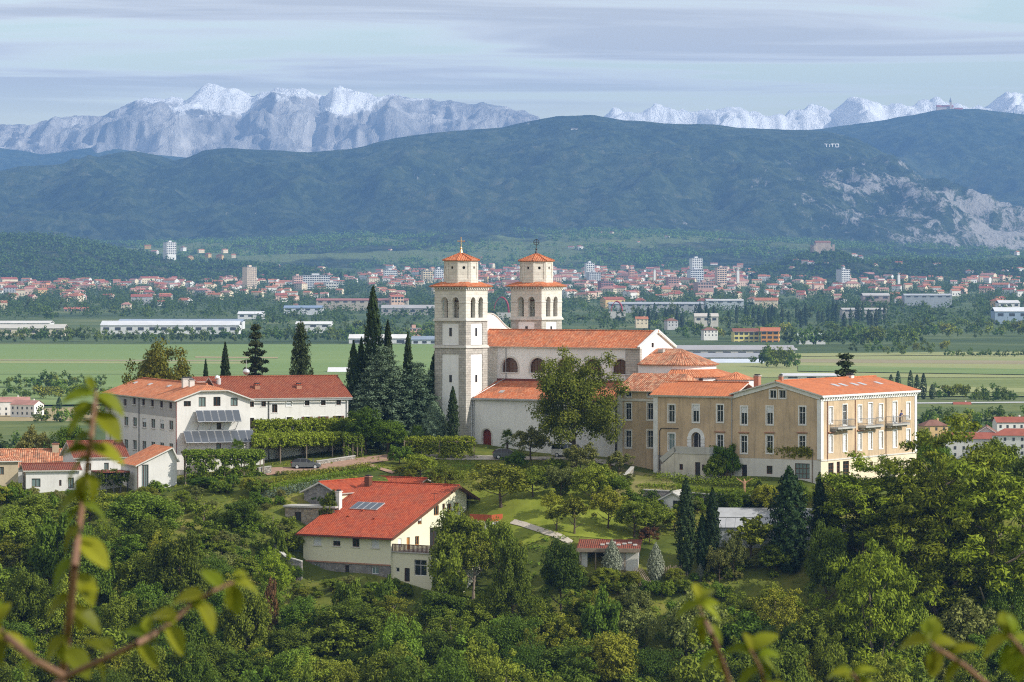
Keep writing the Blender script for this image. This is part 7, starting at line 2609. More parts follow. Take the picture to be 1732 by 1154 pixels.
# rough grass on the slopes, beyond counting
gp_ = []
for _ in range(14000):
    X, Y = random.uniform(-85, 85), random.uniform(436, 500)
    if noise.noise((X / 5.0, Y / 5.0, .3)) > -.1:
        gp_.append((X, Y, .08))
gp_ = np.array(gp_)
gp_[:, 2] += ground(gp_[:, 0], gp_[:, 1])
keep = np.ones(len(gp_), bool)
for fr_, s0_, s1_, v0_, v1_ in ((CH, -6, SN + 12, -1, 26), (CH, S0, S3 + 1, -7, 24), (W, -1, SE + 1, -4, VL), (RH, SL - 1, 12, -1, 20)):
    d_ = gp_[:, :2] - np.array(fr_.O)
    a1, a2 = d_ @ np.array(fr_.u), d_ @ np.array(fr_.w)
    keep &= ~((a1 > s0_) & (a1 < s1_) & (a2 > v0_) & (a2 < v1_))
gp_ = gp_[keep]
C_, N_, t_3 = clumps(gp_, np.full(len(gp_), .34), 7, flat=.5, up=.2, outw=.5)
tag(inst('rough_grass', leafmesh('rough_grass', C_, N_, .26, .14, t_3, L_LIGHT)), 'rough tufted grass over the hillside', 'grass', kind='stuff')

# low growth between the trunks and on the banks
ug = []
for _ in range(5200):
    X, Y = random.uniform(-80, 80), random.uniform(400, 452)
    px = pxof(X, Y)
    if (505 < px < 830 and Y > 446) or (960 < px < 1440 and Y > 441.5):
        continue
    ug.append((X, Y, 0.25))
arr = np.array(ug)
arr[:, 2] += ground(arr[:, 0], arr[:, 1])
C_, N_, t_3 = clumps(arr, np.full(len(arr), .6), 16, flat=.7)
o = inst('undergrowth', leafmesh('undergrowth', C_, N_, .3, .24, t_3, L_MID))
tag(o, 'low green undergrowth covering the slope under the wood', 'undergrowth', kind='stuff')

# ================================================================== plain: tree belts, hedges, houses, sheds
def belt(px0, px1, Y, hpx, n, protos, where, jit=25, wr=(0.8, 1.1), name='distant_tree', catg='tree'):
    """a belt of separate trees; they are told apart by their place from the left"""
    xs_ = sorted(px0 + (px1 - px0) * (k + random.uniform(.1, .9)) / n for k in range(n))
    for k, px in enumerate(xs_):
        y_ = (Y if not callable(Y) else Y(px)) + random.uniform(-jit, jit)
        h = hpx * random.uniform(.7, 1.15) / F * y_
        pr = random.choice(protos)
        ratio = PROTO[pr]['R'] * 2 / PROTO[pr]['H']
        tree(pr, px, y_, h=h, w=h * ratio * random.uniform(*wr) / y_ * F, name=name, label='%s tree from the left in %s' % (ordw(k + 1), where), cat=catg, group='trees of ' + where)


FAR = ['far0', 'far1', 'far2', 'far0']
FARM = ['far0', 'far1', 'farlight', 'far2']
belt(-60, 440, 2640, 26, 54, FAR, 'the belt along the far edge of the airfield')
belt(430, 740, 2640, 26, 32, FAR, 'the belt behind the cypresses across the airfield')
belt(560, 740, 2900, 22, 18, FARM, 'the trees behind the airfield sheds', 40)
belt(-60, 180, 1560, 20, 20, FARM, 'the hedge on the near side of the airfield', 20)
belt(70, 118, 1500, 32, 5, FAR, 'the taller clump at the near airfield edge', 20)
belt(0, 200, 1400, 26, 18, ['farlight', 'far1', 'far2'], 'the second hedge behind the farmhouse', 30)
belt(60, 180, 1180, 30, 10, FAR, 'the garden of the pale house at the left', 25)
belt(-40, 100, 900, 46, 9, ['far2', 'far0', 'far1'], 'the thicket behind the old tiled roof', 40)
belt(185, 235, 1200, 32, 5, FAR, 'the clump by the guesthouse roof', 30)
belt(1285, 1350, 1900, 36, 9, FAR, 'the copse right of the church apse', 40)
belt(1150, 1340, 2750, 26, 20, FARM, 'the trees behind the apse halls', 60)
belt(1330, 1560, 2500, 34, 24, FAR, 'the wood beyond the orange-and-yellow flats', 70)
belt(1400, 1760, 2800, 26, 30, FARM, 'the long wood at the right of the plain', 80)
belt(1540, 1760, 3100, 16, 24, FARM, 'the hedges under the pale factory at the right', 60)
belt(1600, 1760, 2150, 13, 22, FAR, 'the dark hedge across the right-hand fields', 14)
belt(1440, 1600, 2250, 22, 10, FARM, 'the scattered trees at the edge of the right-hand fields', 60)
belt(1575, 1715, 1395, 26, 14, ['far0', 'far2', 'farlight'], 'the row along the country road', 14)
belt(1640, 1715, 1370, 18, 12, ['far2', 'far0'], 'the clipped hedge at the country road', 6)
belt(1560, 1760, 1130, 34, 24, FARM, 'the rough slope below the country road', 60)
belt(1570, 1760, 1010, 40, 16, FAR, 'the trees behind the white houses', 30)
for k, (px, top, Y) in enumerate(((1519, 628, 1420), (1540, 627, 1410), (1551, 634, 1405), (1562, 632, 1400), (1577, 650, 1400), (1507, 634, 1430))):
    tree('farcypress', px, Y, top=top, w=11, name='distant_cypress', label='distant cypress beyond the ochre building, %s from the left' % ordw([2, 3, 4, 5, 6, 1][k]), cat='cypress tree', group='cypresses by the country road')
tree('farcypress', 100, 1280, top=672, w=10, name='distant_cypress', label='lone small cypress in the meadow at the left', cat='cypress tree')

xs_ = sorted(random.uniform(1080, 1500) for _ in range(74))
for k, px in enumerate(xs_):
    Y = random.uniform(3050, 3400)
    h = random.uniform(22, 34) / F * Y
    tree('farcypress', px, Y, h=h, w=random.uniform(6, 8.5), name='distant_cypress', label='%s cypress from the left in the cemetery grove beyond the church' % ordw(k + 1), cat='cypress tree', group='cemetery cypresses')

# ------------------------------------------------------------------ distant houses: separate things, meshes shared
WALLS = [('white', (0.72, 0.70, 0.66)), ('cream', (0.70, 0.60, 0.44)), ('pale pink', (0.66, 0.48, 0.38)), ('ochre', (0.60, 0.42, 0.2)), ('grey', (0.46, 0.46, 0.46))]
ROOFS = [('red', (0.30, 0.10, 0.07)), ('orange', (0.38, 0.155, 0.09)), ('brown', (0.22, 0.115, 0.085)), ('rose', (0.38, 0.20, 0.165))]
WM = {n: m_plain('far_wall_' + n.replace(' ', '_'), c, 0.9, 0.1, var=0.08, scale=0.3) for n, c in WALLS}
RM = {n: m_plain('far_roof_' + n, c, 0.9, 0.1, var=0.2, scale=0.4) for n, c in ROOFS}
M['farglass'] = m_plain('far_window', (0.05, 0.055, 0.06), 0.3, 0.5)


def house_mesh(key, hip, L, D, h, rise):
    k = ('town_house', key)
    if k in WCACHE:
        return WCACHE[k]
    mb = MB()
    mb.box(-L / 2, L / 2, -D / 2, D / 2, -3, h, 0)
    o_ = .5
    if hip:
        a = L / 2 - D / 2 * .8
        e = [(-L / 2 - o_, -D / 2 - o_, h), (L / 2 + o_, -D / 2 - o_, h), (L / 2 + o_, D / 2 + o_, h), (-L / 2 - o_, D / 2 + o_, h)]
        r0, r1 = (-a, 0, h + rise), (a, 0, h + rise)
        for q in ([e[0], e[1], r1, r0], [e[1], e[2], r1], [e[2], e[3], r0, r1], [e[3], e[0], r0]):
            mb.face(q, 1)
    else:
        e = [(-L / 2 - o_, -D / 2 - o_, h - .1), (L / 2 + o_, -D / 2 - o_, h - .1), (L / 2 + o_, D / 2 + o_, h - .1), (-L / 2 - o_, D / 2 + o_, h - .1)]
        r0, r1 = (-L / 2 - o_, 0, h + rise), (L / 2 + o_, 0, h + rise)
        mb.face([e[0], e[1], r1, r0], 1)
        mb.face([e[2], e[3], r0, r1], 1)
        mb.face([(-L / 2, -D / 2, h), (-L / 2, D / 2, h), (-L / 2, 0, h + rise * .93)], 0)
        mb.face([(L / 2, -D / 2, h), (L / 2, D / 2, h), (L / 2, 0, h + rise * .93)], 0)
    nw = max(2, int(L / 3.2))
    for fl in range(max(1, int(h / 2.9))):
        for i in range(nw):
            x = -L / 2 + L * (i + .5) / nw
            z = 1.0 + fl * 2.9
            mb.box(x - .5, x + .5, -D / 2 - .06, -D / 2 + .01, z, z + 1.4, 2)
        for i in range(2):
            y = -D / 2 + D * (i + .5) / 2
            mb.box(L / 2 - .01, L / 2 + .06, y - .5, y + .5, 1.0 + fl * 2.9, 2.4 + fl * 2.9, 2)
    mb.box(L * .2, L * .2 + .8, .6, 1.4, h + rise * .4, h + rise + .7, 0)
    me = mb.mesh('town_house', [WM['white'], RM['red'], M['farglass']])
    WCACHE[k] = me
    return me


HM = [house_mesh(i, *a) for i, a in enumerate([(0, 12, 9, 6, 2.4), (1, 13, 10, 6, 2.6), (0, 16, 9, 6.5, 2.3), (1, 11, 10, 6, 2.6), (0, 22, 10, 8.5, 2.6), (1, 18, 12, 9, 2.8), (0, 10, 8, 5, 2.2)])]
COLMESH = {}


def house(px, Y, z=None, rz=None, sc=1.0, kind=None, wall=None, roof=None, label='', group='houses of the distant town', name='town_house'):
    i = random.randrange(len(HM)) if kind is None else kind
    wall = wall or random.choices([w[0] for w in WALLS], [5, 5, 3, 2, 1])[0]
    roof = roof or random.choices([r[0] for r in ROOFS], [5, 5, 2, 3])[0]
    key = (i, wall, roof)
    if key not in COLMESH:
        me = HM[i].copy()
        me.materials[0], me.materials[1] = WM[wall], RM[roof]
        COLMESH[key] = me
    o_ = inst(name, COLMESH[key])
    X = xat(px, Y)
    o_.location = (X, Y, gz(X, Y) if z is None else z)
    o_.rotation_euler = (0, 0, random.uniform(-.9, .9) if rz is None else rz)
    o_.scale = (sc, sc, sc)
    tag(o_, '%s house with %s roof, %s' % (wall, roof, label), 'house', group)
    return o_


# the town: streets as rows of depth; the n-th house of each row counted from the left
LANES = [(4150, 18, 'nearest'), (4600, 30, 'second'), (5000, 38, 'third'), (5400, 44, 'fourth'), (5800, 48, 'fifth'), (6200, 48, 'sixth'), (6600, 42, 'seventh'), (7000, 30, 'eighth')]
dens = prof([(-60, .8), (60, 1), (420, .9), (560, .55), (700, .7), (740, .8), (960, 1), (1240, 1.0), (1400, .8), (1560, .6), (1790, .5)])
for Y0, n, word in LANES:
    cand = []
    while len(cand) < n:
        px = random.uniform(-60, 1790)
        if random.random() < float(dens(px)) and not (715 < px < 800):
            cand.append(px)
    for k, px in enumerate(sorted(cand)):
        Y = Y0 + random.uniform(-190, 190)
        house(px, Y, sc=random.uniform(.8, 1.25), label='%s from left, %s town row' % (ordw(k + 1), word))
# the several hundred smaller houses behind and between them, beyond the count
mbh = MB()
for _ in range(1250):
    px = random.uniform(-120, 1850)
    if random.random() > float(dens(px)) * (1.0 if not 560 < px < 640 else .5):
        continue
    Y = random.triangular(4300, 7900, 6600)
    X, z0 = xat(px, Y), float(g_plain(Y))
    L_, D_, h_ = random.uniform(8, 17), random.uniform(7, 10), random.uniform(5, 9)
    a = random.uniform(-.8, .8)
    ca, sa = math.cos(a), math.sin(a)
    T_ = lambda x, y, z: (X + x * ca - y * sa, Y + x * sa + y * ca, z0 + z)
    wi, ri, rise = random.choice((0, 0, 1, 1, 2)), random.choice((3, 4, 4, 5)), random.uniform(1.6, 2.6)
    x, y = L_ / 2, D_ / 2
    for q in (((-x, -y), (x, -y)), ((x, -y), (x, y)), ((-x, y), (-x, -y))):
        (xa, ya), (xb, yb) = q
        mbh.face([T_(xa, ya, -2), T_(xb, yb, -2), T_(xb, yb, h_), T_(xa, ya, h_)], wi)
    mbh.face([T_(-x - .5, -y - .5, h_), T_(x + .5, -y - .5, h_), T_(x + .5, 0, h_ + rise), T_(-x - .5, 0, h_ + rise)], ri)
    mbh.face([T_(-x - .5, y + .5, h_), T_(x + .5, y + .5, h_), T_(x + .5, 0, h_ + rise), T_(-x - .5, 0, h_ + rise)], ri)
    for sg in (-1, 1):
        mbh.face([T_(sg * x, -y, h_), T_(sg * x, y, h_), T_(sg * x, 0, h_ + rise)], wi)
    for i in range(3):
        xx = -x + L_ * (i + .5) / 3
        mbh.face([T_(xx - .7, -y - .05, 2), T_(xx + .7, -y - .05, 2), T_(xx + .7, -y - .05, 3.8), T_(xx - .7, -y - .05, 3.8)], 6)
mbh.build('distant_town', [WM['white'], WM['cream'], WM['pale pink'], RM['red'], RM['orange'], RM['rose'], M['farglass']], label='mass of small distant town houses with red roofs', kind='stuff')
# hamlets on the foothills and the castle hill
hs = [(250, 418), (262, 428), (322, 437), (352, 432), (372, 436), (395, 433), (340, 425), (310, 421), (380, 425), (1002, 392), (1016, 394), (1035, 395), (1080, 410), (1130, 391), (1128, 402), (966, 420), (980, 421), (815, 437), (640, 402), (660, 424),
      (1216, 406), (1300, 430), (1346, 441), (1362, 444), (1372, 447), (1398, 446), (1444, 434), (1455, 436), (1500, 442), (1520, 447), (1560, 444), (1585, 449), (1640, 462), (1660, 464), (1700, 460), (1710, 456), (1725, 458), (1690, 447), (1720, 428), (1480, 450), (1425, 452), (1340, 455)]
for k, (px, py) in enumerate(sorted(hs)):
    rg_ = casthill if 1310 < px and py > 425 else (lefthill if px < 420 else foot)
    p = rg_.hit(px, py)
    house(px, p.y, z=p.z - 2, sc=random.uniform(.55, .85), wall=random.choice(['white', 'cream', 'ochre', 'white']), label='%s from left among scattered hillside houses' % ordw(k + 1), group='hillside houses')


# ------------------------------------------------------------------ blocks, halls, landmarks
def block(px, top, bot, wpx, Y, wall, label, dpx=None, floors=None, side=None, roofc=(0.3, 0.3, 0.3), rz=0.35, cat='apartment block', name='apartment_block', bands=True, pitched=None):
    X = xat(px, Y)
    g0 = zat(bot, Y)
    h = (bot - top) / F * Y
    w = wpx / F * Y
    d = (dpx / F * Y) if dpx else w * .7
    w_ = w / (math.cos(rz) + abs(math.sin(rz)) * d / w) if w else w
    d_ = d * w_ / w
    root = empty(name, (X, Y, g0), rz, label=label, cat=cat)
    zb_ = min(-3, gz(X, Y) - g0 - 2)
    mt = m_plain('block_wall', wall, 0.9, 0.1, var=0.06, scale=.2)
    MB().box(-w_ / 2, w_ / 2, -d_ / 2, d_ / 2, zb_, h).build('wall', [mt], root)
    fl = floors or max(2, int(h / 3.0))
    fh = h / fl
    if bands:
        n = max(3, int(w_ / 3.4))
        wm = wmesh(('window', 'far', round(fh, 1), round(w_ / n, 1)), lambda mb: mb.box(-w_ / n * .36, w_ / n * .36, -.08, .02, fh * .28, fh * .82), [M['farglass']])
        cap_n = 0
        for f_ in range(fl):
            for i in range(n):
                inst('window', wm, root, Matrix.Translation((-w_ / 2 + w_ * (i + .5) / n, -d_ / 2, f_ * fh)))
        n2 = max(2, int(d_ / 3.6))
        rot = Matrix.Rotation(R(90), 4, 'Z')
        wm2 = wmesh(('window', 'fars', round(fh, 1), round(d_ / n2, 1)), lambda mb: mb.box(-d_ / n2 * .28, d_ / n2 * .28, -.08, .02, fh * .3, fh * .8), [M['farglass']])
        for f_ in range(fl):
            for i in range(n2):
                inst('window', wm2, root, Matrix.Translation((w_ / 2, -d_ / 2 + d_ * (i + .5) / n2, f_ * fh)) @ rot)
    rm_ = m_plain('block_roof', roofc, 0.9, 0.1)
    if pitched:
        gable_roof(root, -w_ / 2, w_ / 2, -d_ / 2, d_ / 2, h, h + pitched, rm_, 's', ov=.8, t=.3, caps=False)
    else:
        MB().box(-w_ / 2 - .3, w_ / 2 + .3, -d_ / 2 - .3, d_ / 2 + .3, h + .01, h + .5).build('roof', [rm_], root)
        MB().box(-w_ * .15, w_ * .12, -d_ * .2, d_ * .2, h + .51, h + 3).build('lift_house', [mt], root)
    return root


block(81, 482, 507, 28, 5200, (0.72, 0.36, 0.2), 'orange and cream tower block at the left of the town', roofc=(.6, .4, .3))
block(57, 486, 502, 20, 5350, (0.66, 0.58, 0.46), 'cream block left of the orange tower block')
block(3, 487, 502, 14, 5100, (0.68, 0.68, 0.66), 'white block cut by the left edge of the town')
block(422, 452, 486, 24, 5400, (0.70, 0.56, 0.42), 'cream high-rise standing alone above the left town', rz=.7)
block(534, 466, 488, 50, 5500, (0.66, 0.66, 0.66), 'long white apartment slab with dark window bands', rz=.15)
block(503, 467, 486, 18, 5450, (0.66, 0.44, 0.36), 'pinkish block joined to the long white slab')
block(660, 457, 472, 24, 6300, (0.74, 0.74, 0.72), 'white block left of the church towers', rz=.2)
block(722, 458, 477, 20, 6000, (0.68, 0.56, 0.36), 'yellowish block just left of the near bell tower')
block(742, 455, 472, 16, 6100, (0.70, 0.70, 0.70), 'white block touching the near bell tower outline')
block(997, 445, 466, 17, 6200, (0.74, 0.74, 0.73), 'slim white tower right of the far bell tower')
block(1004, 461, 480, 24, 5700, (0.5, 0.52, 0.54), 'grey-white block under the slim white tower')
block(1177, 437, 460, 22, 6300, (0.72, 0.72, 0.72), 'tallest white high-rise in the town centre')
block(1176, 456, 477, 28, 5900, (0.56, 0.58, 0.62), 'grey glassy block under the tallest high-rise')
block(1219, 453, 480, 20, 5600, (0.62, 0.46, 0.36), 'brownish balcony tower right of the tallest high-rise')
block(1068, 455, 473, 11, 6000, (0.60, 0.36, 0.26), 'narrow brick-red tower in the town centre')
block(1426, 456, 481, 24, 5600, (0.60, 0.60, 0.60), 'grey high-rise below the castle hill', rz=.7)
block(1137, 469, 480, 22, 5200, (0.40, 0.24, 0.2), 'brown balcony block in the middle of the town')
block(1190, 478, 488, 34, 4900, (0.42, 0.28, 0.24), 'dark brown terraced block in the town')
block(1024, 476, 488, 26, 5000, (0.30, 0.16, 0.15), 'dark red office block right of the far tower')
block(287, 410, 431, 22, 6750, (0.74, 0.73, 0.70), 'large white hospital-like building on the wooded hill', rz=.6)
block(1260, 561, 583, 45, 2650, (0.68, 0.60, 0.22), 'yellow apartment house with brown roof on the plain', rz=.1, pitched=2.2, roofc=(.22, .09, .06))
block(1303, 560, 582, 33, 2640, (0.76, 0.36, 0.10), 'orange apartment house next to the yellow one', rz=-.15, pitched=2.4, roofc=(.45, .16, .08))
block(382, 493, 501, 20, 4700, (0.68, 0.58, 0.34), 'pale yellow house below the cream high-rise', rz=.1)
block(560, 478, 487, 26, 5300, (0.66, 0.64, 0.60), 'white terrace below the apartment slab')
block(130, 523, 533, 44, 3900, (0.60, 0.42, 0.34), 'long brick school-like building at the left', rz=.1, pitched=2, roofc=(.4, .14, .1))
block(670, 502, 513, 26, 3900, (0.60, 0.42, 0.32), 'reddish villa above the airfield sheds', pitched=2, roofc=(.36, .12, .08))
block(700, 556, 566, 26, 2760, (0.58, 0.34, 0.26), 'brick-red house behind the slim cypress', rz=.2)


def hall(px0, px1, top, bot, Y, wall, roof, label, rz=0.0, depth=30, cat='hall', name='industrial_hall', rise=.25):
    X = xat((px0 + px1) / 2, Y)
    L_ = (px1 - px0) / F * Y
    g0 = zat(bot, Y)
    h = (bot - top) / F * Y
    root = empty(name, (X, Y, g0), rz, label=label, cat=cat, group='sheds and halls of the plain')
    he = h * .55
    m1, m2 = m_plain('hall_wall', wall, .8, .2, var=.08, scale=.1), m_plain('hall_roof', roof, .6, .3, var=.1, scale=.1)
    zb_ = min(-1.5, gz(X, Y) - g0 - 1.5)
    MB().box(-L_ / 2, L_ / 2, 0, depth, zb_, he).build('wall', [m1], root)
    MB().slab([(-L_ / 2 - .4, -.6, he), (L_ / 2 + .4, -.6, he), (L_ / 2 + .4, depth / 2, h), (-L_ / 2 - .4, depth / 2, h)], .3).build('roof_slope', [m2], root)
    MB().slab([(-L_ / 2 - .4, depth + .6, he), (L_ / 2 + .4, depth + .6, he), (L_ / 2 + .4, depth / 2, h), (-L_ / 2 - .4, depth / 2, h)], .3).build('roof_slope', [m2], root)
    n = max(3, int(L_ / 9))
    wm = wmesh(('door', round(he, 1), round(L_ / n, 1)), lambda mb: mb.box(-L_ / n * .25, L_ / n * .25, -.1, .02, .0, he * .6), [M['farglass']])
    for i in range(n):
        inst('bay', wm, root, Matrix.Translation((-L_ / 2 + L_ * (i + .5) / n, 0, 0)))
    return root


wh, gy, cr, br = (.68, .68, .67), (.34, .36, .38), (.62, .55, .42), (.36, .30, .26)
hall(170, 404, 543, 559, 2900, wh, (.60, .61, .62), 'very long white industrial hall across the airfield')
hall(200, 410, 540, 549, 3080, wh, (.26, .32, .40), 'grey-blue hall roof rising behind the long white hall')
hall(-60, 108, 549, 563, 2820, cr, (.5, .48, .42), 'long beige hall at the left edge of the airfield')
hall(-40, 84, 543, 551, 2960, wh, (.62, .6, .56), 'white sheds behind the beige hall')
hall(590, 690, 566, 580, 2580, wh, (.68, .67, .64), 'white hangar behind the tall cypresses')
hall(696, 740, 569, 581, 2560, (.62, .64, .66), (.22, .27, .33), 'hangar with blue-grey roof left of the bell tower')
hall(555, 600, 622, 638, 1800, wh, (.66, .66, .66), 'white box building over the guesthouse roof end', depth=14)
hall(480, 545, 517, 525, 3700, (.6, .62, .64), (.2, .27, .38), 'hall with dark blue roof above the conifer')
hall(500, 560, 544, 553, 2950, wh, (.66, .66, .64), 'white greenhouses left of the tallest cypress')
hall(402, 445, 527, 536, 3500, wh, (.66, .66, .66), 'white shed cluster right of the long hall')
hall(645, 736, 516, 528, 3700, (.38, .36, .34), (.36, .35, .34), 'large concrete hall behind the tallest cypress')
hall(535, 690, 505, 512, 3900, (.46, .41, .34), (.30, .12, .1), 'long pale factory with red roof edge in the middle distance')
hall(1140, 1345, 585, 600, 2250, (.50, .47, .43), (.34, .33, .33), 'long grey hall right of the church roof', depth=40)
hall(1150, 1300, 598, 612, 2080, gy, (.30, .31, .33), 'dark flat hall behind the apse', depth=35)
hall(1205, 1292, 608, 620, 1980, (.58, .60, .62), (.55, .60, .66), 'pale blue roofed hall beside the apse', depth=25)
hall(1280, 1350, 590, 606, 2350, (.6, .58, .54), (.44, .42, .40), 'grey warehouse below the orange flats', depth=30)
hall(1030, 1190, 511, 518, 3800, (.36, .37, .38), (.34, .36, .38), 'long grey factory in front of the town centre')
hall(1195, 1258, 506, 512, 3950, (.42, .46, .48), (.46, .46, .45), 'glassy pale hall right of the factory')
hall(1460, 1505, 496, 505, 4100, (.34, .28, .26), (.44, .42, .40), 'domed grey sports hall below the castle')
hall(1530, 1610, 497, 503, 4100, (.32, .35, .38), (.38, .40, .42), 'long blue-grey hall right of the sports hall')
hall(1425, 1500, 521, 527, 3500, (.42, .40, .37), (.44, .42, .39), 'pale canopy hall above the cemetery cypresses')
hall(1683, 1760, 520, 535, 3300, (.30, .38, .48), (.62, .64, .66), 'white and blue factory at the right edge')
hall(1690, 1725, 508, 518, 3700, wh, (.6, .6, .6), 'white shed above the blue factory')
hall(1350, 1396, 564, 575, 2550, wh, (.36, .42, .36), 'green-roofed white hall right of the orange flats', depth=20)
hall(1175, 1215, 530, 542, 3180, (.62, .58, .5), (.5, .46, .4), 'pale building left of the cemetery grove', depth=16)
hall(1325, 1420, 632, 640, 1500, wh, (.55, .55, .56), 'grey-roofed low building beyond the ochre roof', depth=12)
# near houses of the village
vh_ = [(1638, 775, 940, 4, 'white', 'red', 'white village house with red roof right of the pines', -.15), (1716, 772, 930, 5, 'white', 'red', 'big white village house at the right edge', -.2),
       (1712, 738, 990, 2, 'white', 'red', 'village house with dull red roof behind the big white one', .1), (1578, 742, 1000, 3, 'ochre', 'brown', 'old stone house behind the pine crowns', .2),
       (16, 705, 1225, 4, 'white', 'rose', 'long pale house with rose roof in the meadow at the left', .15), (46, 704, 1210, 2, 'white', 'rose', 'white house gable next to the long pale house', -.5),
       (1200, 570, 2560, 1, 'white', 'brown', 'pale villa behind the nave gable', .2), (1085, 550, 2800, 0, 'cream', 'orange', 'villa among trees above the nave roof', .1), (1135, 553, 2800, 3, 'grey', 'brown', 'grey house above the nave roof', .3),
       (1627, 700, 1330, 6, 'white', 'red', 'tiny white house by the country road', 0)]
for px, py, Y, kd, wl__, rf__, lab, rz in vh_:
    sc = .8 if Y > 2000 else .62
    o_ = house(px, Y, z=zat(py, Y), rz=rz, sc=sc, kind=kd, wall=wl__, roof=rf__, label='', group=None, name='village_house')
    o_['label'] = lab
    if 'group' in o_:
        del o_['group']
# the three-storey house with arched loggia
LG = Frame(1651, 940, -8)
lg = LG.root('villa', 'white three-storey villa with arched loggia among the village houses', 'house')
L = LG.S(1686, 0)
zE, zR_ = LG.z(0, 0, 733), LG.z(0, 0, 722)
zB_ = LG.z(0, 0, 790)
vw = dict(frame='brownwood', bars=(2, 1))
facade(lg, 'front_wall', front_m(0), [(0, zB_), (L, zB_), (L, zE), (L / 2, zR_), (0, zE)],
       [fwin(LG, 0, 1667, 735, 741, 8, arched=True, frame='trim', glass='iron', bars=(1, 1)), fwin(LG, 0, 1666, 746, 753, 9, **vw), fwin(LG, 0, 1676, 735, 740, 3.5, **vw), fwin(LG, 0, 1683, 735, 740, 3, **vw),
        fwin(LG, 0, 1676, 745, 750, 3.5, **vw), fwin(LG, 0, 1667, 756, 762, 9, **vw), fwin(LG, 0, 1654, 735, 741, 3, **vw)], M['white'])
facade(lg, 'side_wall', left_m(0), [(-10, zB_), (0, zB_), (0, zE), (-10, zE)], [], M['white'])
facade(lg, 'end_wall', right_m(L), [(0, zB_), (10, zB_), (10, zE), (0, zE)], [], M['white'])
gable_roof(lg, 0, L, 0, 10, zE, zR_, RM['brown'], 'v', ov=.6)
MB().box(L * .25, L * .75, -1.2, -.003, LG.z(0, 0, 755), LG.z(0, 0, 754)).build('balcony', [M['concrete']], lg)

# castle, hilltop monastery, spires, red arches, letters on the hillside
cs_ = casthill.hit(1392, 428)
cas = empty('castle', (cs_.x, cs_.y, cs_.z - 4), R(12), label='grey-brown castle on its wooded hill above the town', cat='castle')
mc = m_plain('castle_stone', (.36, .30, .24), .95, .1, var=.25, scale=.1)
k = cs_.y / F
MB().box(-18 * k, 14 * k, -8 * k, 8 * k, -10, 14 * k).build('curtain_wall', [mc], cas)
MB().box(-14 * k, 12 * k, -5 * k, 6 * k, 14 * k + .01, 21 * k).build('palace', [mc], cas)
gable_roof(cas, -14 * k, 12 * k, -5 * k, 6 * k, 21 * k, 24 * k, RM['brown'], 's', ov=.6, caps=False)
MB().lathe([(6 * k, -10), (6 * k, 16 * k), (6.4 * k, 16.2 * k), (6.4 * k, 17 * k), (0, 17 * k)], 14, -18 * k, -6 * k).build('round_bastion', [mc], cas)
MB().box(16 * k, 20 * k, -3 * k, 1 * k, -10, 18 * k).build('gate_tower', [mc], cas)
hp_ = P(1604, 187, 14150)
hm_ = empty('hilltop_monastery', (hp_.x, hp_.y, hp_.z - 12), 0, label='pilgrimage church with tall bell tower on the far right summit', cat='church')
k = hp_.y / F
mw = m_plain('far_monastery_wall', (.62, .50, .42), .9, .1)
MB().box(-20 * k, 8 * k, -5 * k, 5 * k, -20, 11 * k).build('nave', [mw], hm_)
gable_roof(hm_, -20 * k, 8 * k, -5 * k, 5 * k, 11 * k, 14 * k, RM['red'], 's', ov=1, caps=False)
MB().box(1.5 * k, 5 * k, -7 * k, -5.01 * k, -20, 20 * k).build('bell_tower', [mw], hm_)
MB().lathe([(2.4 * k, 20 * k), (1.6 * k, 23 * k), (.2 * k, 27 * k), (0, 27 * k)], 8, 3.2 * k, -6 * k).build('spire', [M['grey_plaster']], hm_)
MB().box(10 * k, 24 * k, -4 * k, 4 * k, -20, 7 * k).build('convent', [mw], hm_)
gable_roof(hm_, 10 * k, 24 * k, -4 * k, 4 * k, 7 * k, 9.5 * k, RM['red'], 's', ov=1, caps=False)
hq = sabotin.hit(970, 219)
o_ = empty('ridge_barracks', (hq.x, hq.y, hq.z - 2), 0, label='long pale building near the top of the wooded ridge', cat='building')
MB().box(-8, 12, -4, 4, -6, 5).build('wall', [WM['white']], o_)
MB().box(-9, 13, -5, 5, 5.01, 6).build('roof', [RM['rose']], o_)
for px, top, bot, w, lab in ((1248, 450, 470, 5, 'thin white church spire in the town right of the balcony tower'), (268, 471, 482, 5, 'small white church spire in the left part of the town'), (1520, 460, 474, 5, 'white church spire below the castle hill'),
                             (1107, 452, 466, 4, 'domed church tower in the middle of the town')):
    Y = 5600
    X = xat(px, Y)
    k = Y / F
    o_ = empty('church_tower', (X, Y, zat(bot, Y)), .3, label=lab, cat='church tower')
    h = (bot - top) * k
    MB().box(-w * .4 * k, w * .4 * k, -w * .4 * k, w * .4 * k, -8, h * .6).build('shaft', [WM['white']], o_)
    MB().lathe([(w * .46 * k, h * .6), (w * .3 * k, h * .68), (w * .12 * k, h * .8), (0, h)], 8).build('spire', [M['grey_plaster']], o_)
for px, top, bot, w, lab in ((848, 503, 530, 24, 'large red steel arch seen between the church towers'), (1043, 510, 528, 18, 'smaller red steel arch on the plain right of the far tower')):
    Y = 3400
    k = Y / F
    X = xat(px, Y)
    o_ = empty('steel_arch', (X, Y, zat(bot, Y)), .2, label=lab, cat='arch')
    pts = []
    for q in range(13):
        a = math.pi * (1 - q / 12)
        pts.append((w / 2 * k * math.cos(a), -.12 * w * k * math.cos(a), (bot - top) * k * math.sin(a) ** .8 * (1.0 if q > 4 else .95)))
    MB().path(pts, [.35] * 6 + [.9] * 7, 6).build('arch_tube', [M['redarch']], o_)
    MB().box(-w / 2 * k - 3, w / 2 * k + 3, -3, 3, -6, .6).build('deck', [M['concrete']], o_)
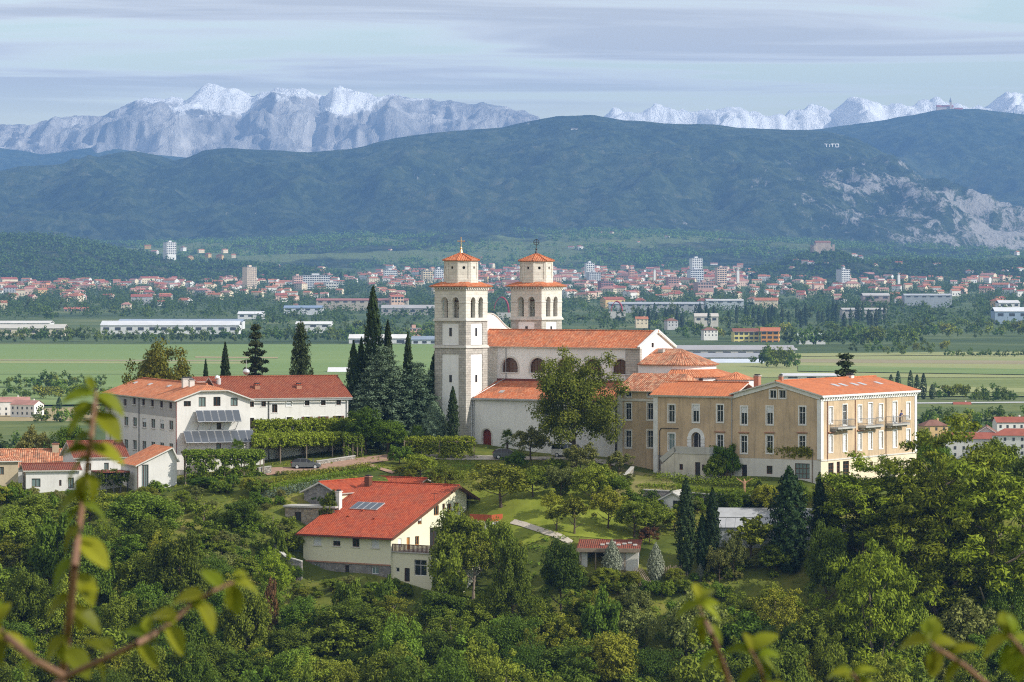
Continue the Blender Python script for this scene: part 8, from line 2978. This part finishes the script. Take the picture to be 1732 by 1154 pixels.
# lettering of white stones on the ridge
lt = sabotin.hit(1407, 247)
M['stones'] = m_plain('white_stones', (.66, .65, .62), .9, .1)
lr = empty('hillside_letters', (lt.x, lt.y, 0), 0, label='white stone letters laid out on the wooded ridge', cat='lettering')
k = lt.y / F


def stroke(pts, px0):
    mb = MB()
    for (x0, z0, x1, z1) in pts:
        n = 6
        for i in range(n):
            a, b_ = i / n, (i + 1) / n
            q = []
            for xx, zz_ in ((x0 + (x1 - x0) * a, z0 + (z1 - z0) * a), (x0 + (x1 - x0) * b_, z0 + (z1 - z0) * b_)):
                h_ = sabotin.hit(px0 + xx, 249 - zz_)
                q.append(h_)
            hw = (.8 if abs(x1 - x0) > abs(z1 - z0) else .6) * k
            if abs(x1 - x0) > abs(z1 - z0):
                mb.face([(q[0].x - lt.x, q[0].y - lt.y - 9, q[0].z - hw), (q[1].x - lt.x, q[1].y - lt.y - 9, q[1].z - hw), (q[1].x - lt.x, q[1].y - lt.y - 9, q[1].z + hw), (q[0].x - lt.x, q[0].y - lt.y - 9, q[0].z + hw)])
            else:
                mb.face([(q[0].x - lt.x - hw, q[0].y - lt.y - 9, q[0].z), (q[0].x - lt.x + hw, q[0].y - lt.y - 9, q[0].z), (q[1].x - lt.x + hw, q[1].y - lt.y - 9, q[1].z), (q[1].x - lt.x - hw, q[1].y - lt.y - 9, q[1].z)])
    mb.build('letter', [M['stones']], lr)


stroke([(0, 5, 6.4, 5), (3.2, 5, 3.2, 0)], 1394)
stroke([(0, 5, 0, 0)], 1402.8)
stroke([(0, 5, 6.4, 5), (3.2, 5, 3.2, 0)], 1404.5)
stroke([(0, 5, 5, 5), (5, 5, 5, 0), (5, 0, 0, 0), (0, 0, 0, 5)], 1413)

# ------------------------------------------------------------------ trees among the houses of the town
tc_ = []
while len(tc_) < 230:
    px, py = random.uniform(-60, 1790), random.uniform(482, 560)
    Y = float(np.interp(py, [482, 488, 510, 540, 562], [5700, 5500, 4500, 3500, 3000])) + random.uniform(-80, 80)
    if py > 545 and (px < 430 or 590 < px < 740):
        continue
    tc_.append((px, Y))
tc_.sort(key=lambda q: q[1])
for b0 in range(0, 230, 23):
    for k, (px, Y) in enumerate(sorted(tc_[b0:b0 + 23])):
        h = random.uniform(8, 15)
        tree(random.choice(['far0', 'far1', 'far2', 'far0', 'farcol']), px, Y, h=h, w=random.uniform(9, 17) / Y * F, name='town_tree',
             label='%s from left in the %s band of town trees counted from near' % (ordw(k + 1), ordw(b0 // 23 + 1)), cat='tree', group='trees among the town houses')
# the woods that fill the town and plain as one mass
pts = []
for _ in range(12500):
    px, py = random.uniform(-140, 1870), random.triangular(446, 562, 492)
    Y = float(np.interp(py, [446, 455, 470, 488, 510, 540, 562], [8300, 7400, 6500, 5500, 4500, 3500, 2950])) + random.uniform(-120, 120)
    if py > 538 and px < 430 or noise.noise((px / 55.0, py / 9.0, 2.2)) < -.2:
        continue
    pts.append((xat(px, Y), Y, 0, 2.8 + random.random() * 3.2))
a_ = np.array(pts)
a_[:, 2] = g_plain(a_[:, 1]) + a_[:, 3] * .8
C_, N_, t_4 = clumps(a_[:, :3], a_[:, 3] * 1.3, 22, flat=1.0)
o = inst('town_greenery', leafmesh('town_greenery', C_, N_, 2.3, 1.9, t_4, L_DARK))
tag(o, 'distant mass of trees filling the plain between the houses', 'woods', kind='stuff')

# woods on the nearer hills, too many trees to count: one mass for each hill
for rg_, nm, n, r0, lab, gap in ((lefthill, 'hill_wood', 4600, 7.0, 'distant wood covering the low hill at the left of the town', -.35), (casthill, 'castle_wood', 2600, 6.0, 'distant wood around the castle hill', -.15),
                                 (foot, 'foothill_wood', 9000, 8.0, 'distant woods over the foothills below the ridge', .08)):
    pts = []
    while len(pts) < n:
        Y = rg_.Yb + (rg_.Yr - rg_.Yb) * random.random() * 1.02
        X = xat(random.uniform(-140, 1870), Y)
        if X < rg_.x0 or X > rg_.x1 or noise.noise((X / 260.0, Y / 200.0, 4.4)) < gap:
            if random.random() < .97:
                n -= 1 if random.random() < .4 else 0
                continue
        r = r0 * random.uniform(.6, 1.3)
        pts.append((X, Y, rg_.h(X, Y) + r * .5, r))
    a_ = np.array(pts)
    C_, N_, t_4 = clumps(a_[:, :3], a_[:, 3], 18, flat=.95)
    tag(inst(nm, leafmesh(nm, C_, N_, 4.2, 3.6, t_4, L_DARK)), lab, 'woods', kind='stuff')

# ================================================================== twigs close to the camera, out of focus
M['twig'] = m_plain('twig_bark', (0.20, 0.11, 0.07), .8, .2, var=.25, scale=60)
L_NEAR = m_leaf('near_leaves', (0.085, 0.11, 0.010), (0.19, 0.22, 0.016), .40, (.27, .28, .03), .4)


def near_leaf(mb, b, d, n, L_, W_):
    d, n = d.normalized(), n.normalized()
    s_ = d.cross(n).normalized()
    n = s_.cross(d)
    rows = []
    for i in range(6):
        t = i / 5
        w = W_ * math.sin(math.pi * min(1, t * .93 + .03)) ** .75 * .5
        c = b + d * L_ * t + n * (-.5 * L_ * t * t)
        rows.append((c - s_ * w + n * w * .35, c, c + s_ * w + n * w * .35))
    for a, b2 in zip(rows[:-1], rows[1:]):
        mb.face([a[0], a[1], b2[1], b2[0]])
        mb.face([a[1], a[2], b2[2], b2[1]])


def twig(label, Y, pts, rad, leaves):
    """pts: photograph points of the shoot; leaves: (px, py, direction px, direction py, length px) at its nodes"""
    b0 = P(pts[0][0], pts[0][1], Y)
    root = empty('twig', b0, 0, label=label, cat='twig', group='out-of-focus twigs in front of the view')
    q = [P(a, b, Y + (0.15 * math.sin(i * 1.7))) - b0 for i, (a, b) in enumerate(pts)]
    MB().path(q, [r_ * .62 / F * Y for r_ in rad], 8).build('shoot', [M['twig']], root)
    more = [(px + random.uniform(-6, 6), py + random.uniform(-14, 14), dx * random.uniform(-.3, 1) + random.uniform(-25, 25), dy + random.uniform(-40, 30), L_ * random.uniform(.45, .8)) for px, py, dx, dy, L_ in leaves]
    for (px, py, dx, dy, L_) in leaves + more:
        mb = MB()
        b = P(px, py, Y) - b0
        d = Vector((dx, random.uniform(-.5, .5) * math.hypot(dx, dy), -dy))
        near_leaf(mb, b, d, Vector((random.uniform(-.3, .3), -.55, 1.0)), L_ * .86 / F * Y, L_ * random.uniform(.5, .7) / F * Y)
        me = mb.mesh('leaf', [L_NEAR])
        at = me.attributes.new('tint', 'FLOAT', 'FACE')
        v_ = random.random()
        at.data.foreach_set('value', np.full(len(me.polygons), v_, dtype=np.float32))
        inst('leaf', me, root)


twig('upright brownish twig with curled leaves at the left', 6.0, [(96, 1230), (106, 1140), (118, 1040), (126, 960), (134, 890), (146, 800), (154, 740), (160, 690), (163, 662)], [13, 12, 11, 10, 9, 8, 7, 6, 4],
     [(160, 668, -38, -6, 62), (163, 668, 40, 12, 62), (158, 690, -45, 22, 70), (161, 700, 46, 24, 66), (155, 735, -48, 14, 62), (152, 760, 55, 2, 66), (150, 775, -60, 24, 70), (147, 800, 30, 55, 64), (143, 835, -60, 18, 72),
      (140, 855, 62, 20, 70), (136, 890, -50, 40, 70), (132, 915, 60, 26, 72), (128, 950, -58, 34, 70), (126, 972, 50, 44, 66), (122, 1010, -56, 20, 66), (118, 1030, 56, 18, 70), (112, 1080, -52, 30, 60), (110, 1100, 56, 34, 66),
      (146, 812, -20, 50, 48), (122, 1000, 40, -20, 48)])
twig('curved twig reaching right across the lower left corner', 5.8, [(60, 1190), (110, 1145), (170, 1118), (230, 1090), (280, 1060), (325, 1022), (360, 1000), (395, 985)], [10, 10, 9, 8, 7, 6, 5, 3.5],
     [(395, 985, 42, 4, 60), (390, 986, 10, 46, 62), (372, 995, -22, -36, 52), (345, 1010, -60, -8, 66), (335, 1018, 44, 42, 62), (300, 1045, -52, -18, 64), (280, 1060, 40, 36, 60), (255, 1078, -44, -26, 56), (230, 1090, 46, 30, 58), (190, 1110, -30, -40, 54), (160, 1122, 34, 34, 52)])
twig('thick brown twig rising from the left edge', 5.6, [(-60, 1010), (-20, 1050), (20, 1085), (60, 1118), (104, 1142)], [9, 9, 10, 10, 11],
     [(0, 1066, -50, -40, 56), (6, 1072, -20, 48, 60), (40, 1102, -34, -46, 58), (-10, 1060, 20, -50, 50), (60, 1118, -40, 30, 50)])
twig('bare-stemmed twig with leaf cluster at the bottom centre right', 6.2, [(1262, 1240), (1240, 1180), (1222, 1120), (1205, 1075), (1188, 1040), (1180, 1020)], [8, 8, 7.5, 7, 6, 4],
     [(1182, 1022, -44, 10, 54), (1180, 1020, 20, -32, 50), (1184, 1026, 42, 12, 52), (1190, 1045, -46, 26, 54), (1196, 1058, 40, 24, 46), (1215, 1100, -50, 30, 50)])
twig('leafy twig tip at the bottom edge right of the bare stem', 6.1, [(1330, 1240), (1300, 1180), (1285, 1130), (1270, 1100)], [7, 6, 5, 4],
     [(1270, 1100, -40, -10, 50), (1272, 1100, 30, -34, 54), (1280, 1118, 46, 6, 58), (1284, 1130, -44, 20, 54), (1295, 1165, 50, -8, 60), (1300, 1180, -46, 10, 56), (1312, 1200, 40, -40, 56)])
twig('leafy twig leaning in at the lower right', 6.0, [(1720, 1210), (1672, 1160), (1630, 1125), (1590, 1100), (1570, 1085)], [8, 7.5, 7, 6, 4],
     [(1570, 1085, -46, -4, 60), (1572, 1084, 12, -40, 56), (1580, 1092, 44, -16, 54), (1590, 1100, -24, 42, 52), (1605, 1108, 40, -30, 54), (1625, 1122, -40, 30, 48)])
twig('leaf cluster cut by the lower right edge', 5.9, [(1790, 1180), (1750, 1130), (1722, 1092), (1708, 1075)], [8, 7, 6, 4],
     [(1708, 1075, -46, 16, 62), (1708, 1074, -6, -34, 52), (1716, 1085, 44, -10, 56), (1722, 1092, -40, 36, 58), (1740, 1115, 46, 22, 56), (1735, 1110, -30, 44, 52)])
twig('small leaf tips at the bottom edge between the two right twigs', 6.1, [(1480, 1250), (1462, 1190), (1450, 1150), (1440, 1138)], [6, 5, 4, 3], [(1440, 1138, -40, -4, 52), (1442, 1140, 34, -16, 52), (1450, 1152, 46, 10, 50), (1455, 1165, -40, 6, 50)])

# ================================================================== the air: one box of thin haze over the whole land
hz = MB().box(-15500, 15500, -290, 20300, -25, 1150)
hm = bpy.data.materials.new('haze_air')
hm.use_nodes = True
nn = hm.node_tree.nodes
nn.remove(nn['Principled BSDF'])
pv_ = nn.new('ShaderNodeVolumePrincipled')
pv_.inputs['Color'].default_value = (0.24, 0.50, 1.0, 1)
pv_.inputs['Density'].default_value = 5.7e-5
pv_.inputs['Anisotropy'].default_value = 0.0
hm.node_tree.links.new(pv_.outputs[0], nn['Material Output'].inputs['Volume'])
o = hz.build('haze', [hm], kind='stuff')
o['label'] = 'pale blue haze over the whole plain'
